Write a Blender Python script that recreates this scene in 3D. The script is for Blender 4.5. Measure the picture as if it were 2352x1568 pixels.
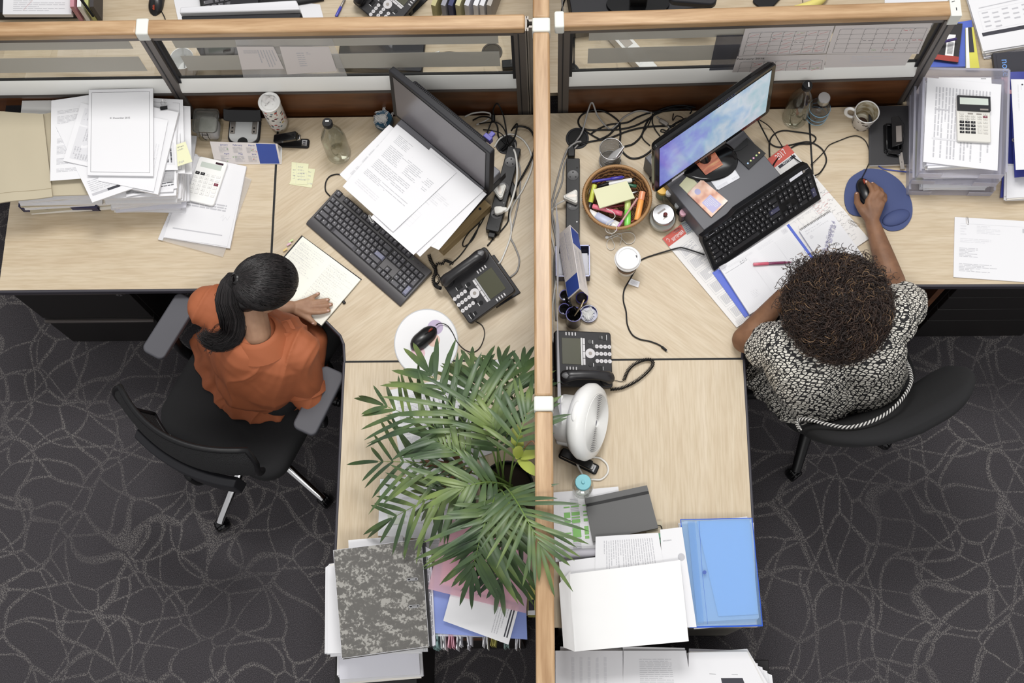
import bpy, math, random
from mathutils import Vector, Matrix, Quaternion
from mathutils import noise as mnoise

for _o in list(bpy.data.objects): bpy.data.objects.remove(_o)
SC = bpy.context.scene
COL = SC.collection
PI = math.pi
def R(d): return math.radians(d)

# ---------------------------------------------------------------- camera
F = 3060.0
NADX, NADY = 1270, 1640          # image point of the plumb line
CAMZ = 5.0
_up = -Vector(((NADX-1176)/F, -(NADY-784)/F, -1.0)).normalized()
_X = Vector((1, 0, 0)); _X = (_X-_up*_X.dot(_up)).normalized()
_Y = _up.cross(_X)
CM = Matrix((_X, _Y, _up))       # camera -> world
CP = Vector((0, 0, CAMZ))
cam_d = bpy.data.cameras.new('camera'); cam = bpy.data.objects.new('camera', cam_d); COL.objects.link(cam)
cam_d.sensor_width = 36; cam_d.lens = F*36/2352; cam_d.clip_end = 60
cam.matrix_world = Matrix.Translation(CP) @ CM.to_4x4()
SC.camera = cam
SC.view_settings.view_transform = 'Standard'
SC.view_settings.look = 'None'
SC.view_settings.exposure = -0.08
SC.view_settings.gamma = 1.0
SC.view_settings.use_curve_mapping = False
# ---------------------------------------------------------------- light
wd = bpy.data.worlds.new('world'); SC.world = wd; wd.use_nodes = True
wd.node_tree.nodes['Background'].inputs[0].default_value = (1.0, 0.99, 0.985, 1)
wd.node_tree.nodes['Background'].inputs[1].default_value = 0.62
def lamp(x, y, z, sx, sy, w, col=(1, 0.985, 0.96), aim=(0, 1.2, 0.7)):
    l = bpy.data.lights.new('ceiling_panel', 'AREA'); l.shape = 'RECTANGLE'; l.size = sx; l.size_y = sy
    l.energy = w; l.color = col
    o = bpy.data.objects.new('ceiling_panel_light', l); COL.objects.link(o)
    o.location = (x, y, z); d = Vector(aim)-o.location
    o.rotation_euler = d.to_track_quat('-Z', 'Y').to_euler()
lamp(0.0, 2.9, 5.6, 1.6, 1.0, 150)
lamp(-2.1, 2.6, 5.9, 0.6, 1.6, 20)
lamp(2.1, 2.6, 5.9, 0.6, 1.6, 20)
lamp(0.0, -1.6, 6.0, 2.4, 0.8, 92)

# ---------------------------------------------------------------- pixel rays onto real heights
def _ray(px, py): return CM @ Vector(((px-1176)/F, -(py-784)/F, -1.0))
def at(px, py, z=0.74):
    r = _ray(px, py); return CP + r*((z-CAMZ)/r.z)
def aty(px, py, y):
    r = _ray(px, py); return CP + r*(y/r.y)

# ---------------------------------------------------------------- materials
def lin(c):
    c = c/255.0
    return c/12.92 if c <= 0.04045 else ((c+0.055)/1.055)**2.4
def rgb(*c): return (lin(c[0]), lin(c[1]), lin(c[2]), 1)
_M = {}
def mat(name, col=(200, 200, 200), rough=0.5, metal=0.0, **k):
    if name in _M: return _M[name]
    m = bpy.data.materials.new(name); m.use_nodes = True; _M[name] = m
    b = m.node_tree.nodes['Principled BSDF']
    b.inputs['Base Color'].default_value = rgb(*col)
    b.inputs['Roughness'].default_value = rough; b.inputs['Metallic'].default_value = metal
    for kk, v in k.items():
        kk = kk.replace('_', ' ')
        if kk in b.inputs: b.inputs[kk].default_value = v
    m.diffuse_color = rgb(*col)
    return m
def nt(m): return m.node_tree.nodes, m.node_tree.links, m.node_tree.nodes['Principled BSDF']
def noise_tex(m, scale=(1, 1, 1), rot=(0, 0, 0), ns=5, det=4, dist=0, coord='Object'):
    n, l, b = nt(m)
    tc = n.new('ShaderNodeTexCoord'); mp = n.new('ShaderNodeMapping'); nz = n.new('ShaderNodeTexNoise')
    mp.inputs['Scale'].default_value = scale
    if any(rot):
        mr_ = n.new('ShaderNodeMapping'); mr_.inputs['Rotation'].default_value = rot
    nz.inputs['Scale'].default_value = ns; nz.inputs['Detail'].default_value = det; nz.inputs['Distortion'].default_value = dist
    if any(rot): l.new(tc.outputs[coord], mr_.inputs[0]); l.new(mr_.outputs[0], mp.inputs[0])
    else: l.new(tc.outputs[coord], mp.inputs[0])
    l.new(mp.outputs[0], nz.inputs[0])
    return nz
def ramp(m, src, stops):
    n, l, b = nt(m); r = n.new('ShaderNodeValToRGB')
    while len(r.color_ramp.elements) < len(stops): r.color_ramp.elements.new(0.5)
    for e, (p, c) in zip(r.color_ramp.elements, stops):
        e.position = p; e.color = rgb(*c)
    l.new(src, r.inputs[0]); return r
def bump(m, src, s=0.2, d=0.01):
    n, l, b = nt(m); bp = n.new('ShaderNodeBump'); bp.inputs['Strength'].default_value = s; bp.inputs['Distance'].default_value = d
    l.new(src, bp.inputs['Height']); l.new(bp.outputs[0], b.inputs['Normal']); return bp
def wood(name, c0, c1, c2, scale, rot=0, rough=0.45, ns=3):
    m = mat(name, c1, rough); n, l, b = nt(m)
    nz = noise_tex(m, scale, (0, 0, R(rot)), ns, 6, 0.6)
    r = ramp(m, nz.outputs[0], [(0.3, c0), (0.52, c1), (0.7, c2)])
    nz2 = noise_tex(m, (scale[0]*6, scale[1]*5, scale[2]*4), (0, 0, R(rot)), ns, 3, 0)
    mx = n.new('ShaderNodeMix'); mx.data_type = 'RGBA'; mx.blend_type = 'MULTIPLY'; mx.inputs[0].default_value = 1
    r2 = ramp(m, nz2.outputs[0], [(0.35, (242, 239, 234)), (0.6, (255, 255, 255))])
    l.new(r.outputs[0], mx.inputs[6]); l.new(r2.outputs[0], mx.inputs[7]); l.new(mx.outputs[2], b.inputs['Base Color'])
    return m
DW = ((193, 175, 148), (199, 183, 157), (204, 189, 165))
m_desk_x = wood('desk_laminate_horizontal', *DW, (0.7, 9, 1))
m_desk_y = wood('desk_laminate_vertical', *DW, (9, 0.7, 1))
m_desk_l = wood('desk_laminate_diagonal_left', *DW, (0.7, 9, 1), rot=-38)
m_desk_r = wood('desk_laminate_diagonal_right', *DW, (0.7, 9, 1), rot=38)
RW = ((150, 116, 80), (174, 142, 106), (190, 160, 125))
m_rail_x = wood('rail_beech_horizontal', *RW, (0.8, 10, 10), rough=0.35)
m_rail_y = wood('rail_beech_vertical', *RW, (10, 0.8, 10), rough=0.35)
m_panel = wood('panel_walnut', (74, 42, 22), (98, 60, 34), (116, 74, 44), (0.9, 6, 6), rough=0.35)
m_riser = wood('riser_oak', (128, 106, 70), (152, 130, 92), (172, 150, 110), (0.8, 12, 12), rough=0.5)
m_black = mat('black_plastic', (20, 20, 22), 0.42, Specular_IOR_Level=.28)
m_black2 = mat('black_gloss', (14, 14, 16), 0.12)
m_dark = mat('charcoal_plastic', (38, 38, 42), 0.5, Specular_IOR_Level=.3)
m_edge = mat('desk_edge_charcoal', (52, 50, 58), 0.45)
m_cab = mat('cabinet_black', (28, 26, 26), 0.5, Specular_IOR_Level=.3)
m_cabh = mat('cabinet_lip', (74, 68, 66), 0.4)
m_alu = mat('anodised_grey', (150, 144, 138), 0.38, 0.55)
m_aludk = mat('grey_profile', (104, 98, 94), 0.45, 0.4)
m_white_al = mat('white_sill', (240, 240, 236), 0.4)
m_cap = mat('grey_white_connector', (214, 216, 210), 0.5)
m_chrome = mat('chrome', (210, 210, 212), 0.12, 1.0)
m_steel = mat('brushed_steel', (178, 178, 178), 0.3, 1.0)
m_paper = mat('paper', (224, 224, 227), 0.75)
m_paper2 = mat('paper_cool', (214, 214, 222), 0.75)
m_paper3 = mat('paper_warm', (234, 230, 222), 0.8)
m_ink = mat('ink_dark', (58, 58, 66), 0.8)
m_ink2 = mat('ink_grey', (186, 186, 191), 0.8)
m_ink3 = mat('ink_pale', (212, 212, 216), 0.8)
m_inkw = mat('ink_white', (235, 235, 235), 0.7)
m_blueink = mat('ink_blue', (62, 78, 160), 0.7)
m_redink = mat('ink_red', (196, 84, 88), 0.7)
m_greenink = mat('ink_green', (128, 182, 104), 0.7)
m_kraft = mat('kraft', (183, 173, 150), 0.8)
_nz = noise_tex(m_kraft, ns=60, det=3); bump(m_kraft, _nz.outputs[0], 0.15, 0.002)
m_navy = mat('navy_plastic', (30, 30, 74), 0.35)
m_blue = mat('calendar_blue', (58, 84, 166), 0.5)
m_yellow = mat('sticky_yellow', (222, 222, 186), 0.8)
m_white = mat('white_plastic', (236, 236, 234), 0.35)
m_rubber = mat('rubber', (18, 18, 18), 0.7)
def thin_glass(name, tint=(1, 1, 1), refl=0.08, rough=0.0, diff=None, dfac=0.0):
    m = bpy.data.materials.new(name); m.use_nodes = True; n, l = m.node_tree.nodes, m.node_tree.links
    n.remove(n['Principled BSDF']); out = n['Material Output']
    t = n.new('ShaderNodeBsdfTransparent'); t.inputs[0].default_value = (*tint, 1)
    g = n.new('ShaderNodeBsdfGlossy'); g.inputs['Roughness'].default_value = rough
    lw = n.new('ShaderNodeLayerWeight'); lw.inputs[0].default_value = 0.5
    pw = n.new('ShaderNodeMath'); pw.operation = 'POWER'; pw.inputs[1].default_value = 4.0; l.new(lw.outputs['Facing'], pw.inputs[0])
    ma = n.new('ShaderNodeMath'); ma.operation = 'MULTIPLY_ADD'; ma.inputs[1].default_value = 0.7; ma.inputs[2].default_value = refl*0.5; l.new(pw.outputs[0], ma.inputs[0])
    mx = n.new('ShaderNodeMixShader'); l.new(ma.outputs[0], mx.inputs[0]); l.new(t.outputs[0], mx.inputs[1]); l.new(g.outputs[0], mx.inputs[2])
    last = mx
    if dfac > 0:
        d = n.new('ShaderNodeBsdfDiffuse'); d.inputs[0].default_value = rgb(*diff)
        tr = n.new('ShaderNodeBsdfTranslucent'); tr.inputs[0].default_value = rgb(*diff)
        ad = n.new('ShaderNodeMixShader'); ad.inputs[0].default_value = 0.4; l.new(d.outputs[0], ad.inputs[1]); l.new(tr.outputs[0], ad.inputs[2])
        m2 = n.new('ShaderNodeMixShader'); m2.inputs[0].default_value = dfac
        l.new(mx.outputs[0], m2.inputs[1]); l.new(ad.outputs[0], m2.inputs[2]); last = m2
    l.new(last.outputs[0], out.inputs[0]); _M[name] = m; return m
m_glass = thin_glass('clear_glass', (0.97, 0.98, 0.975))
m_frost = thin_glass('frosted_film', (0.8, 0.8, 0.8), 0.05, 0.3, (205, 202, 194), 0.78)
m_bottle = thin_glass('bottle_glass', (0.90, 0.91, 0.89), .22, .03)
m_clearpl = thin_glass('clear_plastic', (0.93, 0.93, 0.96), 0.08, 0.15, (225, 225, 235), 0.30)
m_water = thin_glass('water', (0.90, 0.91, 0.88))
m_wallet = thin_glass('plastic_wallet', (0.96, 0.96, 0.97), 0.05, 0.25, (238, 238, 238), 0.22)
_nz = None

# carpet: charcoal pile with pale looping lines made of small flecks
m_carpet = mat('carpet_loops', (62, 60, 63), 0.95); n, l, b = nt(m_carpet)
def carpet_lines(seed, sc, w):
    tc = n.new('ShaderNodeTexCoord'); mp = n.new('ShaderNodeMapping'); mp.inputs['Location'].default_value = (seed, seed*1.7, 0)
    l.new(tc.outputs['Object'], mp.inputs[0])
    nz = n.new('ShaderNodeTexNoise'); nz.inputs['Scale'].default_value = 3.4; nz.inputs['Detail'].default_value = 0.0
    l.new(mp.outputs[0], nz.inputs[0])
    sub = n.new('ShaderNodeVectorMath'); sub.operation = 'SCALE'; sub.inputs['Scale'].default_value = 0.36
    l.new(nz.outputs['Color'], sub.inputs[0])
    add = n.new('ShaderNodeVectorMath'); add.operation = 'ADD'; l.new(mp.outputs[0], add.inputs[0]); l.new(sub.outputs[0], add.inputs[1])
    vo = n.new('ShaderNodeTexVoronoi'); vo.feature = 'DISTANCE_TO_EDGE'; vo.voronoi_dimensions = '2D'; vo.inputs['Scale'].default_value = sc
    l.new(add.outputs[0], vo.inputs['Vector'])
    mr = n.new('ShaderNodeMapRange'); mr.inputs['From Min'].default_value = w; mr.inputs['From Max'].default_value = w*1.9
    mr.inputs['To Min'].default_value = 1; mr.inputs['To Max'].default_value = 0
    l.new(vo.outputs['Distance'], mr.inputs[0]); return mr
L1 = carpet_lines(3.1, 5.4, 0.021); L2a = carpet_lines(7.7, 4.3, 0.017); L3 = carpet_lines(12.3, 3.8, 0.014)
L2 = n.new('ShaderNodeMath'); L2.operation = 'MAXIMUM'; l.new(L2a.outputs[0], L2.inputs[0]); l.new(L3.outputs[0], L2.inputs[1])
mxl = n.new('ShaderNodeMath'); mxl.operation = 'MAXIMUM'; l.new(L1.outputs[0], mxl.inputs[0]); l.new(L2.outputs[0], mxl.inputs[1])
fl = noise_tex(m_carpet, (1.6, 0.8, 1), (0, 0, R(40)), 190, 1)
flr = n.new('ShaderNodeMapRange'); flr.inputs['From Min'].default_value = 0.46; flr.inputs['From Max'].default_value = 0.58; l.new(fl.outputs[0], flr.inputs[0])
mul = n.new('ShaderNodeMath'); mul.operation = 'MULTIPLY'; brk = noise_tex(m_carpet, (1, 1, 1), (0, 0, 0), 2.2, 1); brr = n.new('ShaderNodeMapRange'); brr.inputs['From Min'].default_value = 0.3; brr.inputs['From Max'].default_value = 0.6; brr.inputs['To Min'].default_value = 0.35
l.new(brk.outputs[0], brr.inputs[0]); mu0 = n.new('ShaderNodeMath'); mu0.operation = 'MULTIPLY'; l.new(mxl.outputs[0], mu0.inputs[0]); l.new(brr.outputs[0], mu0.inputs[1])
l.new(mu0.outputs[0], mul.inputs[0]); l.new(flr.outputs[0], mul.inputs[1])
fl2 = noise_tex(m_carpet, (1, 1, 1), (0, 0, 0), 420, 2)
base = ramp(m_carpet, fl2.outputs[0], [(0.3, (36, 34, 37)), (0.5, (58, 55, 59)), (0.72, (96, 92, 95))])
mxc = n.new('ShaderNodeMix'); mxc.data_type = 'RGBA'; l.new(mul.outputs[0], mxc.inputs[0]); l.new(base.outputs[0], mxc.inputs[6]); mxc.inputs[7].default_value = rgb(118, 114, 112)
l.new(mxc.outputs[2], b.inputs['Base Color']); bump(m_carpet, fl2.outputs[0], 0.6, 0.004)

# ---------------------------------------------------------------- mesh builder
class MB:
    def __init__(s, M=None): s.v = []; s.f = []; s.mi = []; s.M = M or Matrix()
    def add(s, vs, fs, mi=0):
        k = len(s.v); s.v += [s.M @ Vector(p) for p in vs]
        s.f += [tuple(i+k for i in f) for f in fs]
        s.mi += (mi if isinstance(mi, list) else [mi]*len(fs)); return s
    def box(s, c, d, rz=0, mi=0, rx=0, ry=0):
        x, y, z = d[0]/2, d[1]/2, d[2]/2
        m = Matrix.Translation(c) @ Matrix.Rotation(rz, 4, 'Z') @ Matrix.Rotation(ry, 4, 'Y') @ Matrix.Rotation(rx, 4, 'X')
        vs = [m @ Vector(p) for p in ((-x,-y,-z),(x,-y,-z),(x,y,-z),(-x,y,-z),(-x,-y,z),(x,-y,z),(x,y,z),(-x,y,z))]
        return s.add(vs, [(3,2,1,0),(4,5,6,7),(0,1,5,4),(1,2,6,5),(2,3,7,6),(3,0,4,7)], mi)
    def bx(s, x0, x1, y0, y1, z0, z1, mi=0): return s.box(((x0+x1)/2, (y0+y1)/2, (z0+z1)/2), (x1-x0, y1-y0, z1-z0), mi=mi)
    def prism(s, o, z0, z1, mi=0, smi=None):
        n = len(o); a = sum(o[i][0]*o[(i+1) % n][1]-o[(i+1) % n][0]*o[i][1] for i in range(n))
        if a < 0: o = o[::-1]
        vs = [(p[0], p[1], z0) for p in o]+[(p[0], p[1], z1) for p in o]
        fs = [tuple(range(n-1, -1, -1)), tuple(range(n, 2*n))]+[(i, (i+1) % n, n+(i+1) % n, n+i) for i in range(n)]
        return s.add(vs, fs, [mi, mi]+[mi if smi is None else smi]*n)
    def hull4(s, q, t=0.0004, mi=0, smi=None):       # quad slab from 4 top points (any winding), thickness t downward
        q = [Vector(p) for p in q]
        nn = (q[1]-q[0]).cross(q[2]-q[1])
        if nn.z < 0: q = q[::-1]
        d = Vector((0, 0, -t)); vs = q+[p+d for p in q]
        return s.add(vs, [(0,1,2,3),(7,6,5,4)]+[(i, i+4, (i+1) % 4+4, (i+1) % 4) for i in range(4)], [mi]*2+[mi if smi is None else smi]*4)
    def poly(s, q, mi=0): return s.add(q, [tuple(range(len(q)))], mi)
    def tube(s, path, r, n=8, mi=0, cap=True, sq=1.0):
        P = [Vector(p) for p in path]; k = len(P)
        rr = r if isinstance(r, (list, tuple)) else [r]*k
        T = [(P[min(i+1, k-1)]-P[max(i-1, 0)]).normalized() for i in range(k)]
        u = T[0].orthogonal().normalized()
        if abs(T[0].z) < 0.9: u = Vector((0, 0, 1)); u = (u-T[0]*u.dot(T[0])).normalized()
        vs = []
        for i in range(k):
            u = u-T[i]*u.dot(T[i])
            u = u.normalized() if u.length > 1e-6 else T[i].orthogonal().normalized()
            w = T[i].cross(u)
            for j in range(n):
                a = 2*PI*j/n; vs.append(P[i]+(u*math.sin(a)*sq+w*math.cos(a))*rr[i])
        fs = [(i*n+j, i*n+(j+1) % n, (i+1)*n+(j+1) % n, (i+1)*n+j) for i in range(k-1) for j in range(n)]
        if cap: fs += [tuple(range(n-1, -1, -1)), tuple((k-1)*n+j for j in range(n))]
        return s.add(vs, fs, mi)
    def lathe(s, prof, c=(0, 0, 0), n=32, mi=0, axis=None, sx=1, sy=1):
        # prof: (r,z) or (r,z,mi)
        q = Matrix.Translation(c)
        if axis is not None: q = q @ Vector(axis).to_track_quat('Z', 'Y').to_matrix().to_4x4()
        vs = []; fs = []; ms = []
        for p in prof:
            for j in range(n):
                a = 2*PI*j/n; vs.append(q @ Vector((p[0]*math.cos(a)*sx, p[0]*math.sin(a)*sy, p[1])))
        for i in range(len(prof)-1):
            for j in range(n):
                fs.append((i*n+j, i*n+(j+1) % n, (i+1)*n+(j+1) % n, (i+1)*n+j)); ms.append(prof[i][2] if len(prof[i]) > 2 else mi)
        return s.add(vs, fs, ms)
    def cyl(s, c, r, h, n=24, mi=0, axis=None):
        return s.lathe([(0.0001, 0), (r, 0), (r, h), (0.0001, h)], c, n, mi, axis)
    def ell(s, c, d, n=16, mi=0, rot=None):
        m = Matrix.Translation(c)
        if rot is not None: m = m @ rot.to_4x4()
        k = n//2; vs = []
        for i in range(k+1):
            t = PI*i/k
            for j in range(n):
                a = 2*PI*j/n; vs.append(m @ Vector((d[0]*math.sin(t)*math.cos(a), d[1]*math.sin(t)*math.sin(a), -d[2]*math.cos(t))))
        fs = [(i*n+j, i*n+(j+1) % n, (i+1)*n+(j+1) % n, (i+1)*n+j) for i in range(k) for j in range(n)]
        return s.add(vs, fs, mi)
    def text(s, txt, size, loc, rz=0, mi=0, align='CENTER', sx=1.0, M=None, rx=0):
        vs, fs = text_geo(txt, align)
        m = M or (Matrix.Translation(loc) @ Matrix.Rotation(rz, 4, 'Z') @ Matrix.Rotation(rx, 4, 'X'))
        return s.add([m @ Vector((p[0]*size*sx, p[1]*size, 0)) for p in vs], fs, mi)
    def obj(s, name, mats, parent=None, smooth=35, bev=0, seg=2, sub=0, loc=None):
        me = bpy.data.meshes.new(name); me.from_pydata([tuple(p) for p in s.v], [], s.f)
        if not isinstance(mats, (list, tuple)): mats = [mats]
        for m in mats: me.materials.append(m)
        me.polygons.foreach_set('material_index', s.mi)
        me.update(); me.validate()
        if smooth:
            me.polygons.foreach_set('use_smooth', [True]*len(me.polygons))
            if smooth < 180: me.set_sharp_from_angle(angle=R(smooth))
        o = bpy.data.objects.new(name, me); COL.objects.link(o)
        if parent: o.parent = parent
        if loc is not None: o.location = loc
        if bev:
            w = o.modifiers.new('edge', 'BEVEL'); w.width = bev; w.segments = seg; w.limit_method = 'ANGLE'; w.angle_limit = R(40)
            w.harden_normals = False
        if sub: w = o.modifiers.new('sub', 'SUBSURF'); w.levels = w.render_levels = sub
        return o
_TG = {}
def text_geo(txt, align='CENTER'):
    k = (txt, align)
    if k not in _TG:
        c = bpy.data.curves.new('t', 'FONT'); c.body = txt; c.size = 1; c.align_x = align; c.align_y = 'CENTER'; c.resolution_u = 2
        o = bpy.data.objects.new('t', c); COL.objects.link(o)
        dg = bpy.context.evaluated_depsgraph_get(); dg.update()
        me = o.evaluated_get(dg).to_mesh()
        _TG[k] = ([tuple(v.co) for v in me.vertices], [tuple(p.vertices) for p in me.polygons])
        bpy.data.objects.remove(o); bpy.data.curves.remove(c)
    return _TG[k]

def tag(o, label, cat, group=None, kind=None):
    if label: o['label'] = label
    if cat: o['category'] = cat
    if group: o['group'] = group
    if kind: o['kind'] = kind
    return o
def thing(name, label, cat, loc=(0, 0, 0), rz=0, group=None):
    o = bpy.data.objects.new(name, None); COL.objects.link(o); o.empty_display_size = 0.05
    o.location = loc; o.rotation_euler = (0, 0, rz)
    return tag(o, label, cat, group)
def solo(mb, name, label, cat, mats, loc=(0, 0, 0), rz=0, group=None, **k):
    o = mb.obj(name, mats, **k); o.location = loc; o.rotation_euler = (0, 0, rz)
    return tag(o, label, cat, group)
def dup(o, loc=None, rz=None, label=None, parent=None):
    c = o.copy(); COL.objects.link(c)
    if parent: c.parent = parent
    if loc is not None: c.location = loc
    if rz is not None: c.rotation_euler = (0, 0, rz)
    if label: c['label'] = label
    for ch in list(o.children): dup(ch, parent=c)
    return c
def fr(a, b, z=0.74):            # frame from two ground points: origin, heading, length
    A, B = at(*a, z), at(*b, z); d = B-A
    return A, math.atan2(d.y, d.x), Vector((d.x, d.y)).length
def smooth_path(P, n=6):         # catmull-rom
    P = [Vector(p) for p in P]; out = []
    if len(P) < 3: return P
    for i in range(len(P)-1):
        a, b, c, d = P[max(i-1, 0)], P[i], P[i+1], P[min(i+2, len(P)-1)]
        for k in range(n):
            t = k/n
            out.append(0.5*((2*b)+(c-a)*t+(2*a-5*b+4*c-d)*t*t+(3*b-a-3*c+d)*t**3))
    out.append(P[-1]); return out
def pxpath(pts, z=0.745):        # (px,py[,z]) list
    return [at(p[0], p[1], p[2] if len(p) > 2 else z) for p in pts]
def rrect(w, h, r, n=5, cx=0, cy=0):
    o = []
    for (sx, sy, a0) in ((1, 1, 0), (-1, 1, 90), (-1, -1, 180), (1, -1, 270)):
        for k in range(n+1):
            a = R(a0+90*k/n); o.append((cx+sx*(w/2-r)+r*math.cos(a), cy+sy*(h/2-r)+r*math.sin(a)))
    return o
def centre(pts):
    c = Vector((0, 0, 0))
    for p in pts: c += p
    return c/len(pts)

# ================================================================ SETTING
fl_ = MB().bx(-6, 6, -4, 8, -0.05, 0)
f_ = fl_.obj('floor', m_carpet, smooth=0); f_['kind'] = 'structure'

# ---------------------------------------------------------------- partition screens
def screen(label, A, B, posts=(1, 1), z_top=1.335, glass=True, strips=(), caps=(), mat_rail=None, group='glazed desk screens', film_in=0.05):
    """A,B: ends of the front foot line"""
    A = Vector((A[0], A[1], 0)); B = Vector((B[0], B[1], 0)); d = B-A; L = d.length
    t = thing('desk_screen', label, 'desk screen', A, math.atan2(d.y, d.x), group)
    T = 0.05
    r = MB().bx(0, L, 0, T, 1.300, z_top); r.obj('top_rail', mat_rail or m_rail_x, t, bev=0.007, seg=3)
    w = 0.036
    fm = MB().bx(0, L, 0.006, T-0.006, 1.278, 1.300); fm.obj('upper_bar', m_aludk, t)
    for i, on in enumerate(posts):
        if on:
            x0 = 0 if i == 0 else L-w
            p = MB().bx(x0, x0+w, 0.0, T, 0.02, 1.298).bx(x0+w*0.35, x0+w*0.45, -0.0015, 0, 0.02, 1.298, 1)
            p.obj('post', [m_aludk, m_dark], t)
            q = MB().bx(x0+(w if i == 0 else -0.010), x0+(w+0.010 if i == 0 else 0), 0.012, T-0.012, 0.93, 1.28); q.obj('pane_bead', m_dark, t)
    x0, x1 = (w if posts[0] else 0), (L-w if posts[1] else L)
    s_ = MB()
    for sg in (1, -1):
        yy = lambda v: (T/2-sg*(T/2-v))
        o = [(yy(0.0), 0.928), (yy(0.0), 0.945), (yy(0.019), 0.992), (yy(0.023), 0.992), (yy(0.023), 0.928)]
        vs = [(x0, p[0], p[1]) for p in o]+[(x1, p[0], p[1]) for p in o]
        s_.add(vs, [(i, (i+1) % 5, (i+1) % 5+5, i+5) for i in range(5)]+[(4, 3, 2, 1, 0), (5, 6, 7, 8, 9)])
    s_.obj('sill', m_white_al, t)
    MB().bx(x0, x1, 0.003, T-0.003, 0.900, 0.928).bx(x0, x1, -0.001, 0.003, 0.912, 0.916).obj('lower_bar', m_aludk, t)
    MB().bx(x0, x1, 0.021, 0.029, 0.985, 0.998).obj('gasket', m_rubber, t)
    g = MB().bx(x0, x1, 0.0235, 0.0265, 0.99, 1.28)
    for (za, zb) in strips: g.bx(x0+film_in, x1-film_in, 0.0228, 0.0234, za, zb, 1)
    g.obj('glass_pane', [m_glass, m_frost], t)
    MB().bx(x0, x1, 0.010, T-0.010, 0.03, 0.902).obj('lower_panel', m_panel, t)
    MB().bx(x0, x1, 0.012, T-0.012, 0.0, 0.03).obj('plinth', m_dark, t)
    for (xa, xb) in caps:
        c = MB().bx(xa, xb, -0.003, T+0.003, 1.292, z_top+0.003); c.obj('connector_cap', m_cap, t, bev=0.006, seg=3)
    return t
YB = 2.02
ST = ((1.198, 1.278), (1.045, 1.145))
xa = aty(309, 74, YB).x
screen('desk screen with clear glass and beech rail behind the paper stack and kraft envelope', (-2.55, YB), (xa, YB), (1, 0), strips=ST, caps=())
xb = aty(1206, 74, YB).x
screen('desk screen with clear glass behind the orange blouse woman\'s desk, two papers taped on it', (xa, YB), (xb, YB), (1, 1), strips=ST, caps=[(-0.002, 0.038)])
A2 = at(1283, 74, 1.30); B2 = at(2199, 47, 1.30)
scr = screen('desk screen behind the curly-haired woman, wall calendars hung on its glass', A2, B2, (1, 1), strips=ST, caps=[(-0.012, 0.018)], film_in=0.06)
E = MB().bx(-0.0, 0.032, -0.006, 0.056, 1.286, 1.340).prism([(0.006, 0.04), (0.016, 0.043), (0.015, 0.045), (0.005, 0.042)], 1.340, 1.3405, 1).prism([(0.016, 0.012), (0.019, 0.012), (0.019, 0.022), (0.016, 0.022)], 1.340, 1.3405, 1)
e_ = E.obj('end_cap', [m_cap, m_ink], scr, bev=0.010, seg=4); e_.location = ((B2-A2).length-0.03, 0, 0)

# the spine screen seen edge-on
sp = thing('spine_screen', 'long spine screen with beech rail running between the two women', 'desk screen', (-0.02, 0, 0), 0, None)
def vrail(y0, y1):
    return MB().bx(-0.025, 0.0265, y0, y1, 1.275, 1.325).obj('top_rail', m_rail_y, sp, bev=0.007, seg=3)
yj = at(1243, 58, 1.32).y; ym = at(1243, 927, 1.32).y
vrail(-0.6, ym-0.022); vrail(ym+0.022, yj-0.024); vrail(yj+0.024, 4.2)
for y, h in ((ym, 0.022), (yj, 0.024)):
    MB().bx(-0.027, 0.0285, y-h, y+h, 1.27, 1.328).obj('connector_cap', m_cap, sp, bev=0.006, seg=3)
MB().bx(-0.018, 0.019, -0.6, 4.2, 0.0, 0.9).obj('lower_panel', m_panel, sp)
MB().bx(-0.018, 0.019, -0.6, 4.2, 0.9, 0.95).bx(-0.018, 0.019, -0.6, 4.2, 1.25, 1.276).obj('frame_bar', m_aludk, sp)
MB().bx(-0.002, 0.002, -0.6, 4.2, 0.95, 1.25).obj('glass_pane', m_glass, sp)
for y in (0.30, 1.06, YB+0.02):
    MB().bx(-0.022, 0.023, y, y+0.04, 0, 1.276).obj('post', m_aludk, sp)
# open aluminium extrusion end between the left rail and the spine
ex = MB()
X0, X1 = xb, -0.045
for (a, b_, c, d) in ((0, .25, 0, 1), (.25, .45, 0, .12), (.25, .45, .88, 1), (.35, .45, .12, .3), (.35, .45, .7, .88), (.45, 1, .22, .3), (.45, 1, .7, .78), (.85, 1, .3, .36), (.85, 1, .64, .7)):
    ex.bx(X0+a*(X1-X0)*0.6, X0+b_*(X1-X0), 2.02+c*0.05, 2.02+d*0.05, 0.05, 1.318)
solo(ex, 'aluminium_post', 'open-ended aluminium extrusion post joining left rail to the spine screen', 'post', m_alu)

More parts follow.
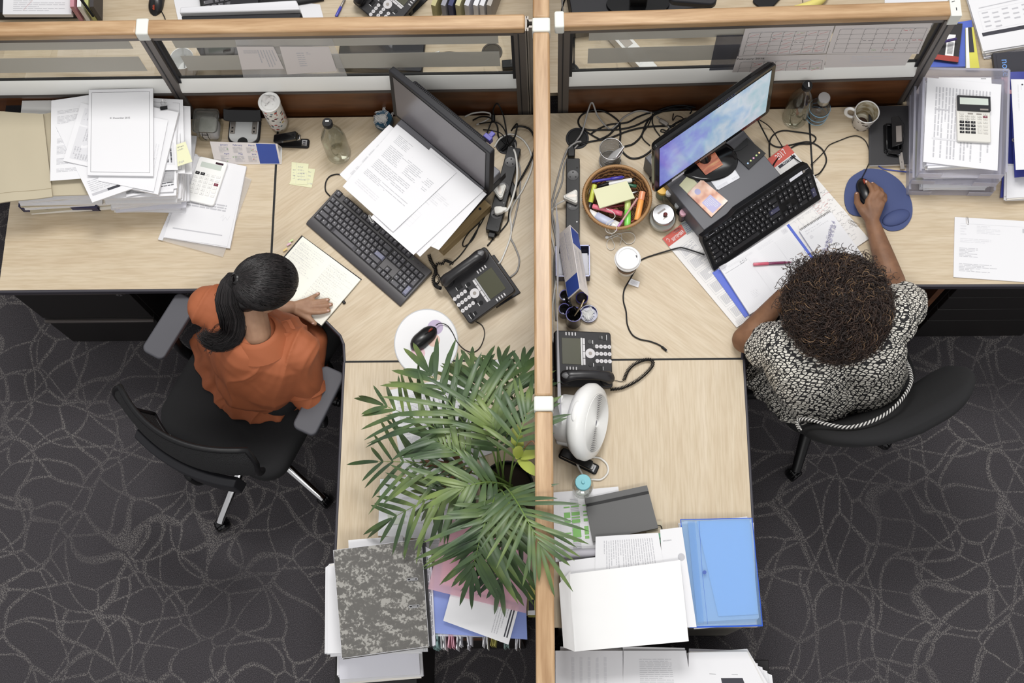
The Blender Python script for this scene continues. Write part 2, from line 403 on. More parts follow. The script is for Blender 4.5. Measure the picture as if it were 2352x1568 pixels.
# ---------------------------------------------------------------- desks
DZ, DT = 0.74, 0.025
def desk(label, pts, m, edge=(), legs=(), z=DZ, group=None, panels=()):
    P = [Vector((p[0], p[1], 0)) for p in pts]; c = centre(P)
    t = thing('desk', label, 'desk', (c.x, c.y, 0), 0, group)
    o = [(p.x-c.x, p.y-c.y) for p in P]
    MB().prism(o, z-DT, z).obj('worktop', m, t)
    for e in edge:
        q = [Vector((x[0]-c.x, x[1]-c.y, z-DT/2)) for x in e]
        mb = MB()
        for i in range(len(q)-1):
            d = (q[i+1]-q[i]); L = d.length
            mb.box((q[i]+q[i+1])/2, (L+0.004, 0.010, DT+0.002), math.atan2(d.y, d.x))
        mb.obj('edge_band', m_edge, t, bev=0.003)
    for (x, y) in legs:
        lg = MB().bx(x-c.x-0.025, x-c.x+0.025, y-c.y-0.025, y-c.y+0.025, 0, z-DT); lg.obj('leg', m_dark, t)
    for (x0, x1, y0, y1) in panels:
        MB().bx(x0-c.x, x1-c.x, y0-c.y, y1-c.y, 0.02, z-DT).obj('side_panel', m_panel, t)
    return t
def pp(*q): return [at(x, y, DZ) for x, y in q]
S1 = at(634, 378, DZ).x
yF = at(400, 663, DZ).y; yFr = at(2200, 651, DZ).y; yS = at(1000, 829, DZ).y
xL = -1.872
g = 0.0015
desk('light oak desk wing at left under the paper stack, dark edge', [(xL, yF), (S1-g, yF), (S1-g, 2.012), (xL+0.015, 2.012)], m_desk_x,
     edge=[[(xL, yF-0.004), (S1, yF-0.004)]], panels=[(-1.01, -0.985, yF+0.04, 2.0)])
cl = [Vector((S1+g, yF, 0))]+[Vector((p.x, p.y, 0)) for p in pp((665, 667), (705, 693), (757, 742), (783, 768), (791, 788))]+[Vector((at(793, 829).x, yS+g, 0))]
xR0 = -0.041
desk('light oak corner desk holding the white-paper-covered computer, diagonal grain', cl+[(xR0, yS+g), (xR0, 2.012), (S1+g, 2.012)], m_desk_l,
     edge=[[(p[0]-0.002, p[1]-0.004) for p in cl]], legs=[(-0.12, 1.9)])
xl2, xl3 = at(793, 831).x, at(772, 1260).x
yE = 0.30
desk('light oak return desk under the palm plant and file box', [(xl2, yS-g), (xR0, yS-g), (xR0, yE), (xl3, yE)], m_desk_y,
     edge=[[(xl2-0.004, yS-g), (xl3-0.004, yE)]], legs=[(-0.62, 0.36), (-0.1, 0.36)])
S2 = at(1862, 330).x
xq = 0.0025
cr = [Vector((at(1703, 829).x, yS+g, 0))]+[Vector((p.x, p.y, 0)) for p in pp((1705, 790), (1714, 768), (1745, 740), (1790, 700), (1830, 668))]+[Vector((S2-g, yFr, 0))]
desk('light oak corner desk holding the bright blue screen, diagonal grain', [(xq, 2.016), (xq, yS+g)]+cr+[(S2-g, 2.022)], m_desk_r,
     edge=[[(p[0]+0.002, p[1]-0.004) for p in cr]], legs=[(0.1, 1.9)])
desk('light oak desk wing at right carrying the blue mouse mat and letter trays', [(S2+g, yFr), (2.6, yFr-0.01), (2.6, 2.5), (1.23, 2.5), (1.23, 2.03), (S2+g, 2.023)], m_desk_x,
     edge=[[(S2, yFr-0.004), (2.6, yFr-0.014)]], panels=[(1.33, 1.352, yFr+0.02, 2.0)])
xr2, xr3 = at(1706, 829).x, at(1740, 1438).x
yE2 = at(1500, 1440, DZ).y
desk('light oak return desk under the white fan heater and blue folder', [(xq, yS-g), (xr2, yS-g), (xr3, yE2), (xq, yE2)], m_desk_y,
     edge=[[(xr2+0.004, yS-g), (xr3+0.004, yE2)]], legs=[(0.6, 0.5)])
def seam(par, p, q, w=.006):
    d = q-p; c_ = bpy.data.objects[par].location
    MB().box((p+q)/2+Vector((-c_.x, -c_.y, DZ-.004)), (d.length, w, .0094), math.atan2(d.y, d.x)).obj('seam_strip', m_rubber, bpy.data.objects[par], smooth=0)
V3 = lambda x, y: Vector((x, y, 0))
seam('desk.001', V3(S1, yF), V3(S1, 2.01), .0075); seam('desk.001', V3(xl2, yS), V3(xR0, yS), .0065)
seam('desk.003', V3(S2, yFr), V3(S2, 2.02), .0065); seam('desk.003', V3(xq, yS), V3(xr2, yS), .0065)
# far side desks
desk('far light oak desk beyond the left glass screen', [(-2.6, 2.075), (-0.047, 2.075), (-0.047, 3.2), (-2.6, 3.2)], m_desk_x, legs=[(-2.4, 2.2)])
desk('far light oak desk beyond the right glass screen', [(0.005, 2.095), (1.226, 2.12), (1.226, 2.502), (2.6, 2.502), (2.6, 3.3), (0.005, 3.3)], m_desk_x, legs=[(0.2, 2.3)])

# pedestals
def pedestal(label, x0, x1, y0, y1, z0, z1, drawers, lip=True, side=None, lock=None, mside=None):
    t = thing('drawer_pedestal', label, 'drawers', ((x0+x1)/2, y0, 0)); c = (x0+x1)/2
    MB().bx(x0-c, x1-c, 0.02, y1-y0, z0, z1).obj('carcass', mside or m_cab, t, bev=0.002)
    for (a, b_) in drawers:
        d = MB().bx(x0-c+0.003, x1-c-0.003, 0, 0.019, a, b_).obj('drawer', m_cab, t, bev=0.0015)
        if lip:
            MB().bx(x0-c+0.003, x1-c-0.003, -0.012, 0.0, b_-0.014, b_).obj('handle', m_cabh, d, bev=0.003)
    for i in range(4):
        xx = (x0-c+0.04) if i % 2 == 0 else (x1-c-0.04); yy = 0.06 if i < 2 else y1-y0-0.06
        MB().cyl((xx, yy, 0), 0.02, z0).obj('caster', m_black, t)
    if lock: MB().cyl((lock[0]-c, 0.0, lock[1]), 0.011, 0.006, 20, 0, (0, -1, 0)).box((lock[0]-c, -0.007, lock[1]), (0.002, 0.001, 0.010), mi=1).obj('lock', [m_chrome, m_black], t)
    return t
xp1 = at(15, 672, 0.70).x
pedestal('black two-drawer pedestal with chrome lock under left desk wing', xp1, at(288, 672, .70).x, yF+0.012, 1.95, 0.04, 0.70, [(0.05, 0.355), (0.37, 0.695)], lock=(at(276, 690, .64).x, 0.655))
xp2 = at(2209, 660, 0.70).x
pedestal('black four-drawer pedestal under right desk wing', xp2, xp2+0.42, yFr+0.012, 1.95, 0.04, 0.70, [(0.05, 0.26), (0.268, 0.40), (0.408, 0.54), (0.548, 0.695)], lip=False)
# ================================================================ paper goods
PM = [m_paper, m_ink2, m_ink, m_ink3, m_blueink, m_redink, m_greenink, m_yellow, m_inkw, m_blue]
rnd = random.Random(4)
def sheet(name, label, cat, q, z, content=(), t=0.0006, base=None, group=None, curl=0.0, nseg=(6, 8), seed=0, kind=None, world=False, extra=()):
    """q: TL,TR,BR,BL image points on the plane z (or list of z); lies as a slab with print on its own surface"""
    zz = z if isinstance(z, (list, tuple)) else [z]*4
    W = [Vector(p) for p in q] if world else [at(p[0], p[1], h) for p, h in zip(q, zz)]
    c = centre(W); c.z = min(w.z for w in W)-t
    W = [w-c for w in W]
    NN = (W[1]-W[0]).cross(W[0]-W[3]).normalized()
    def S(u, v, dz=0.0):
        p = (W[0]*(1-u)+W[1]*u)*(1-v)+(W[3]*(1-u)+W[2]*u)*v
        if curl:
            k = mnoise.noise(Vector((u*1.7+seed*3.1, v*1.7, seed)))
            p = p+Vector((0, 0, abs(k)*curl))
        return p+NN*dz
    fine = bool(curl) or world or len(set(zz)) > 1
    m = MB(); nu, nv = nseg if fine else (1, 1)
    vs = [S(i/nu, j/nv) for j in range(nv+1) for i in range(nu+1)]
    vb = [p-NN*t for p in vs]; K = len(vs); w_ = nu+1
    fs = [((j+1)*w_+i, (j+1)*w_+i+1, j*w_+i+1, j*w_+i) for j in range(nv) for i in range(nu)]
    fs += [tuple(K+a for a in f[::-1]) for f in fs]
    bd = [i for i in range(nu)]+[j*w_+nu for j in range(nv)]+[nv*w_+i for i in range(nu, 0, -1)]+[j*w_ for j in range(nv, 0, -1)]
    fs += [(bd[i], bd[(i+1) % len(bd)], bd[(i+1) % len(bd)]+K, bd[i]+K) for i in range(len(bd))]
    m.add(vs+vb, fs, 0)
    H = ((W[3]+W[2])/2-(W[0]+W[1])/2).length; WD = ((W[1]+W[2])/2-(W[0]+W[3])/2).length
    e = 0.0004
    def R_(u0, v0, u1, v1, mi):
        dz = e
        ku = max(1, int(abs(u1-u0)*nu+0.99)) if fine else 1; kv = max(1, int(abs(v1-v0)*nv+0.99)) if fine else 1
        for a in range(ku):
            for b_ in range(kv):
                ua, ub = u0+(u1-u0)*a/ku, u0+(u1-u0)*(a+1)/ku; va, vb_ = v0+(v1-v0)*b_/kv, v0+(v1-v0)*(b_+1)/kv
                m.add([S(ua, vb_, dz), S(ub, vb_, dz), S(ub, va, dz), S(ua, va, dz)], [(0, 1, 2, 3)], mi)
    rd = random.Random(seed+7)
    for ki, k in enumerate(content):
        o = k[0]; e = min(0.0003+0.00003*ki, .0012)
        if o == 'L' or o == 'V':
            _, u0, v0, u1, v1, n_, mi = k[:7]; th = k[7] if len(k) > 7 else 0.34
            for i in range(n_):
                if o == 'L':
                    a = v0+(v1-v0)*(i+0.5)/n_; h = (v1-v0)/n_*th; x = u0; end = u0+(u1-u0)*(1 if rd.random() < 0.6 else rd.uniform(0.35, 0.95))
                    while x < end:
                        w = min(rd.uniform(0.04, 0.14), end-x); R_(x, a-h/2, x+w, a+h/2, mi); x += w+0.012
                else:
                    a = u0+(u1-u0)*(i+0.5)/n_; h = (u1-u0)/n_*th; x = v0; end = v0+(v1-v0)*(1 if rd.random() < 0.6 else rd.uniform(0.35, 0.95))
                    while x < end:
                        w = min(rd.uniform(0.03, 0.10), end-x); R_(a-h/2, x, a+h/2, x+w, mi); x += w+0.01
        elif o == 'R': R_(*k[1:6])
        elif o == 'B':
            _, u0, v0, u1, v1, mi, w = k; a = w/WD; b_ = w/H
            R_(u0, v0, u1, v0+b_, mi); R_(u0, v1-b_, u1, v1, mi); R_(u0, v0, u0+a, v1, mi); R_(u1-a, v0, u1, v1, mi)
        elif o == 'G':
            _, u0, v0, u1, v1, nx, ny, mi, w = k; a = w/WD; b_ = w/H
            for i in range(nx+1): x = u0+(u1-u0)*i/nx; R_(x-a/2, v0, x+a/2, v1, mi)
            for i in range(ny+1): y = v0+(v1-v0)*i/ny; R_(u0, y-b_/2, u1, y+b_/2, mi)
        elif o == 'T':
            _, tx, sz, u, v, mi = k[:6]; ro = R(k[6]) if len(k) > 6 else 0; sx = k[7] if len(k) > 7 else 1
            vs_, fs_ = text_geo(tx, 'CENTER'); cr_, sr_ = math.cos(ro), math.sin(ro); oo = []
            for p in vs_:
                X, Y = p[0]*sz*sx, p[1]*sz
                X, Y = X*cr_-Y*sr_, X*sr_+Y*cr_
                oo.append(S(u+X/WD, v-Y/H, e*1.5))
            m.add(oo, fs_, mi)
        elif o == 'H':       # handwriting
            _, u0, v0, u1, v1, n_, mi = k[:7]; wv = k[7] if len(k) > 7 else 0.0006
            for i in range(n_):
                a = v0+(v1-v0)*(i+0.5)/n_; x = u0; end = u0+(u1-u0)*rd.uniform(0.6, 1); am = (v1-v0)/n_*0.28
                while x < end:
                    pts = [(x+j*0.006, a+rd.uniform(-am, am)) for j in range(rd.randint(3, 9))]
                    for (p, q_) in zip(pts, pts[1:]):
                        A_, B_ = S(*p, e), S(*q_, e); dd = (B_-A_); pr = Vector((-dd.y, dd.x, 0)).normalized()*wv/2
                        m.add([A_-pr, B_-pr, B_+pr, A_+pr], [(0, 1, 2, 3)], mi)
                    x = pts[-1][0]+0.02
        elif o == 'P':       # pen strokes: list of uv points
            _, pts, mi, wv = k
            for (p, q_) in zip(pts, pts[1:]):
                A_, B_ = S(*p, e), S(*q_, e); dd = (B_-A_); pr = dd.cross(Vector((0, 0, 1)) if abs(dd.normalized().z) < .9 else Vector((0, 1, 0))).normalized()*wv/2
                m.add([A_-pr, B_-pr, B_+pr, A_+pr], [(0, 1, 2, 3)], mi)
        elif o == 'D':       # dots
            _, u, v, r_, mi = k
            m.add([S(u+r_*math.cos(i*PI/6)/WD, v+r_*math.sin(i*PI/6)/H, e) for i in range(11, -1, -1)], [tuple(range(12))], mi)
    mats = [base or m_paper]+PM[1:]+list(extra)
    o = m.obj(name, mats, smooth=30 if fine else 0); o.location = c
    if cat: tag(o, label, cat, group, kind)
    return o
def heap(name, label, cat, q, z, z0, n=14, jit=0.006, base=None, group=None, seed=1, shade=(m_paper, m_paper2, m_paper3), rot=2.0):
    """pile of loose paper whose top corners are image points on z, standing on z0"""
    W = [at(p[0], p[1], z) for p in q]; c = centre(W); c.z = z0
    rd = random.Random(seed); m = MB(); h = (z-z0)/n
    for i in range(n):
        a = R(rd.gauss(0, rot)); dx, dy = rd.gauss(0, jit), rd.gauss(0, jit); top = z0+h*(i+1)
        if i == n-1: a = dx = dy = 0
        pts = []
        for w in W:
            v = Vector((w.x-c.x, w.y-c.y, 0)); v = Matrix.Rotation(a, 3, 'Z') @ v
            pts.append(Vector((v.x+dx, v.y+dy, top-z0)))
        m.hull4(pts, h*0.86, rd.choice((0, 0, 0, 1, 2)))
    o = m.obj(name, list(shade), smooth=0); o.location = c
    return tag(o, label, cat, group)
def txtpage(seed, mi=1, top=0.08):
    rd = random.Random(seed); c = []; v = top
    while v < 0.86:
        n_ = rd.randint(2, 7); h = n_*0.016
        c.append(('L', 0.1, v, 0.1+rd.uniform(0.4, 0.78), min(v+h, 0.93), n_, mi)); v += h+rd.uniform(0.02, 0.05)
    return c

# ================================================================ LEFT WING: paper mountain
t = thing('letter_tray', 'navy plastic letter tray under the kraft envelopes', 'tray', at(143, 470, .74))
tb = MB(); xw = .115; 
tb.bx(-.135, .135, 0.02, .32, 0, .004).bx(-.135, -.130, 0.0, .32, 0, .05).bx(.130, .135, 0.0, .32, 0, .05).bx(-.135, .135, .315, .32, 0, .05)
tb.bx(-.135, -.04, 0.0, .005, 0, .035).bx(.04, .135, 0.0, .005, 0, .035).bx(-.04, .04, .02, .025, 0, .02)
tb.obj('tray_body', m_navy, t, bev=.0015)
t.location = at(143, 486, .74)
heap('paper_pile', 'thick pile of white paper filling the navy tray beneath the kraft envelopes', 'papers', [(38, 262), (215, 258), (222, 440), (30, 452)], .90, .745, 16, .004, seed=3, shade=(m_paper, m_kraft, m_paper3))
heap('paper_pile', 'tall untidy pile of white paper carrying the dated report', 'papers', [(206, 262), (410, 258), (398, 440), (232, 448)], .925, .74, 22, .007, seed=5)
b = MB().bx(-.085, .085, -.14, .14, 0, .05).bx(-.08, .08, -.141, -.1395, .006, .044, 1)
solo(b, 'ring_binder', 'dark grey binder behind the kraft envelope against the walnut panel', 'binder', [m_dark, m_paper], at(80, 262, .78)+Vector((0, -.1, 0)), R(-1), bev=.003)
b = MB().bx(-.07, .07, -.03, .03, 0, .012).bx(.035, .04, -.03, .03, .012, .014)
solo(b, 'plastic_box', 'slim white plastic case peeking out behind the kraft envelope', 'case', m_white, at(98, 252, .86), 0, bev=.003)
sheet('kraft_envelope', 'large plain kraft envelope overhanging the left edge of the desk', 'envelope', [(-8, 256), (99, 262), (121, 452), (-8, 467)], .935, t=.006, base=m_kraft, curl=.010, seed=2, content=[('R', 0.0, 0.9, 1, 0.905, 10)], extra=[mat('kraft_fold', (150, 138, 112), .8)])
sheet('kraft_envelope', 'kraft envelope with a torn flap under the leftmost printed page', 'envelope', [(97, 262), (230, 240), (246, 446), (121, 450)], .922, t=.005, base=m_kraft, curl=.006, seed=6)
TB = [('R', .08, .07, .44, .35, 3), ('V', .10, .08, .42, .34, 7, 1), ('R', .08, .38, .44, .93, 3), ('V', .10, .40, .42, .92, 8, 1, .6), ('V', .55, .8, .6, .95, 1, 2), ('V', .62, .2, .9, .9, 6, 1)]
sheet('printed_page', 'printed page at the left of the pile, next to the kraft envelope', 'page', [(118, 231), (262, 210), (258, 405), (116, 416)], .946, txtpage(3, 1, .14), curl=.008, seed=4)
sheet('printed_page', 'page with a grey segmented bar and address block, tilted below the dated report', 'page', [(128, 290), (292, 236), (352, 416), (212, 465)], .950, [('L', .06, .74, .40, .88, 6, 1), ('R', .05, .90, .30, .93, 1), ('R', .30, .90, .5, .93, 2), ('R', .5, .90, .72, .93, 1), ('R', .72, .9, .97, .93, 2), ('L', .08, .895, .9, .83, 3, 3)], t=.006)
sheet('printed_page', 'tilted page with a grey sideways table showing left of the dated report', 'page', [(186, 236), (335, 272), (292, 402), (146, 370)], .953, TB, curl=.004, seed=7)
bb = [('B', .06, .05, .94, .95, 2, .0008)]
sheet('printed_page', 'bordered page at the back right of the pile, binder clip on its top', 'page', [(288, 222), (420, 229), (425, 398), (290, 400)], .915, bb, curl=.004, seed=9)
sheet('printed_page', 'rightmost white page of the pile, edge over the bare desk', 'page', [(320, 238), (437, 244), (441, 400), (330, 395)], .895, [], t=.002, curl=.003, seed=10)
sheet('printed_page', 'form page with small boxes at the lower right of the pile', 'page', [(286, 318), (396, 300), (407, 432), (290, 452)], .925, [('L', .62, .62, .94, .72, 3, 1), ('G', .62, .76, .95, .81, 6, 1, 1, .0006), ('L', .6, .86, .95, .95, 2, 2, .3)])
sheet('printed_page', 'page with a grey sideways box just left of the yellow note', 'page', [(300, 262), (402, 278), (409, 390), (310, 392)], .933, [('R', .62, .45, .94, .9, 3), ('V', .66, .5, .9, .85, 3, 2, .4)])
sheet('stapled_booklet', 'thick stapled booklet leaning out right of the dated report', 'booklet', [(284, 232), (410, 258), (363, 447), (240, 420)], .945, [], t=.012, curl=.004, seed=11)
sheet('printed_page', 'tilted page with faint sideways notes immediately right of the dated report', 'page', [(262, 252), (386, 276), (353, 440), (225, 415)], .952, [('V', .86, .35, .95, .8, 2, 3), ('V', .86, .55, .92, .75, 1, 1)], curl=.003, seed=12)
sheet('report', 'white bound report reading 31 December 2015 on top of the pile', 'report', [(204, 206), (351, 203), (352, 404), (201, 402)], .965,
      [('B', .045, .035, .95, .965, 2, .0009), ('T', '31 December 2015', .0088, .49, .34, 2)], t=.007, curl=.002, seed=13)
sheet('sticky_note', 'yellow sticky note on the right side of the paper pile', 'sticky note', [(405, 332), (426, 325), (442, 371), (408, 382)], .945, [('H', .1, .1, .9, .35, 2, 1), ('H', .1, .75, .6, .95, 1, 1)], base=m_yellow)
def binder_clip(loc, rz, label):
    t = thing('binder_clip', label, 'binder clip', loc, rz)
    MB().add([(-.012, 0, 0), (.012, 0, 0), (.012, .014, .0), (-.012, .014, .0), (-.012, .004, .008), (.012, .004, .008)], [(0, 1, 5, 4), (4, 5, 2, 3), (0, 4, 3), (1, 2, 5)]).obj('body', m_black, t, smooth=0)
    for s in (-1, 1):
        p = [(-.004+s*.0, .012, .003+s*.002), (-.007+s*.003, .026, .006+s*.004), (0+s*.003, .032, .007+s*.004), (.007+s*.003, .026, .006+s*.004), (.004, .012, .003+s*.002)]
        MB().tube(smooth_path(p, 4), .0007, 6).obj('wire_loop', m_chrome, t)
    return t
binder_clip(at(377, 252, .95), R(8), 'black binder clip with chrome loops at the back of the paper pile')
# plastic wallet + papers + calculator
t = thing('plastic_wallet', 'clear punched plastic wallet of papers lying under the white calculator', 'plastic wallet', (0, 0, 0))
def child_sheet(parent, name, q, z, content=(), **k):
    o = sheet(name, None, None, q, z, content, **k); o.parent = parent; o.location = o.location-parent.location; return o
t.location = at(470, 470, .74)
child_sheet(t, 'sleeve', [(446, 352), (578, 412), (512, 590), (363, 550)], .7465, [('R', 0.0, 0.0, .07, 1, 3)], base=m_wallet, t=.0008, curl=.006, seed=21)
child_sheet(t, 'paper_stack', [(440, 356), (566, 382), (528, 570), (376, 545)], .752, [('L', .45, .1, .8, .14, 2, 1), ('L', .12, .12, .45, .15, 1, 1)], t=.010, curl=.001, seed=20)
child_sheet(t, 'printed_insert', [(432, 372), (562, 398), (522, 566), (380, 545)], .7535, [('L', .08, .46, .84, .56, 3, 1, .6), ('R', .07, .86, .88, .875, 1), ('L', .1, .3, .6, .34, 1, 3), ('P', [(.78, .64), (.82, .6), (.83, .68), (.86, .62), (.9, .66), (.93, .6)], 1, .0005)], curl=.002, seed=22)
def keybox(m, x, y, w, h, z, hh, mi):
    k = 0.78; a, b_ = w/2, h/2
    vs = [(x-a, y-b_, z), (x+a, y-b_, z), (x+a, y+b_, z), (x-a, y+b_, z), (x-a*k, y-b_*k+h*.04, z+hh), (x+a*k, y-b_*k+h*.04, z+hh), (x+a*k, y+b_*k+h*.04, z+hh), (x-a*k, y+b_*k+h*.04, z+hh)]
    m.add(vs, [(4, 5, 6, 7), (0, 1, 5, 4), (1, 2, 6, 5), (2, 3, 7, 6), (3, 0, 4, 7)], mi)
def calculator(label, loc, rz, W, H, style):
    t = thing('calculator', label, 'calculator', loc, rz)
    body = MB().prism(rrect(W, H, .010 if style else .004), 0, .012)
    body.obj('body', m_white if style else mat('calc_silver', (214, 212, 206), .35), t, bev=.002)
    d = MB()
    lcd = mat('lcd_glass', (196, 204, 196), .2); 
    if style:
        d.prism(rrect(W*.72, H*.115, .001, cy=H*.335), .012, .0125)
        d.prism(rrect(W*.27, H*.045, .001, cx=W*.25, cy=H*.425), .012, .0126, 1)
        d.obj('display', [lcd, mat('solar_cell', (50, 28, 40), .2)], t)
    else:
        d.prism(rrect(W*1.0, H*.33, .002, cy=H*.335), .0125, .020, 1).prism(rrect(W*.86, H*.15, .001, cy=H*.375), .020, .0205, 0).prism(rrect(W*.25, H*.035, .0005, cx=W*.3, cy=H*.2), .020, .0205, 2)
        d.obj('display', [lcd, m_dark, m_alu], t)
    kw = m_white if style else mat('calc_key_pale', (206, 204, 198), .4)
    kd = m_dark; kr = mat('key_maroon', (120, 40, 62), .4)
    if style:
        rows = [(['-TAX', '+TAX', '%', 'M-', 'M+'], .060), (['FND', 'CST', 'SEL', 'MGN', 'CA'], -.0), (['7', '8', '9', '', 'CE'], 0), (['4', '5', '6', 'x', ':'], 0), (['1', '2', '3', '+', '-'], 0), (['0', '.', '%', '', '='], 0)]
        y = H*.13
        for ri, (row, _) in enumerate(rows):
            for ci, ch in enumerate(row):
                if ri == 5 and ci == 3: continue
                x = (-.38+.185*ci)*W; w = W*.15; h = H*.062; mi = 0; yy = y
                if ri == 0 and ci < 2: mi = 1
                if ri == 2 and ci == 4: mi = 2
                if ri == 4 and ci == 3: h = H*.15; yy = y-H*.042
                k = MB(); keybox(k, x, yy, w, h, .012, .003, 0)
                if ch: k.text(ch, .0052 if len(ch) < 2 else .0030, (x, yy, .0152), 0, 1)
                k.obj('key', [(kw, kd, kr)[mi], m_inkw if mi else m_ink], t, smooth=0)
            y -= H*.086
    else:
        rows = ['r..C', 'abcdE', 'mnopq', '789%s', '456x:', '123+-', '0o.+=']
        txt = [['', '', '', '', 'CE'], ['GT', 'MU', 'TX', 'TX', 'AC'], ['CM', 'RM', 'M-', 'M+', '>'], ['7', '8', '9', '%', '+/-'], ['4', '5', '6', 'x', ':'], ['1', '2', '3', '+', '-'], ['0', '00', '.', '', '=']]
        y = H*.11
        for ri, row in enumerate(txt):
            for ci, ch in enumerate(row):
                if (ri == 6 and ci == 3) or (ri == 0 and ci in (1, 2, 3)): continue
                x = (-.36+.17*ci+(.03 if ci > 2 else 0))*W; w = W*.14; h = H*.05; yy = y; mi = 0
                if ri >= 3 and ci < 3: mi = 1
                if ri == 1 and ci == 4: mi = 2
                if ri == 5 and ci == 3: h = H*.13; yy = y-H*.035
                if ri in (0, 1, 2): h = H*.036
                k = MB(); keybox(k, x, yy, w, h, .012, .003, 0)
                if ch: k.text(ch, .0052 if len(ch) < 2 else .0034, (x, yy, .0152), 0, 1)
                k.obj('key', [(kw, kd, kr)[mi], m_inkw if mi else m_ink], t, smooth=0)
            y -= H*(.055 if ri < 2 else .076)
        for xx in (-.1, .16): MB().prism(rrect(W*.16, H*.025, .001, cx=xx*W, cy=H*.115), .012, .0135).obj('slide_switch', m_alu, t)
    return t
a_, r_, l_ = fr((430, 465), (497, 480), .755)
calculator('white calculator with maroon key lying on the plastic wallet', at(476, 418, .757), r_-R(0.5), .103, .165, 1)

# jar
t = thing('clip_top_jar', 'small square glass clip-top jar of sachets beside the hole punch', 'jar', at(487, 303, .74), R(-3))
def rbox_lathe(m, prof, mi=0, r=.012):
    n_ = 20
    rings = [[(x, y, z) for (x, y) in rrect(w, w, min(r, w*.45), 4)] for (w, z) in prof]
    k = len(rings[0]); vs = [p for g_ in rings for p in g_]
    m.add(vs, [(i*k+j, i*k+(j+1) % k, (i+1)*k+(j+1) % k, (i+1)*k+j) for i in range(len(rings)-1) for j in range(k)]+[tuple(range(k-1, -1, -1)), tuple((len(rings)-1)*k+j for j in range(k))], mi)
m = MB(); rbox_lathe(m, [(.070, .001), (.078, .006), (.078, .075), (.072, .085)]); m.obj('glass_body', m_bottle, t)
m = MB(); rbox_lathe(m, [(.074, .086), (.088, .088), (.088, .097), (.080, .101), (.062, .101), (.058, .097)]); m.obj('glass_lid', thin_glass('thick_glass', (.82, .83, .80), .12, .05, (200, 200, 195), .12), t)
m = MB(); rbox_lathe(m, [(.060, .004), (.064, .03), (.058, .062), (.04, .07)]); m.obj('sachets', mat('sachet', (222, 220, 226), .6), t)
m = MB(); m.tube([(x, y, .087) for x, y in rrect(.083, .083, .014, 4)+rrect(.083, .083, .014, 4)[:1]], .0014, 6)
for s in (-1, 1): m.tube(smooth_path([(s*.008, -.042, .087), (s*.010, -.050, .07), (s*.009, -.048, .045), (s*.006, -.044, .03)], 4), .0014, 6)
m.tube([(-.012, -.046, .075), (.012, -.046, .075)], .0016, 6).tube([(-.010, .044, .093), (.010, .044, .093)], .002, 6)
m.obj('wire_clasp', m_black2, t)

# silver/black hole punch
t = thing('hole_punch', 'silver and black two-hole punch between the glass jar and the patterned tumbler', 'hole punch', at(563, 300, .74), R(-2))
m = MB(); o = rrect(.112, .115, .03, 6); m.prism(o, 0, .012); m.obj('base', m_dark, t, bev=.003)
m = MB(); m.prism(rrect(.10, .10, .026, 6, 0, -.002), .012, .019); m.prism([(.018*math.cos(a*PI/12), -.052+.018*math.sin(a*PI/12)) for a in range(13)], .019, .021, 1); m.obj('tray_plate', [mat('silver_plastic', (198, 200, 200), .35), m_black2], t, bev=.002)
for s in (-1, 1):
    m = MB().box((s*.038, .008, .022), (.016, .058, .010)); m.box((s*.038, -.002, .0275), (.006, .006, .002), mi=1).box((s*.038, -.016, .0275), (.006, .006, .002), mi=1); m.obj('punch_bracket', [m_alu, m_black], t, bev=.001)
m = MB(); K = 14
vs = []; 
for i in range(K+1):
    x = -.066+.132*i/K; a = 1-abs(x/.066)**4*.4
    for (y, z) in ((.010, .050), (.010+.034*a, .066), (.046, .070), (.060*a, .060), (.052, .036), (.016, .036)): vs.append((x, y+.012*(1-a), z))
m.add(vs, [(i*6+j, i*6+(j+1) % 6, (i+1)*6+(j+1) % 6, (i+1)*6+j) for i in range(K) for j in range(6)]+[tuple(range(5, -1, -1)), tuple(K*6+j for j in range(6))])
m.obj('lever', m_black2, t, bev=.002, smooth=50)

# patterned tumbler
m_tum = mat('tumbler_print', (236, 234, 228), .3); n, l, b = nt(m_tum)
tc = n.new('ShaderNodeTexCoord'); vo = n.new('ShaderNodeTexVoronoi'); vo.inputs['Scale'].default_value = 62; l.new(tc.outputs['Object'], vo.inputs[0])
r1 = n.new('ShaderNodeValToRGB'); r1.color_ramp.interpolation = 'CONSTANT'
for e_i, (p, c) in enumerate([(0, (186, 80, 70)), (.22, (70, 110, 130)), (.42, (200, 170, 70)), (.56, (122, 54, 62)), (.72, (228, 226, 220)), (.9, (60, 52, 56))]):
    e = r1.color_ramp.elements[e_i] if e_i < 2 else r1.color_ramp.elements.new(p)
    e.position = p; e.color = rgb(*c)
sepc = n.new('ShaderNodeSeparateColor'); l.new(vo.outputs['Color'], sepc.inputs[0]); l.new(sepc.outputs[0], r1.inputs[0])
mrr = n.new('ShaderNodeMath'); mrr.operation = 'LESS_THAN'; mrr.inputs[1].default_value = .36; l.new(vo.outputs['Distance'], mrr.inputs[0])
mx = n.new('ShaderNodeMix'); mx.data_type = 'RGBA'; mx.inputs[6].default_value = rgb(236, 234, 228); l.new(mrr.outputs[0], mx.inputs[0]); l.new(r1.outputs[0], mx.inputs[7]); l.new(mx.outputs[2], b.inputs['Base Color'])
t = thing('tissue_tumbler', 'tall tumbler with folk flower print and a tissue in its white lid', 'tumbler', at(643, 288, .74), 0)
MB().lathe([(.0001, 0), (.030, 0), (.032, .004), (.033, .02), (.034, .03)], n=40).obj('clear_foot', m_bottle, t)
MB().lathe([(.0001, .012), (.029, .012), (.0335, .030), (.0355, .172)], n=40).obj('printed_wall', m_tum, t)
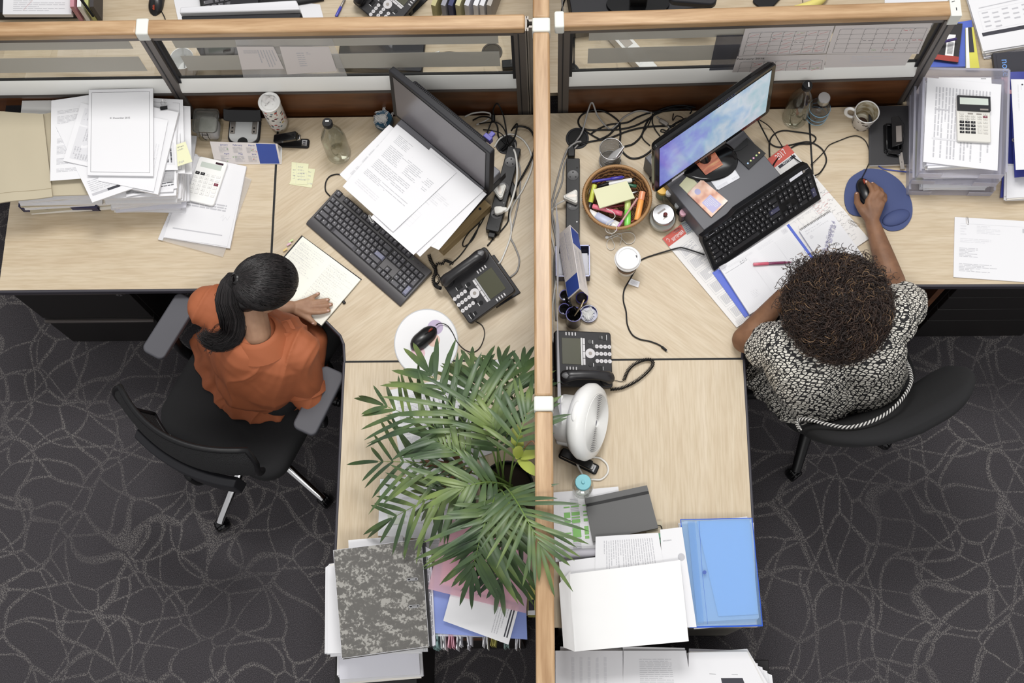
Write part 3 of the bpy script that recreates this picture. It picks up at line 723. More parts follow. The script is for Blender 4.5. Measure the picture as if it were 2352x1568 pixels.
MB().lathe([(.036, .172), (.0375, .175), (.0375, .186), (.035, .188), (.028, .184), (.027, .178), (.0001, .178)], n=40).obj('lid', m_white, t)
m = MB(); A = [(-.012, .016), (-.004, .0), (.006, .008), (.02, -.004)]
vs = []
for i in range(9):
    for j in range(9):
        u, v = i/8, j/8
        x = -.020+.036*u+.004*math.sin(9*v+u*3); y = .020-.026*v-.006*math.sin(7*u); z = .181+.020*math.exp(-((u-.15)**2*6+(v-.1)**2*5))+.006*math.sin(8*u+5*v)
        vs.append((x, y, z))
m.add(vs, [(i*9+j, (i+1)*9+j, (i+1)*9+j+1, i*9+j+1) for i in range(8) for j in range(8)]); m.add([(x, y, z-.004) for x, y, z in vs], [(i*9+j, (i+1)*9+j, (i+1)*9+j+1, i*9+j+1) for i in range(8) for j in range(8)])
m.obj('tissue', mat('tissue', (224, 222, 220), .9), t, smooth=180)

# staplers
def stapler(label, loc, rz, L=.135, opn=R(18)):
    t = thing('stapler', label, 'stapler', loc, rz)
    MB().prism(rrect(L, .034, .008, 4, L/2, 0), 0, .010).obj('base', m_black, t, bev=.003)
    MB().box((L*.86, 0, .0115), (.018, .022, .002)).box((L*.86, .004, .0128), (.008, .003, .001), mi=1).box((L*.86, -.004, .0128), (.008, .003, .001), mi=1).obj('anvil', [m_chrome, m_dark], t)
    a = MB(Matrix.Translation((.006, 0, .018)) @ Matrix.Rotation(-opn, 4, 'Y')); a.prism(rrect(L*.80, .030, .006, 4, L*.40, 0), .006, .024)
    a.obj('arm', m_black2, t, bev=.003)
    a = MB(Matrix.Translation((.006, 0, .018)) @ Matrix.Rotation(-opn, 4, 'Y')); a.box((L*.44, 0, .002), (L*.80, .018, .008)); a.obj('magazine', m_steel, t, bev=.001)
    return t
A, r_, l_ = fr((634, 326), (712, 324), .75)
t = stapler('black stapler open on the desk in front of the patterned tumbler', Vector((A.x, A.y, .74)), r_-R(4), l_*.98, R(24))
# desk calendar (tent)
def tent(label, q, z_ridge, z_foot, depth_dir, face, back, side_name='calendar_back', loc_z=.74):
    pass
t = thing('desk_calendar', 'tent desk calendar of January to June with a blue panel, behind the calculator', 'calendar', at(565, 376, .74), 0)
Z0 = at(565, 376, .74)
F0, F1 = at(494, 377, .74)-Z0, at(647, 377, .742)-Z0
T0, T1 = at(482, 325, .823)-Z0, at(637, 330, .823)-Z0
W4 = [T0, T1, F1, F0]
mon = [('T', 'January', .009, .20, .12, 4), ('T', 'February', .009, .40, .12, 4), ('T', 'March', .009, .61, .12, 4), ('T', 'April', .009, .21, .52, 4), ('T', 'May', .009, .42, .52, 4), ('T', 'June', .009, .62, .52, 4), ('R', .68, .02, .97, .97, 9)]
for cx_ in (.17, .38, .58):
    for cy_ in (.2, .6):
        for r0 in range(5): mon.append(('L', cx_-.06, cy_+r0*.055, cx_+.08, cy_+r0*.055+.05, 1, 1, .35))
for (u, v, c) in ((.24, .3, 6), (.3, .66, 6), (.34, .66, 6), (.6, .34, 6), (.66, .4, 5), (.6, .75, 5), (.2, .85, 6), (.62, .3, 5)): mon.append(('D', u, v, .0018, c))
o = sheet('front_leaf', None, None, W4, 0, mon, world=True, base=mat('calendar_stock', (228, 222, 220), .6)); o.parent = t
up = Vector((0, .085, 0))
m = MB().hull4([T0, T1, T1+Vector((0, .022, -.081)), T0+Vector((0, .022, -.081))], .0012); m.obj('back_leaf', mat('calendar_stock', (228, 222, 220), .6), t, smooth=0)
MB().hull4([F0+Vector((0, 0, .001)), F1+Vector((0, 0, .001)), T1+Vector((0, .022, -.080)), T0+Vector((0, .022, -.080))], .001).obj('foot', m_white, t, smooth=0)
# sticky notes pair
sheet('sticky_note', 'pale yellow sticky note with blue handwriting, slightly under its twin', 'sticky note', [(682, 384), (724, 388), (716, 431), (664, 423)], .7415, [('H', .5, .1, .95, .9, 4, 1)], base=m_yellow)
sheet('sticky_note', 'yellow sticky note written all over, on top of another note', 'sticky note', [(670, 372), (709, 376), (706, 424), (668, 422)], .743, [('P', [(.3, .02), (.3, .97)], 1, .0005), ('H', .1, .3, .25, .8, 4, 1), ('H', .38, .12, .9, .85, 5, 1), ('B', .6, .45, .92, .8, 1, .0004)], base=m_yellow)

def bottle(label, loc, prof, cap, water=None, capmat=None, mats=None, name='water_bottle', cat='bottle', n=40, bands=(), capmark=None, rz=0):
    t = thing(name, label, cat, loc, rz)
    MB().lathe(prof, n=n).obj('glass_body', mats or m_bottle, t, smooth=60)
    if water:
        MB().lathe(water, n=n).obj('water', m_water, t, smooth=60)
    c = MB().lathe(cap, n=28)
    if capmark: c.box(capmark[0], capmark[1], mi=1)
    c.obj('cap', [capmat or m_black, m_inkw], t, smooth=40)
    for (z, r, mm) in bands:
        MB().lathe([(r+.0003, z-.0018), (r+.0016, z), (r+.0003, z+.0018)], n=n).obj('band', mm, t)
    return t
tall = [(.0001, .004), (.030, .003), (.038, 0), (.0425, .006), (.0425, .02), (.0415, .024), (.0425, .03), (.0425, .120), (.040, .145), (.033, .170), (.022, .200), (.0145, .222), (.0135, .240)]
zc = .236
bottle('clear glass bottle part full of water beside the white papers', at(779, 353, .74), tall, [(.0001, zc), (.0165, zc), (.0172, zc+.016), (.015, zc+.022), (.0001, zc+.022)],
       [(.0001, .012), (.038, .014), (.040, .03), (.040, .118), (.037, .146), (.0001, .146)], capmark=((0, .003, zc+.0225), (.012, .004, .001)))
# magnetic paperclip holder
t = thing('clip_holder', 'round blue magnetic dispenser bristling with white paperclips, behind the papers', 'clip holder', at(883, 283, .74), 0)
MB().lathe([(.0001, 0), (.030, 0), (.034, .010), (.034, .030), (.030, .040), (.018, .034), (.0001, .033)], n=36).obj('body', mat('petrol_blue', (44, 84, 108), .2), t)
def clip_path(s=.012):
    L_ = s
    return [(-.35*L_, -.9*L_, 0), (-.35*L_, .7*L_, 0), (-.2*L_, 1.0*L_, 0), (.15*L_, 1.0*L_, 0), (.3*L_, .7*L_, 0), (.3*L_, -1.0*L_, 0), (.15*L_, -1.25*L_, 0), (-.0*L_, -1.25*L_, 0), (-.15*L_, -1.0*L_, 0), (-.15*L_, .55*L_, 0), (0, .75*L_, 0), (.14*L_, .55*L_, 0), (.14*L_, -.7*L_, 0)]
def paperclip_obj(label, loc, rot, s=.013, mt=None, group=None, parent=None, name='paperclip'):
    m = MB().tube(clip_path(s), .00055, 5); o = m.obj(name, mt or m_white, parent)
    o.location = loc; o.rotation_euler = rot
    if label: tag(o, label, 'paperclip', group)
    return o
c0 = None; rd = random.Random(8)
for i in range(26):
    a = rd.uniform(0, 2*PI); rr = rd.uniform(0, .034); lo = Z = at(883, 283, .74)+Vector((rr*math.cos(a), rr*math.sin(a), .043 if rr < .026 else .036))
    rot = (rd.uniform(-.5, .5), rd.uniform(-.5, .5), rd.uniform(0, 6.3))
    if c0 is None: c0 = paperclip_obj('white paperclip clinging to the blue magnetic dispenser', lo, rot, .012, group='paperclips on the blue dispenser')
    else: c = dup(c0, lo); c.rotation_euler = rot
# ================================================================ devices
m_key = mat('keycap_grey', (84, 83, 88), .5); m_keyb = mat('keycap_black', (34, 34, 37), .45); m_keyblue = mat('keycap_slate', (122, 124, 146), .5); m_keyblue2 = mat('keycap_dim_slate', (72, 72, 96), .5)
m_kbody = mat('keyboard_graphite', (74, 72, 74), .38, .15)
KEYS = []
def _k(x, y, w=1, h=1, c=0): KEYS.append((x, y, w, h, c))
_k(0, 0)
for i in (2, 3, 4, 5, 6.5, 7.5, 8.5, 9.5, 11, 12, 13, 14, 15.25, 16.25, 17.25): _k(i, 0)
for i in range(13): _k(i, 1.5)
_k(13, 1.5, 2)
_k(0, 2.5, 1.5)
for i in range(12): _k(1.5+i, 2.5)
_k(13.5, 2.5, 1.5)
_k(0, 3.5, 1.75)
for i in range(11): _k(1.75+i, 3.5)
_k(12.75, 3.5, 2.25, 1, 1)
_k(0, 4.5, 2.25)
for i in range(10): _k(2.25+i, 4.5)
_k(12.25, 4.5, 2.75)
for x, w in ((0, 1.5), (1.5, 1.25), (2.75, 1.25), (4, 6), (10, 1.25), (11.25, 1.25), (12.5, 1.25), (13.75, 1.25)): _k(x, 5.5, w)
for x in (15.25, 16.25, 17.25):
    for y in (1.5, 2.5): _k(x, y)
_k(16.25, 4.5); _k(15.25, 5.5); _k(16.25, 5.5); _k(17.25, 5.5)
for x in (18.5, 19.5, 20.5, 21.5): _k(x, 1.5)
for y in (2.5, 3.5, 4.5):
    for x in (18.5, 19.5, 20.5): _k(x, y)
_k(21.5, 2.5, 1, 2); _k(21.5, 4.5, 1, 2, 1); _k(18.5, 5.5, 2); _k(20.5, 5.5)
def keyboard(label, M, W, D, body_m, key_m, accent, u, palm=.030, brand=None, style=0):
    """M: frame of the keyboard, x to the right, y away from the typist, z up"""
    t = thing('keyboard', label, 'keyboard', (0, 0, 0)); t.matrix_world = M; t.rotation_mode = 'XYZ'
    m = MB()
    zf, zr = .010, .026
    sec = [(0, 0), (0, .006), (palm*.3, .012), (palm, .013), (D, zr), (D, 0)]
    if style == 0:
        vs = [(x, y, z) for x in (0, W) for (y, z) in sec]
        m.add(vs, [(0, 1, 2, 3, 4, 5), (11, 10, 9, 8, 7, 6)]+[(i, i+6, (i+1) % 6+6, (i+1) % 6) for i in range(6)])
    else:
        o = [(0, 0), (W, 0), (W, D*.82), (W-.008, D+.006), (W-.030, D+.010), (W*.34, D+.010), (W*.27, D), (W*.10, D-.004), (.006, D-.006), (0, D*.85)]
        m.prism(o, 0, .001); k = len(o)
        vs = [(x, y, 0) for x, y in o]+[(x, y, .010+.018*max(0, y)/D) for x, y in o]
        m.add(vs, [tuple(range(k, 2*k))]+[(i, (i+1) % k, (i+1) % k+k, i+k) for i in range(k)])
        m.add([(.01, D-.016, .0275), (W-.01, D-.010, .0285), (W-.01, D-.012, .0285), (.01, D-.018, .0275)], [(3, 2, 1, 0)], 1)
    m.obj('body', [body_m, mat('pale_line', (150, 150, 156), .3)], t, bev=.002)
    sl = (zr-.013)/(D-palm); x0 = (W-22.5*u)/2; y1 = palm+6.75*u
    def zat(y): return .013+sl*(y-palm) if style == 0 else .010+.018*y/D
    # black wells
    m = MB()
    for (xa, xb, ya, yb) in ((0, 1, 0, 1), (2, 6, 0, 1), (6.5, 10.5, 0, 1), (11, 15, 0, 1), (15.25, 18.25, 0, 1), (0, 15, 1.5, 6.5), (15.25, 18.25, 1.5, 3.5), (16.25, 17.25, 4.5, 6.5), (15.25, 18.25, 5.5, 6.5), (18.5, 22.5, 1.5, 6.5)):
        p = .08
        X0, X1, Y0, Y1 = x0+(xa-p)*u, x0+(xb+p)*u, y1-(yb+p)*u, y1-(ya-p)*u
        m.add([(X0, Y0, zat(Y0)+.0008), (X1, Y0, zat(Y0)+.0008), (X1, Y1, zat(Y1)+.0008), (X0, Y1, zat(Y1)+.0008)], [(0, 1, 2, 3)])
    m.obj('key_well', m_rubber, t, smooth=0)
    cache = {}
    for (x, y, w, h, c) in KEYS:
        kk = (w, h, c)
        if kk not in cache:
            m = MB(); keybox(m, 0, 0, (w-.08)*u, (h-.08)*u, 0, .0075, 0)
            m.box((-(w-1)*u*.5-.0022, u*.10*h+.0005, .0077), (.0030, .0032, .0003), mi=1)
            if (w, h) == (6, 1): m = MB(); keybox(m, 0, 0, (w-.08)*u, (h-.08)*u, 0, .0075, 0)
            o = m.obj('key', [(key_m, accent)[c], mat('key_legend', (176, 176, 178), .6)], t, smooth=0); cache[kk] = o
        else:
            o = cache[kk].copy(); COL.objects.link(o); o.parent = t
        Y = y1-(y+h/2)*u
        o.location = (x0+(x+w/2)*u, Y, zat(Y)); o.rotation_euler = (math.atan(sl), 0, 0)
    m = MB()
    for i in range(3): m.cyl((x0+(18.9+i*1.2)*u, y1-.6*u, zat(y1-.6*u)), .0012, .001, 10, 1 if i == 0 and style == 0 else 0)
    m.obj('indicator_light', [m_black2, mat('led_green', (150, 220, 90), .3)], t)
    if brand == 'sticker':
        m = MB(); y_ = D-.006; m.box((W-.062, y_-.006, zat(y_)+.0012), (.052, .011, .0006), R(1)).box((W-.030, y_-.006, zat(y_)+.0016), (.008, .009, .0006), R(1), 1); m.obj('asset_sticker', [m_paper2, m_alu], t)
    return t
def frameM(BL, BR, TLp):
    X = (BR-BL).normalized(); Yv = (TLp-BL); Yv = (Yv-X*Yv.dot(X)).normalized(); Z = X.cross(Yv)
    M = Matrix((X, Yv, Z)).transposed().to_4x4(); M.translation = BL; return M
BL, BR, TL = at(703, 515, .741), at(920, 705, .741), at(765, 432, .741)
keyboard('graphite keyboard with pale grey keycaps half under the white papers', frameM(BL, BR, TL), (BR-BL).length, .158, m_kbody, m_key, m_keyblue, (BR-BL).length/23.4)
BL, BR, TL = at(1637, 620, .748), at(1882, 455, .748), at(1603, 540, .846)
keyboard('black keyboard propped against the black computer in front of the blue screen', frameM(BL, BR, TL), (BR-BL).length, .150, m_black, m_keyb, m_keyblue2, (BR-BL).length/23.6, palm=.018, brand='sticker', style=1)

def monitor(label, TL, TR, BR, BL, th, bez, screen_mat, base_pt, base_z, style, chin=.0):
    W = ((TR-TL).length+(BR-BL).length)/2; H = ((TL-BL).length+(TR-BR).length)/2
    X = ((TR-TL)+(BR-BL)).normalized(); Y = ((TL-BL)+(TR-BR)); Y = (Y-X*Y.dot(X)).normalized(); Z = X.cross(Y)
    o0 = Vector((base_pt.x, base_pt.y, base_z))
    M = Matrix((X, Y, Z)).transposed().to_4x4(); M.translation = centre([TL, TR, BR, BL])-o0
    t = thing('computer_monitor', label, 'monitor', o0)
    if style == 0:
        MB(M).prism(rrect(W, H, .006), -th, 0).obj('housing', m_dark, t, bev=.003)
        MB(M).box((0, .0, -th-.016), (W*.72, H*.62, .034)).obj('rear_housing', m_dark, t, bev=.008)
        m = MB(M)
        for i in range(46): m.box((-W*.33+i*W*.66/45, H*.312, -th-.016), (.0022, .001, .020))
        m.obj('vent_slots', m_black2, t, smooth=0)
        MB(M).box((W*.36, -H/2+.012, .0008), (.050, .006, .001)).obj('button_strip', m_black2, t)
    else:
        MB(M).prism(rrect(W, H, .016, 6), -th*.45, 0).obj('housing', m_black2, t, bev=.003)
        m = MB(M); k = 18; vs = []
        for (s, z) in ((1.0, -th*.4), (.97, -th*.8), (.85, -th*1.1), (.6, -th*1.25)):
            vs += [(x*s, y*s, z) for x, y in rrect(W, H, .016, 4)]
        nn = len(rrect(W, H, .016, 4)); m.add(vs, [(i*nn+(j+1) % nn, i*nn+j, (i+1)*nn+j, (i+1)*nn+(j+1) % nn) for i in range(3) for j in range(nn)]+[tuple(3*nn+j for j in range(nn-1, -1, -1))])
        m.obj('rear_housing', m_black2, t)
    w2, h2 = W-2*bez, H-2*bez-chin
    MB(M).box((0, chin/2, .0004), (w2+.004, h2+.004, .0012), mi=0).obj('screen_border', m_black, t)
    MB(M).add([(-w2/2, chin/2-h2/2, .0013), (w2/2, chin/2-h2/2, .0013), (w2/2, chin/2+h2/2, .0013), (-w2/2, chin/2+h2/2, .0013)], [(0, 1, 2, 3)]).obj('screen', screen_mat, t, smooth=0)
    return t, M, o0, W, H
m_scr0 = mat('matte_screen', (112, 108, 112), .28)
TL, TR, BR, BL = at(892, 162, 1.17), at(1129, 354, 1.17), at(1121, 444, .885), at(903, 261, .885)
ux = (TR-TL); ux.z = 0; ux.normalize(); vy = Vector((ux.y, -ux.x, 0))        # vy: towards the typist
cpt = at(1168, 372, .90)
pc_c = cpt-ux*.19+vy*.17
t, M, o0, W, H = monitor('dark grey monitor switched off with matte screen, standing over white papers', TL, TR, BR, BL, .022, .020, m_scr0, pc_c-vy*.10, .905, 0)
nk = centre([BR, BL])-vy*.075-o0
m = MB(); m.tube([Vector((nk.x, nk.y, 0)), Vector((nk.x, nk.y, .12))], .022, 4); m.obj('stand_neck', m_dark, t)
MB().prism([(nk.x+.05*math.cos(a*PI/12), nk.y+.05*math.sin(a*PI/12)) for a in range(24)], 0, .010).obj('stand_foot', m_dark, t, bev=.002)
ang = math.atan2(ux.y, ux.x)
t = thing('desktop_computer', 'flat grey desktop computer under the switched-off monitor', 'computer', Vector((pc_c.x, pc_c.y, .80)), ang)
MB().bx(-.19, .19, -.17, .13, 0, .095).obj('case', mat('pc_grey', (112, 112, 118), .45), t, bev=.003)
MB().bx(.19, .192, -.15, .15, .01, .05).obj('drive_bay', m_dark, t)
# riser
r0, r1 = at(1002, 560, .80), at(1113, 456, .80)
rd_ = (r1-r0); rd_.z = 0; rl = rd_.length; rd_.normalize(); rp = Vector((-rd_.y, rd_.x, 0))
t = thing('monitor_riser', 'oak riser shelf sticking out from under the white papers', 'riser', (r0.x, r0.y, .74), math.atan2(rd_.y, rd_.x))
MB().bx(0, rl, -.0, .36, .04, .058).obj('shelf_board', m_riser, t, bev=.001)
m = MB().bx(0, rl, -.030, 0, 0, .050).cyl((rl*.12, -.016, .050), .008, .001, 20, 1).cyl((rl*.85, -.012, .050), .005, .001, 20, 2); m.obj('end_board', [m_riser, mat('riser_plug', (150, 130, 95), .6), m_dark], t, bev=.001)
MB().bx(0, rl, .33, .36, 0, .04).obj('end_board', m_riser, t)
# papers over it
LT = lambda s: txtpage(s, 1, .1)
sheet('printed_page', 'sheet with faint print at the left of the papers covering the computer', 'page', [(894, 286), (1010, 372), (897, 508), (780, 401)], [.910, .908, .906, .907], LT(31), curl=.012, seed=31)
sheet('printed_page', 'lowest white sheet, its corner over the oak riser and phone cord', 'page', [(1010, 372), (1108, 452), (965, 590), (870, 500)], [.905, .902, .90, .902], [], curl=.010, seed=33)
sheet('printed_page', 'white sheet whose right corner points at the black power strip', 'page', [(1018, 368), (1118, 446), (1008, 574), (890, 520)], [.909, .906, .902, .905], [('L', .1, .1, .8, .3, 7, 3)], curl=.010, seed=34)
sheet('printed_page', 'sheet with pale tables over the middle of the computer', 'page', [(990, 340), (1110, 438), (950, 586), (852, 500)], [.913, .911, .906, .909], [('L', .1, .3, .8, .5, 9, 3), ('G', .2, .62, .6, .8, 3, 4, 3, .0005)], curl=.008, seed=35)
sheet('printed_page', 'topmost sheet with long print lines, lying before the switched-off monitor', 'page', [(912, 286), (1049, 396), (903, 533), (787, 428)], [.918, .916, .912, .913], [('L', .12, .08, .45, .2, 6, 1), ('L', .12, .24, .9, .42, 8, 1), ('L', .12, .46, .7, .6, 6, 1), ('L', .1, .64, .85, .72, 4, 1), ('L', .1, .8, .5, .88, 3, 3)], curl=.008, seed=32)
paperclip_obj('white paperclip at the edge of the papers over the keyboard', at(852, 502, .90), (0.1, 0, R(25)), .013)

# telephone
m_tel = mat('telephone_black', (36, 35, 38), .45)
def telephone(label, BL, BR, TLp, lift=.045, W=.188, D=.19, flip=1, cord=None, stand_px=None):
    X = (BR-BL); X.z = 0; X.normalize(); Yd = Vector((-X.y, X.x, 0))
    t = thing('telephone', label, 'telephone', (BL.x, BL.y, .74), math.atan2(X.y, X.x))
    tl = math.asin(lift/D); M = Matrix.Translation((0, 0, .014)) @ Matrix.Rotation(tl, 4, 'X')
    MB(M).prism(rrect(W, D, .010, 5, W/2, D/2), 0, .022).obj('body', m_tel, t, bev=.004, seg=3)
    MB().bx(W*.10, W*.97, D*.55, D*1.06, 0, .006).bx(W*.10, W*.97, D*.55, D*.62, .006, .040).obj('stand', m_dark, t, bev=.002)
    z = .022; P = lambda u, v: (u*W, v*D, z)
    m = MB(M); m.box((W*.63, D*.72, z+.0006), (W*.47, D*.33, .0012), mi=0); m.obj('display', mat('lcd_olive', (66, 66, 46), .25), t, bev=.0004)
    m = MB(M).box((W*.63, D*.535, z+.0006), (W*.49, .005, .0012)); m.obj('silver_rule', m_steel, t)
    m = MB(M)
    for i in range(4): m.box((W*(.63+.122*(i-1.5)), D*.495, z+.0012), (W*.115, .0075, .0024))
    m.obj('softkey_bar', mat('tel_white', (206, 204, 206), .4), t, bev=.0006)
    for s in (.32, .94):
        m = MB(M)
        for i in range(4): m.box((W*s, D*(.64+.055*i), z+.0008), (.011 if s < .5 else .011, .004, .0016))
        m.obj('line_lamp', mat('tel_white', (206, 204, 206), .4), t)
    m = MB(M).cyl((W*.60, D*.385, z), .0165, .0022, 32, 0).cyl((W*.60, D*.385, z+.0022), .006, .0006, 20, 1); m.obj('navigation_disc', [mat('tel_white', (206, 204, 206), .4), m_alu], t, bev=.0004)
    for u in (.40, .81):
        MB(M).cyl((W*u, D*.385, z), .0072, .0020, 20, 0).box((W*u, D*.385-.010, z+.0006), (.012, .0018, .001), mi=1).obj('round_key', [m_black2, m_inkw], t)
    nums = '123456789*0#'; k0 = None
    for i, ch in enumerate(nums):
        m = MB(M); x, y = W*(.47+.13*(i % 3)), D*(.235-.075*(i//3)+.03)
        m.cyl((x, y, z), .0066, .002, 20, 0).text(ch, .007, (x, y, z+.0022), 0, 1); m.obj('number_key', [mat('tel_white', (206, 204, 206), .4), m_ink], t, smooth=30)
    for (u, v, w) in ((.34, .255, .015), (.34, .20, .015), (.9, .12, .022), (.9, .2, .012), (.47, .315, .014), (.60, .315, .014), (.73, .315, .014)):
        MB(M).box((W*u, D*v, z+.001), (w, .009, .002), mi=0).box((W*u, D*v-.007, z+.0005), (w*.8, .0014, .001), mi=1).obj('function_key', [m_black2, m_inkw], t)
    # handset: arched along the left side
    m = MB(M); K = 22; path = []; rr = []
    for i in range(K+1):
        s = i/K; y = D*(.02+.93*s); e = abs(2*s-1)
        path.append((W*.135+.004*math.sin(PI*s), y, z+.026+.020*(1-e**2.2)-(.006 if e > .8 else 0))); rr.append(.0165+.0065*max(0, e-.45)/.55)
    rr[0] = rr[-1] = .010; rr[1] = rr[-2] = .019
    m.tube(path, rr, 16, sq=.72); m.obj('handset', mat('handset_black', (40, 39, 41), .33), t, smooth=180)
    MB(M).ell((W*.138, D*.80, z+.0385), (.0135, D*.16, .0105), 20).obj('handset_inlay', mat('handset_grey', (110, 110, 112), .4), t, smooth=180)
    MB(M).cyl((W*.135, D*.86, z), .023, .016, 28).cyl((W*.135, D*.12, z), .021, .016, 28).obj('cradle', m_tel, t)
    return t
def coil(path, R0, turns, r, n=9):
    P = smooth_path(path, 14); k = len(P); out = []
    L = [0]
    for a, b_ in zip(P, P[1:]): L.append(L[-1]+(b_-a).length)
    N = int(turns*n); u = Vector((0, 0, 1)); j = 0
    for i in range(N+1):
        s = L[-1]*i/N
        while j < k-2 and L[j+1] < s: j += 1
        T = (P[j+1]-P[j]); f = (s-L[j])/max(1e-9, L[j+1]-L[j]); T2 = T.normalized(); w = T2.cross(u).normalized(); uu = w.cross(T2)
        a = 2*PI*i/n; out.append(P[j]+T*f+(w*math.cos(a)+uu*math.sin(a))*R0)
    return out
def rel(path, t): 
    mi_ = Matrix.Rotation(-t.rotation_euler.z, 4, 'Z') @ Matrix.Translation(-t.location)
    return [mi_ @ Vector(p) for p in path]
tA = telephone('black desk telephone with its curly cord bunched beside the graphite keyboard', at(1012, 643, .76), at(1082, 746, .76), at(1092, 550, .80))
cp = pxpath([(1012, 662, .79), (1000, 655, .752), (995, 640, .752), (1001, 622, .752), (990, 600, .752), (985, 585, .752)])
MB().tube(coil(rel(cp, tA), .0052, 30, 0), .0017, 5).obj('handset_cord', m_black, tA, smooth=180)
cp = pxpath([(1003, 652, .755), (1010, 640, .756), (1000, 622, .756), (1004, 606, .756), (1016, 606, .756), (1022, 598, .756), (1040, 605, .775)])
MB().tube(coil(rel(cp, tA), .004, 26, 0), .0015, 5).obj('handset_cord', m_black, tA, smooth=180)
tB = telephone('black desk telephone beside the white fan heater, coiled cord looping over the seam', at(1404, 893, .76), at(1399, 768, .76), at(1290, 890, .80))
cp = pxpath([(1402, 894, .752), (1430, 890, .752), (1465, 872, .752), (1492, 848, .752), (1500, 832, .752), (1488, 825, .752), (1462, 833, .752), (1444, 848, .752), (1433, 872, .752)])
MB().tube(coil(rel(cp, tB), .0048, 62, 0), .0016, 5).obj('handset_cord', m_black, tB, smooth=180)
MB().tube(smooth_path(rel(pxpath([(1433, 873, .752), (1426, 876, .745), (1411, 873, .745)]), tB), 5), .001, 6).obj('cord_end', m_black, tB, smooth=180)

# mouse + pads
def mouse(label, c, rz, s=1.0, L=.108, Wd=.058, z=.744):
    t = thing('computer_mouse', label, 'mouse', (c.x, c.y, z), rz)
    m = MB(); n_ = 18; vs = []; K = 14
    for i in range(K+1):
        s_ = i/K; y = -L/2+L*s_
        wd = Wd/2*(1-abs(2*s_-1)**3.2*.75)*(.92+.08*abs(2*s_-1)); h = .036*(math.sin(PI*min(1, s_*.92+.10))**.6)*(1-.25*s_)
        if i in (0, K): wd *= .6; h *= .55
        for j in range(n_+1):
            a = PI*j/n_; vs.append((wd*math.cos(a)*1.0, y, .001+h*(math.sin(a)**.75)))
    m.add(vs, [(i*(n_+1)+j, (i+1)*(n_+1)+j, (i+1)*(n_+1)+j+1, i*(n_+1)+j+1) for i in range(K) for j in range(n_)]+[tuple(range(n_+1)), tuple(K*(n_+1)+j for j in range(n_, -1, -1))])
    m.obj('shell', mat('mouse_black', (22, 22, 24), .32), t, smooth=60)
    MB().box((0, L*.22, .0325), (.0012, L*.28, .004)).obj('button_gap', m_rubber, t)
    MB().lathe([(.0001, -.002), (.009, -.002), (.009, .002), (.0001, .002)], (0, L*.30, .0235), 20, 0, (1, 0, 0)).obj('scroll_wheel', mat('wheel_orange', (200, 84, 60), .4), t)
    return t
t = thing('mouse_pad', 'round white mouse mat printed with pastel discs under the left mouse', 'mouse mat', at(979, 787, .74))
e = [(.107*math.cos(a*PI/32), .117*math.sin(a*PI/32)) for a in range(64)]
MB().prism(e, 0, .003).prism([(x*.97, y*.97) for x, y in e], .003, .0032, 1).obj('mat_disc', [mat('pad_edge', (176, 178, 182), .4), mat('pad_white', (222, 222, 224), .4)], t)
for (px, py, r_, c) in ((1000, 752, .026, (182, 166, 196)), (996, 782, .022, (226, 190, 176)), (960, 812, .024, (222, 184, 192))):
    p = at(px, py, .744)-at(979, 787, .744); MB().cyl((p.x, p.y, .0032), r_, .0003, 32).obj('printed_disc', mat('disc_%d' % px, c, .5), t)
mouse('black mouse with orange wheel on the round white mat, palm leaf over it', at(973, 776, .75), R(-47))
def cable(label, pts, r=.0028, m=None, name='cable', z=.744, group=None, cat='cable', parent=None, n=7):
    P = pxpath(pts, z); c = P[0].copy()
    o = MB().tube([p-c for p in smooth_path(P, 8)], r, n).obj(name, m or m_black, None, smooth=180); o.location = c
    return tag(o, label, cat, group)
cable('thin black mouse cable curling over the round white mat toward the telephone', [(1001, 747, .765), (1012, 742, .755), (1028, 748, .75), (1040, 765), (1050, 785), (1068, 803), (1088, 808), (1104, 795), (1113, 768), (1108, 748), (1092, 738)], .0016)
m_grey = mat('cable_grey', (150, 148, 146), .45); m_wcab = mat('cable_white', (222, 220, 214), .45)

# power strips
def power_strip(label, A, B, plugs, wd=.046, n_s=3):
    d = B-A; d.z = 0; L = d.length
    t = thing('power_strip', label, 'power strip', (A.x, A.y, .74), math.atan2(d.y, d.x)-PI/2)
    MB().prism(rrect(wd, L, .004, 3, 0, L/2), 0, .036).prism(rrect(wd*.5, .020, .003, 3, 0, -.008), .004, .022).obj('body', m_black, t, bev=.002)
    for k in range(n_s):
        y = L*(.20+.62*k/(max(1, n_s-1)))
        m = MB().lathe([(.0001, .0362), (.017, .0362), (.019, .0366), (.0195, .0362)], (0, y, 0), 28, 1)
        for a in (90, 210, 330): m.cyl((.011*math.cos(R(a)), y+.011*math.sin(R(a)), .0364), .0028, .0006, 10, 0)
        m.obj('socket', [m_black2, mat('socket_grey', (62, 61, 63), .4)], t)
    for k in range(n_s+1):
        y = L*(.06+.28*k)
        if y < L: MB().cyl((wd*.3, y, .036), .003, .0006, 12).obj('screw', m_black2, t)
    return t
ps = power_strip('black power strip behind the left telephone carrying two white plugs', at(1131, 536, .75), at(1182, 345, .75), 2)
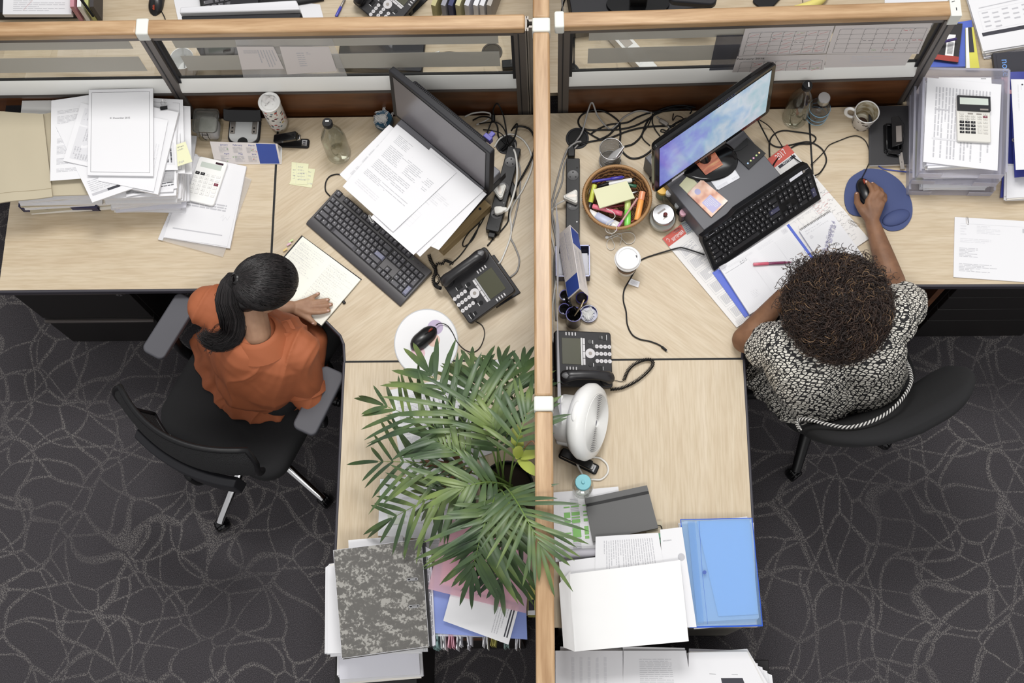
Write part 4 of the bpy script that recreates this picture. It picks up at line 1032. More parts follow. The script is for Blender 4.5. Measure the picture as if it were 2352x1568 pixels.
def three_pin(label, c, rz, round_=False):
    t = thing('power_plug', label, 'plug', c, rz)
    if not round_:
        o = []
        for (x, y, a0) in ((0, -.020, 225), (.016, .012, -30), (-.016, .012, 90)):
            for k in range(7): a = R(a0+k*15); o.append((x+.008*math.cos(a), y+.008*math.sin(a)))
        MB().prism(o, 0, .022).prism([(x*.8, y*.8) for x, y in o], .022, .026).obj('plug_body', m_wcab, t, bev=.003)
        m = MB().prism(rrect(.010, .032, .005), .026, .027); m.obj('plug_seam', m_alu, t); 
    else:
        MB().prism([(-.014, -.010), (-.006, -.014), (.010, -.012), (.016, -.008), (.030, -.005), (.030, .005), (.016, .008), (.010, .012), (-.006, .014), (-.014, .010)], 0, .020).obj('plug_body', m_wcab, t, bev=.003)
    return t
three_pin('flat white three-pin plug without a cable on the left power strip', at(1148, 442, .777), R(10))
three_pin('white plug with cable in the lowest socket of the left power strip', at(1145, 486, .777), R(8), True)
def grommet(label, c, r=.036):
    t = thing('cable_grommet', label, 'grommet', (c.x, c.y, .7400))
    MB().lathe([(r*.82, .0006), (r*.86, .003), (r, .003), (r*1.03, .0004)], n=40).obj('ring', m_dark, t)
    MB().lathe([(.0001, .0006), (r*.83, .0006)], n=40).obj('hole_dark_disc', m_rubber, t)  # no hole cut: flat black disc stands in for the shade inside it
    return t
grommet('black cable grommet behind the dark monitor among tangled cables', at(1163, 332, .74))
grommet('black cable grommet above the right power strip', at(1326, 318, .74), .039)
Zc = lambda pts: [(960+x/3.733, 220+y/3.733, *r) for x, y, *r in pts]
for i, (pts, r, mm, lb) in enumerate([
    (Zc([(700, 470, .742), (760, 380, .76), (740, 200, .79), (700, 90, .82), (670, 70, .82), (645, 120, .80), (645, 180, .77), (600, 300, .76), (560, 420)]), .0026, m_black, 'black cable arching high against the walnut panel behind the left desk grommet'),
    (Zc([(800, 300, .76), (850, 240, .80), (830, 350, .79), (780, 420, .76), (720, 470)]), .003, m_black, 'short black cable looping out of the left grommet'),
    (Zc([(820, 275, .76), (880, 262, .76), (960, 290, .76), (1000, 380, .76), (980, 520, .76), (900, 680, .75), (860, 750), (800, 870)]), .0036, m_black, 'thick black cable sweeping beside the spine down to its black plug'),
    (Zc([(400, 180), (470, 150), (560, 140), (620, 155), (600, 200), (500, 250)]), .003, m_wcab, 'short white cable behind the top of the dark monitor'),
    (Zc([(655, 440), (700, 370), (780, 330), (850, 345), (920, 400), (970, 500), (975, 620), (900, 800), (830, 910), (790, 1020), (800, 1120), (790, 1220), (720, 1400), (690, 1440)]), .0032, m_wcab, 'pale cable running from the left grommet down to the telephone'),
    (Zc([(790, 430), (830, 480, .78), (850, 600, .79), (845, 740, .79), (810, 880, .79), (770, 975, .79), (740, 985, .79)]), .0038, m_wcab, 'thick white mains cable leading to the lower plug of the left strip'),
    (Zc([(830, 400), (860, 560), (878, 660), (870, 860), (840, 1010), (815, 1110), (795, 1210), (830, 1290), (868, 1400), (850, 1500), (790, 1555)]), .003, m_grey, 'grey cable tied beside the strip and looping round the telephone'),
    (Zc([(575, 860), (540, 1000), (520, 1120), (470, 1230), (400, 1290), (385, 1260), (430, 1180), (520, 1090), (600, 990)]), .0022, m_black, 'thin black cable looping between riser and left power strip'),
    (Zc([(600, 970), (560, 1060), (500, 1160), (420, 1290), (350, 1380), (270, 1450)]), .0022, m_black, 'thin black cable running from the strip behind the left telephone'),
    (Zc([(800, 880), (780, 1000), (770, 1080), (710, 1160), (660, 1210), (595, 1285)]), .0026, m_black, 'black cable from the end of the left power strip to the telephone'),
    (Zc([(470, 210), (540, 180, .76), (620, 190, .78), (680, 260, .77), (690, 350), (740, 400), (790, 500), (820, 620)]), .0028, m_black, 'black cable crossing over the left grommet toward the strip'),
    (Zc([(520, 240), (600, 230, .76), (680, 230, .77), (740, 290, .76), (790, 420, .75), (820, 560)]), .0022, m_black, 'second black cable crossing over the left grommet'),
    (Zc([(560, 290), (640, 300, .76), (720, 330, .76), (780, 430, .75), (835, 590)]), .002, m_black, 'thinnest black cable in the tangle behind the dark monitor'),
]):
    cable(lb, pts, r, mm)
t = thing('ferrite_choke', 'black ferrite choke on the cable behind the dark monitor', 'cable choke', at(1133, 271, .785), 0)
MB().lathe([(.004, -.014), (.007, -.010), (.007, .010), (.004, .014)], n=16, axis=(0, 1, .25)).obj('body', m_black, t)
t = thing('video_plug', 'violet video plug behind the right edge of the dark monitor', 'plug', at(1121, 318, .95), ang)
MB().box((0, 0, 0), (.030, .016, .030)).box((0, .018, 0), (.016, .020, .012)).obj('plug_body', mat('vga_blue', (88, 84, 170), .4), t, bev=.002)
t = thing('power_plug', 'black moulded plug lying beside the left power strip', 'plug', at(1178, 440, .742), R(8))
MB().prism([(-.009, -.03), (.009, -.03), (.012, 0), (.005, .035), (-.005, .035), (-.012, 0)], 0, .02).obj('plug_body', m_black, t, bev=.003)

# open notebook
t = thing('open_notebook', 'open ruled notebook full of handwriting under the woman\'s hand', 'notebook', (0, 0, 0)); t.location = at(717, 645, .74)
child_sheet(t, 'cover', [(693, 540), (831, 641), (738, 751), (600, 650)], .7425, base=m_black, t=.002)
for (q, sd, z4) in (([(695, 543), (761, 592), (671, 697), (605, 648)], 41, [.751, .753, .753, .751]), ([(761, 592), (828, 642), (738, 747), (671, 697)], 42, [.753, .751, .751, .753])):
    child_sheet(t, 'page_block', q, z4, [('H', .08, .06, .95, .92, 22, 1, .0004), ('H', .08, .08, .6, .9, 12, 1, .0003)], base=mat('notebook_page', (240, 240, 230), .8), t=.010, curl=.003, seed=sd)
for (px, py, c) in ((664, 560, (220, 180, 200)), (668, 553, (200, 222, 160)), (655, 573, (226, 200, 130))):
    p = at(px, py, .749)-t.location; MB().box((p.x, p.y, p.z), (.016, .006, .0006), R(35)).obj('page_tab', mat('tab_%d' % px, c, .6), t)
p = at(790, 694, .745)-t.location; MB().box((p.x, p.y, p.z), (.010, .012, .006), R(35)).obj('elastic_loop', m_black, t, bev=.002)
cable('black keyboard cable curling out from under the white papers', [(790, 402), (772, 400), (756, 406), (748, 420), (748, 438), (758, 450)], .0024)
# ================================================================ RIGHT DESK
ps2 = power_strip('black power strip lying along the spine between grommet and tent calendar', at(1315, 592, .75), at(1316, 370, .75), 1)
three_pin('white three-pin plug in the middle socket of the right power strip', at(1313, 456, .777), R(-88))
t = thing('power_plug', 'black plug in the top end of the right power strip', 'plug', at(1312, 362, .742), 0)
MB().prism([(-.012, -.004), (.012, -.004), (.013, .02), (.006, .045), (-.006, .045), (-.013, .02)], 0, .022).obj('plug_body', m_black, t, bev=.003)
Z4 = lambda pts: [(1220+x/3.92, 200+y/3.92, *r) for x, y, *r in pts]
for pts, r, mm, lb in [
    (Z4([(395, 500, .742), (460, 400, .76), (510, 220, .79), (550, 140, .83), (600, 260, .79), (700, 375), (760, 350), (840, 270), (940, 220), (1010, 215), (1090, 235)]), .003, m_grey, 'pale grey cable peaking against the walnut panel above the right grommet'),
    (Z4([(1130, 265), (1170, 300), (1230, 350), (1270, 410), (1300, 420)]), .003, m_grey, 'short grey cable under the bright screen with a pale inline box'),
    (Z4([(620, 470), (700, 430), (780, 350), (800, 340), (770, 290), (660, 220), (560, 210), (470, 240), (425, 300), (445, 360), (520, 385), (640, 385), (800, 380), (930, 350), (1050, 290), (1130, 240), (1260, 200), (1450, 190)]), .0032, m_black, 'thick black cable making the big loop above the right grommet'),
    (Z4([(440, 520, .742), (540, 490), (700, 460), (860, 400), (1000, 365), (1150, 350), (1320, 350)]), .0032, m_black, 'black cable running from the right grommet toward the blue screen'),
    (Z4([(620, 470), (560, 440), (480, 390, .742)]), .003, m_black, 'short black cable end in the right grommet'),
    (Z4([(540, 420), (620, 370), (720, 335), (860, 320), (960, 270), (1080, 230), (1260, 210), (1420, 180)]), .003, m_black, 'middle black cable of the bundle along the walnut panel'),
    (Z4([(840, 535), (920, 510), (990, 440), (1030, 340), (1080, 270), (1180, 200), (1340, 165), (1480, 185)]), .0034, m_black, 'black cable from the mesh pencil cup up to the panel bundle'),
    (Z4([(795, 330), (805, 420), (800, 520), (830, 590), (900, 640), (990, 630), (1080, 570), (1170, 460), (1280, 340), (1400, 280)]), .0034, m_black, 'thick black cable dipping right of the mesh pencil cup'),
    (Z4([(1070, 525), (1010, 470), (1000, 420), (1050, 350), (1090, 260), (1090, 240)]), .0022, m_black, 'thin black cable beside the black computer, left side'),
    (Z4([(1160, 440), (1110, 370), (1090, 290), (1130, 220), (1240, 190), (1430, 200), (1430, 240)]), .0022, m_black, 'thin black cable dropping from the panel bundle'),
    (Z4([(1280, 240), (1275, 300, .77), (1310, 260, .78), (1370, 290), (1300, 380), (1240, 400), (1180, 380), (1170, 400), (1240, 410)]), .002, m_black, 'thin black cable with ferrite lump near the blue screen'),
    (Z4([(450, 490, .76), (400, 500, .765), (330, 560, .76), (280, 680), (240, 820), (200, 980), (180, 1090), (215, 1250), (225, 1500), (210, 1700)]), .0032, m_grey, 'grey cable from the right grommet along the spine, outer one'),
    (Z4([(420, 520, .75), (350, 600), (300, 700), (280, 850), (240, 960), (205, 1060), (190, 1200), (225, 1400), (205, 1600), (225, 2100)]), .003, m_grey, 'grey cable from the right grommet along the spine, inner one'),
    (Z4([(300, 1020, .785), (240, 1050, .77), (190, 1100), (170, 1180), (180, 1320), (215, 1500), (225, 1700), (190, 2000), (195, 2300)]), .0034, m_wcab, 'white mains cable from the white plug down beside the spine'),
]:
    cable(lb, pts, r, mm)
t = thing('inline_connector', 'pale inline connector box on the grey cable behind the blue screen', 'connector', at(1524, 283, .742), R(-35))
MB().prism(rrect(.036, .015, .005), 0, .012).obj('body', m_alu, t, bev=.003)
# mesh pen cup
m_mesh = thin_glass('steel_mesh', (1, 1, 1), .1, .4, (150, 150, 150), .62)
t = thing('pencil_cup', 'silver wire-mesh pencil cup holding white cards, between grommet and basket', 'pencil cup', at(1401, 369, .74))
MB().lathe([(.0001, .002), (.036, .002), (.036, .006), (.034, .02), (.0335, .06), (.0385, .098)], n=36).obj('mesh_wall', m_mesh, t)
m = MB()
for (r_, z) in ((.037, .002), (.0392, .100)): m.tube([(r_*math.cos(a*PI/18), r_*math.sin(a*PI/18), z) for a in range(37)], .0017, 6)
for z in (.03, .048, .066, .084): m.tube([((.0338+max(0, z-.06)*.12)*math.cos(a*PI/18), (.0338+max(0, z-.06)*.12)*math.sin(a*PI/18), z) for a in range(37)], .0005, 4)
m.obj('rim', m_steel, t, smooth=180)
def rod(name, label, cat, a, b_, r, mats, segs=None, sq=1, group=None, n=12):
    """a,b: (px,py,z); segs: [(f0,f1,rfac,mat_index)]"""
    A, B = at(*a), at(*b_); c = A.copy(); d = B-A
    m = MB()
    for (f0, f1, k, mi) in (segs or [(0, 1, 1, 0)]):
        e = (f1-f0)*.04
        m.tube([d*f0, d*(f0+e), d*(f1-e), d*f1], [r*k*.86, r*k, r*k, r*k*.86], n, mi, sq=sq)
    o = m.obj(name, mats, smooth=40); o.location = c
    return tag(o, label, cat, group)
b = MB(Matrix.Rotation(R(22), 4, 'Y')).box((0, 0, .055), (.003, .05, .11)).box((.004, 0, .055), (.002, .045, .10), mi=1)
solo(b, 'card_bundle', 'white and maroon cards leaning in the mesh pencil cup', 'cards', [m_paper, mat('maroon', (70, 24, 30), .4)], at(1398, 362, .748), R(-35))
# wicker basket
m_wick = mat('wicker', (118, 82, 48), .6); n, l, b = nt(m_wick)
tc = n.new('ShaderNodeTexCoord'); wv = n.new('ShaderNodeTexWave'); wv.wave_type = 'RINGS'; wv.rings_direction = 'Z'; wv.inputs['Scale'].default_value = 60; wv.inputs['Distortion'].default_value = 6; wv.inputs['Detail'].default_value = 2
l.new(tc.outputs['Object'], wv.inputs[0]); r_ = ramp(m_wick, wv.outputs[0], [(.2, (70, 46, 28)), (.7, (146, 106, 66))]); l.new(r_.outputs[0], b.inputs['Base Color']); bump(m_wick, wv.outputs[0], .5, .003)
bc = at(1415, 470, .745)
t = thing('wicker_basket', 'round brown wicker basket full of pens and highlighters', 'basket', bc)
RB = .112
MB().lathe([(.0001, 0), (.078, 0), (.092, .015), (.104, .045), (RB, .068), (RB-.006, .068), (.098, .045), (.086, .016), (.072, .004), (.0001, .004)], n=56).obj('woven_bowl', m_wick, t, smooth=60)
m = MB(); pth = []; N = 300
for k in range(2): m.tube([(RB*math.cos(a*PI/40)+0*k, RB*math.sin(a*PI/40), .070+.003*math.sin(k)) for a in range(81)], .0052, 8, 1)
for i in range(110):
    a = 2*PI*i/110; q = Matrix.Rotation(a, 4, 'Z')
    m.tube([q @ Vector((RB+.0058*math.cos(b2), .0012*b2/6.28, .070+.0058*math.sin(b2))) for b2 in [j*PI/4 for j in range(9)]], .0013, 4, 1, cap=False)
m.obj('rim', [m_wick, mat('wicker_rim', (164, 124, 80), .5)], t, smooth=180)
zb = .785
def hl(label, a, b_, body, cap, r=.0085, sq=.7, capf=.3, flip=False, ring=(120, 120, 120)):
    return rod('highlighter', label, 'highlighter', a, b_, r, [mat('hl_%d_%d' % body[:2], body, .35), mat('hlc_%d_%d' % cap[:2], cap, .3)], [(0, 1-capf, 1, 0), (1-capf, 1, 1.06, 1)], sq)
rod('ballpoint_pen', 'violet-blue ballpoint pen at the far side inside the wicker basket', 'pen', (1358, 417, .80), (1434, 406, .80), .0048, [mat('violet', (58, 50, 158), .3)], [(0, .6, 1, 0), (.6, .95, 1.2, 0), (.95, 1, .5, 0)])
rod('marker', 'white marker with black cap at the far right inside the basket', 'marker', (1398, 424, .79), (1457, 412, .79), .0085, [m_white, m_black], [(0, .9, 1, 0), (.9, 1, .7, 1)])
rod('marker', 'black marker cap end beneath the yellow note pad in the basket', 'marker', (1374, 429, .785), (1400, 421, .79), .007, [m_black])
rod('ballpoint_pen', 'green capped pen at the right edge of the basket', 'pen', (1440, 424, .79), (1462, 428, .79), .006, [mat('bottle_green', (40, 96, 70), .3)])
hl('yellow-green highlighter with black cap standing at the left side of the basket', (1366, 424, .79), (1351, 488, .775), (204, 214, 90), (30, 30, 32), .0085, .8, .36)
rod('correction_pen', 'translucent grey correction pen at the left edge of the basket', 'pen', (1352, 423, .79), (1341, 462, .78), .0105, [mat('smoke_plastic', (138, 140, 140), .15), m_white], [(0, .7, 1, 0), (.7, 1, 1, 1)], .6)
rod('eraser_stick', 'small white plastic stick at the lower left of the basket', 'eraser', (1345, 463, .78), (1342, 476, .775), .007, [m_white], sq=.7)
hl('pink highlighter below the yellow note pad in the basket', (1361, 473, .787), (1429, 491, .787), (230, 120, 138), (214, 96, 120), .0088, .8)
hl('lime green highlighter pointing toward the coffee cup in the basket', (1442, 460, .795), (1441, 525, .792), (196, 214, 130), (132, 222, 96), .0105, .7, .65)
hl('orange highlighter with clear cap at the right side of the basket', (1463, 506, .795), (1476, 440, .80), (246, 168, 88), (228, 150, 110), .0105, .75, .3)
rod('ballpoint_pen', 'slim pink and clear pen lying across the green highlighter', 'pen', (1415, 528, .815), (1464, 455, .812), .0035, [mat('lilac', (186, 120, 178), .25), mat('dusty_rose', (196, 150, 146), .25)], [(0, .3, 1.2, 0), (.3, 1, 1, 1)])
rod('hand_cream', 'white and pale blue cream tube at the near side of the basket', 'tube', (1352, 487, .787), (1420, 521, .79), .016, [m_white, mat('cream_blue', (190, 196, 220), .4)], [(0, .26, .8, 0), (.24, .8, 1, 1), (.8, 1, 1.05, 0)], .55)
rod('ballpoint_pen', 'dark red pen under the note pad in the basket', 'pen', (1385, 478, .78), (1440, 470, .78), .0045, [mat('dark_red', (120, 40, 44), .3)])
rod('ballpoint_pen', 'second dark red pen by the orange highlighter in the basket', 'pen', (1430, 463, .78), (1462, 472, .78), .0045, [mat('dark_red', (120, 40, 44), .3)])
rod('ballpoint_pen', 'grey pen under the blue-violet pen in the basket', 'pen', (1392, 416, .79), (1430, 414, .79), .004, [m_alu])
rod('ballpoint_pen', 'silver pen between note pad and orange highlighter', 'pen', (1438, 447, .785), (1465, 440, .785), .005, [m_steel])
rod('ballpoint_pen', 'brown-red pen at the near right wall of the basket', 'pen', (1440, 513, .775), (1462, 505, .775), .0045, [mat('brick_red', (150, 70, 54), .3)])
rd = random.Random(5); c0 = None
for i in range(12):
    p = bc+Vector((rd.uniform(-.06, .06), rd.uniform(-.06, .06), .018+rd.uniform(0, .006))); rot = (rd.uniform(-.3, .3), rd.uniform(-.3, .3), rd.uniform(0, 6))
    if c0 is None: m = MB().cyl((0, 0, 0), .011, .002, 24); c0 = solo(m, 'coin', 'copper coin at the bottom of the wicker basket', 'coin', mat('copper', (150, 112, 84), .35, .8), p, group='coins in the basket'); c0.rotation_euler = rot
    else: q = dup(c0, p); q.rotation_euler = rot
t = thing('note_pad', 'pale yellow oblong note pad on top of the pens in the basket', 'note pad', at(1412, 446, .80))
child_sheet(t, 'note_block', [(1363, 435), (1440, 415), (1458, 454), (1377, 478)], .818, base=m_yellow, t=.007)
# earphones
cable('white earphone lead looping beyond the basket rim toward the cup', [(1392, 479, .83), (1408, 487, .825), (1412, 499, .82), (1394, 512, .82), (1392, 530, .80), (1405, 536, .815), (1416, 528, .82), (1414, 514, .825), (1404, 512, .82), (1396, 524, .81), (1408, 540, .75), (1425, 545), (1440, 560), (1455, 556), (1458, 542), (1448, 534, .76), (1430, 535), (1412, 544), (1396, 552), (1395, 568), (1404, 574), (1412, 566), (1407, 552), (1404, 542), (1424, 536), (1428, 545), (1424, 562)], .0012, m_wcab, 'earphones', cat='earphones')
t = thing('earbud', 'white earbud on the desk below the basket', 'earbud', at(1394, 545, .745)); MB().ell((0, 0, .002), (.007, .006, .005)).tube([(.004, 0, .002), (.016, .004, 0)], .002, 8).obj('bud', m_white, t)
# jars beside the black computer
t = thing('glass_jar', 'squat clear jar with silver lid, dark red berry on its lid, beside the basket', 'jar', at(1520, 508, .74))
MB().lathe([(.0001, .001), (.036, .001), (.045, .008), (.047, .03), (.045, .045), (.036, .056)], n=40).obj('glass_body', m_bottle, t)
MB().lathe([(.0001, .004), (.034, .004), (.042, .012), (.043, .03), (.0001, .034)], n=40).obj('contents', mat('jar_pale', (205, 205, 202), .5), t)
MB().lathe([(.036, .052), (.0375, .054), (.0375, .066), (.035, .068), (.0001, .068)], n=40).box((-.006, .010, .0685), (.03, .006, .0008), R(35), 1).box((.006, -.014, .0685), (.02, .004, .0008), R(35), 1).obj('lid', [m_steel, m_alu], t)
solo(MB().ell((0, 0, .008), (.0075, .0065, .009)), 'berry', 'dark red berry resting on the silver jar lid', 'berry', mat('berry_red', (120, 58, 56), .4), at(1528, 494, .809))
def vial(label, px, py, r, h, cr, ch, body, cap, name='small_bottle'):
    t = thing(name, label, 'bottle', at(px, py, .74))
    MB().lathe([(.0001, 0), (r, 0), (r, h*.7), (cr*1.0, h)], n=28).obj('body', body, t)
    MB().lathe([(cr, h), (cr*1.05, h+.002), (cr, h+ch), (.0001, h+ch)], n=24).obj('cap', cap, t)
vial('small clear bottle with white cap between basket and black computer', 1532, 460, .017, .055, .010, .016, m_bottle, mat('cap_white', (214, 214, 214), .4))
vial('small jar with yellow lid half behind the corner of the blue screen', 1519, 448, .020, .045, .020, .014, mat('green_label', (120, 132, 110), .4), mat('lid_yellow', (226, 180, 70), .4))
vial('tiny bottle with grey cap against the black computer side', 1552, 484, .011, .04, .0085, .014, m_bottle, mat('cap_grey', (180, 184, 184), .4))
vial('dark vial with pale pink cap in front of the black computer', 1565, 503, .011, .05, .0115, .014, mat('vial_dark', (80, 64, 72), .15), mat('cap_pink', (214, 164, 180), .4))
# black computer
A_, B_, C_ = at(1490, 355, .845), at(1617, 529, .845), at(1796, 404, .845)
Xv = (C_-B_); Xv.z = 0; wv_ = Xv.length; Xv.normalize(); dv = (A_-B_).length
t = thing('desktop_computer', 'flat black desktop computer under the bright blue screen', 'computer', (B_.x, B_.y, .74), math.atan2(Xv.y, Xv.x))
MB().bx(0, wv_, 0, dv, .006, .105).obj('case', mat('pc_black', (80, 80, 85), .42), t, bev=.003)
m = MB()
for i in range(2): m.cyl((-.0, .12+.15*i, .02), .010, .008, 16, 0, (-1, 0, 0))
for (x, y) in ((.03, .03), (wv_-.03, .03), (.03, dv-.03), (wv_-.03, dv-.03)): m.cyl((x, y, 0), .012, .006, 16)
m.obj('foot', m_rubber, t)
PCM = Matrix.Translation(t.location) @ Matrix.Rotation(t.rotation_euler.z, 4, 'Z')
m_scr1 = mat('bright_screen', (20, 20, 24), .2); n, l, b = nt(m_scr1)
nz = noise_tex(m_scr1, (1.2, 3.5, 1.2), (0, 0, 0), 2.1, 3, .3, 'Generated')
tcg = n.new('ShaderNodeTexCoord'); sx_ = n.new('ShaderNodeSeparateXYZ'); l.new(tcg.outputs['Generated'], sx_.inputs[0])
ad = n.new('ShaderNodeMath'); ad.operation = 'MULTIPLY_ADD'; ad.inputs[1].default_value = .55; l.new(sx_.outputs[0], ad.inputs[0]); 
sb = n.new('ShaderNodeMath'); sb.operation = 'MULTIPLY_ADD'; sb.inputs[1].default_value = .8; sb.inputs[2].default_value = -.2; l.new(nz.outputs[0], sb.inputs[0]); l.new(sb.outputs[0], ad.inputs[2])
rr_ = ramp(m_scr1, ad.outputs[0], [(.12, (112, 112, 204)), (.32, (140, 152, 216)), (.5, (156, 186, 214)), (.66, (196, 208, 220)), (.85, (150, 190, 204))])
l.new(rr_.outputs[0], b.inputs['Emission Color']); b.inputs['Emission Strength'].default_value = .92
TL, TR, BR, BL = at(1503, 345, 1.20), at(1785, 141, 1.20), at(1767, 262, .905), at(1503, 441, .905)
t, M, o0, W, H = monitor('glossy black widescreen monitor showing a bright blue sky picture', TL, TR, BR, BL, .030, .020, m_scr1, at(1622, 368, .845), .846, 1, .006)
MB(M).box((0.0, -H/2+.011, .001), (.11, .012, .001)).obj('label_strip', m_alu, t); MB(M).box((-W*.30, -H/2+.006, .0015), (.05, .012, .001)).obj('paper_label', m_paper2, t)
m = MB(M)
for i in range(6): m.box((W*.02+.012*i, H/2-.010, .001), (.008, .004, .001), mi=0)
m.obj('button_strip', mat('button_navy', (44, 52, 96), .3), t)
nk = M @ Vector((0, -H/2+.03, -.02))
MB().tube([Vector((nk.x, nk.y, .10)), Vector((nk.x*.5, nk.y*.5+.004, .05)), Vector((0, 0.0, .008))], [.016, .02, .03], 16).obj('stand_neck', m_black2, t)
MB().lathe([(.0001, 0), (.104, 0), (.106, .004), (.102, .008), (.088, .013), (.0001, .016)], n=48, sx=1.0, sy=.74).obj('stand_foot', m_black2, t, smooth=60)
t.children[-1].rotation_euler.z = R(28); t.children[-1].location = (-.01, .0, 0)
zt_ = .8465
m_card = mat('sunset_card', (196, 106, 72), .4); n, l, b = nt(m_card); nz = noise_tex(m_card, (2, 14, 1), (0, 0, R(-35)), 6, 3); r_ = ramp(m_card, nz.outputs[0], [(.35, (176, 92, 66)), (.55, (206, 122, 88)), (.75, (232, 190, 130))]); l.new(r_.outputs[0], b.inputs['Base Color'])
sheet('photo_card', 'orange sunset picture card leaning on the foot of the blue-screen monitor', 'card', [(1600, 377), (1642, 349), (1661, 378), (1621, 402)], [.872, .872, .865, .865], base=m_card, t=.001)
sheet('sticky_note', 'blank pale yellow sticky note on the black computer', 'sticky note', [(1560, 425), (1582, 400), (1602, 421), (1579, 444)], zt_, base=m_yellow)
sheet('business_card', 'white card in a clear sleeve on the black computer', 'card', [(1631, 414), (1684, 383), (1700, 408), (1648, 437)], zt_+.001, [('B', 0, 0, 1, 1, 3, .003), ('L', .06, .72, .5, .92, 3, 1), ('L', .7, .72, .95, .9, 2, 1)], t=.001)
m_hand = mat('peach_cover', (216, 170, 144), .35); n, l, b = nt(m_hand); nz = noise_tex(m_hand, (1, 1, 1), (0, 0, 0), 22, 2); r_ = ramp(m_hand, nz.outputs[0], [(.35, (186, 120, 96)), (.5, (220, 176, 150)), (.68, (236, 214, 202))]); l.new(r_.outputs[0], b.inputs['Base Color'])
sheet('booklet', 'small peach-coloured booklet with lilac square on the black computer', 'booklet', [(1612, 411), (1672, 461), (1634, 498), (1579, 444)], zt_+.006, [('R', .5, .3, .95, .85, 11), ('L', .54, .36, .9, .8, 6, 3), ('D', .18, .6, .011, 11)], base=m_hand, t=.006, extra=[m_hand, mat('lilac_print', (176, 172, 206), .5)])
t = thing('pocket_envelope', 'black card envelope with five coloured dots on the black computer', 'envelope', at(1720, 350, .8465))
child_sheet(t, 'envelope_body', [(1680, 350), (1716, 316), (1759, 352), (1720, 388)], .852, [('D', .82, .95-.16*0-.05, .0, 1)]+[('D', .15+.17*i, .80, .0032, 10+i) for i in range(5)], base=mat('black_card', (34, 33, 34), .7), t=.004, extra=[mat('dot_%d' % i, c, .5) for i, c in enumerate([(160, 190, 220), (200, 214, 130), (222, 160, 196), (196, 220, 140), (240, 206, 150)])])
for ch in t.children: ch.rotation_euler = (0, 0, 0)
m = MB(); p0, p1, p2 = [at(*q, .8545)-t.location for q in ((1680, 349), (1716, 316), (1718, 332))]
pm = at(1700, 345, .8545)-t.location
m.prism([(p0.x, p0.y), (p1.x, p1.y), (p2.x, p2.y), (pm.x, pm.y)], p0.z-.001, p0.z+.0005); m.obj('flap', m_black, t)
# calendar desk pad
PAD = [(1521, 548), (1808, 331), (1996, 548), (1692, 752)]
pc = [('R', 0, 0, 1, .092, 10), ('T', 'SEPTEMBER', .0175, .088, .062, 8, 3, .58), ('T', '2017', .030, .925, .038, 8, 4, .7), ('R', .86, .10, .99, .125, 2), ('T', 'NOTES', .011, .925, .112, 8), ('R', .16, -.0, .25, .075, 11), ('P', [(.015, .035), (.025, .02), (.03, .045), (.02, .06)], 8, .0012)]
for i in range(6):
    v = .15+.135*i; pc += [('B', .03, v, .15, v+.115, 1, .0008), ('L', .04, v+.012, .14, v+.10, 9, 1, .5)]
pc += [('L', .17, .1, .3, .13, 1, 1), ('G', .02, .95, .14, .99, 10, 4, 1, .0006)]
pc += [('G', .16, .10, .85, .99, 6, 4, 3, .0008), ('H', .85, .16, .99, .95, 26, 1, .0006), ('H', .86, .16, .99, .9, 17, 2, .0004), ('H', .86, .5, .97, .62, 5, 5, .0006), ('H', .70, .30, .86, .98, 12, 1, .0005)]
sheet('desk_pad', 'large paper calendar pad with red header, SEPTEMBER and 2017 printed, under the black keyboard', 'desk pad', PAD, .746, pc, t=.005, base=mat('pad_paper', (226, 224, 222), .7), extra=[mat('pad_red', (196, 86, 74), .6), mat('photo_grey', (150, 154, 150), .5)], seed=51)
sheet('photo_print', 'small grey photo clipped on the red corner of the calendar pad', 'photo', [(1563, 512), (1583, 500), (1599, 526), (1578, 539)], .7475, [('H', .1, .1, .9, .9, 6, 4)], base=mat('photo_grey', (150, 154, 150), .5))
paperclip_obj('silver paperclip on the red header over the word SEPTEMBER', at(1556, 528, .7485), (0, 0, R(-60)), .013, m_steel)
paperclip_obj('big white paperclip near the right corner of the calendar pad', at(1960, 512, .748), (0, 0, R(60)), .018, m_alu)
# agenda
t = thing('open_diary', 'open day planner with blue cover in front of the black keyboard', 'diary', (0, 0, 0)); t.location = at(1745, 630, .747)
child_sheet(t, 'cover', [(1636, 626), (1812, 514), (1892, 622), (1711, 729)], .749, base=mat('diary_blue', (58, 86, 190), .4), t=.002)
pgL = [('R', .03, .03, .13, .10, 3), ('L', .2, .06, .9, .10, 2, 3), ('L', .05, .14, .6, .17, 1, 1)]+[('R', .04, .2+.024*i, .9, .2015+.024*i, 3) for i in range(31)]+[('P', [(.72, .13), (.72, .97)], 3, .0005), ('H', .3, .66, .5, .8, 5, 1, .0004), ('H', .5, .10, .75, .16, 2, 2, .0006)]
pgR = [('R', .8, .03, .95, .12, 3), ('T', '12', .012, .875, .075, 1), ('L', .05, .06, .5, .12, 3, 3), ('R', .8, .55, .95, .63, 3), ('T', '13', .012, .875, .59, 1)]+[('R', .04, .16+.03*i, .9, .1615+.03*i, 3) for i in range(27)]+[('P', [(.5, .14), (.5, .97)], 3, .0005)]
child_sheet(t, 'page_block', [(1652, 614), (1730, 566), (1806, 670), (1722, 722)], [.762, .766, .766, .762], pgL, base=m_paper, t=.013, curl=.002, seed=52)
child_sheet(t, 'page_block', [(1730, 566), (1806, 517), (1882, 619), (1806, 670)], [.766, .760, .760, .766], pgR, base=m_paper, t=.013, curl=.002, seed=53)
paperclip_obj('white paperclip holding the top left corner of the planner page', at(1660, 612, .769), (0, 0, R(-60)), .014, m_paper2)
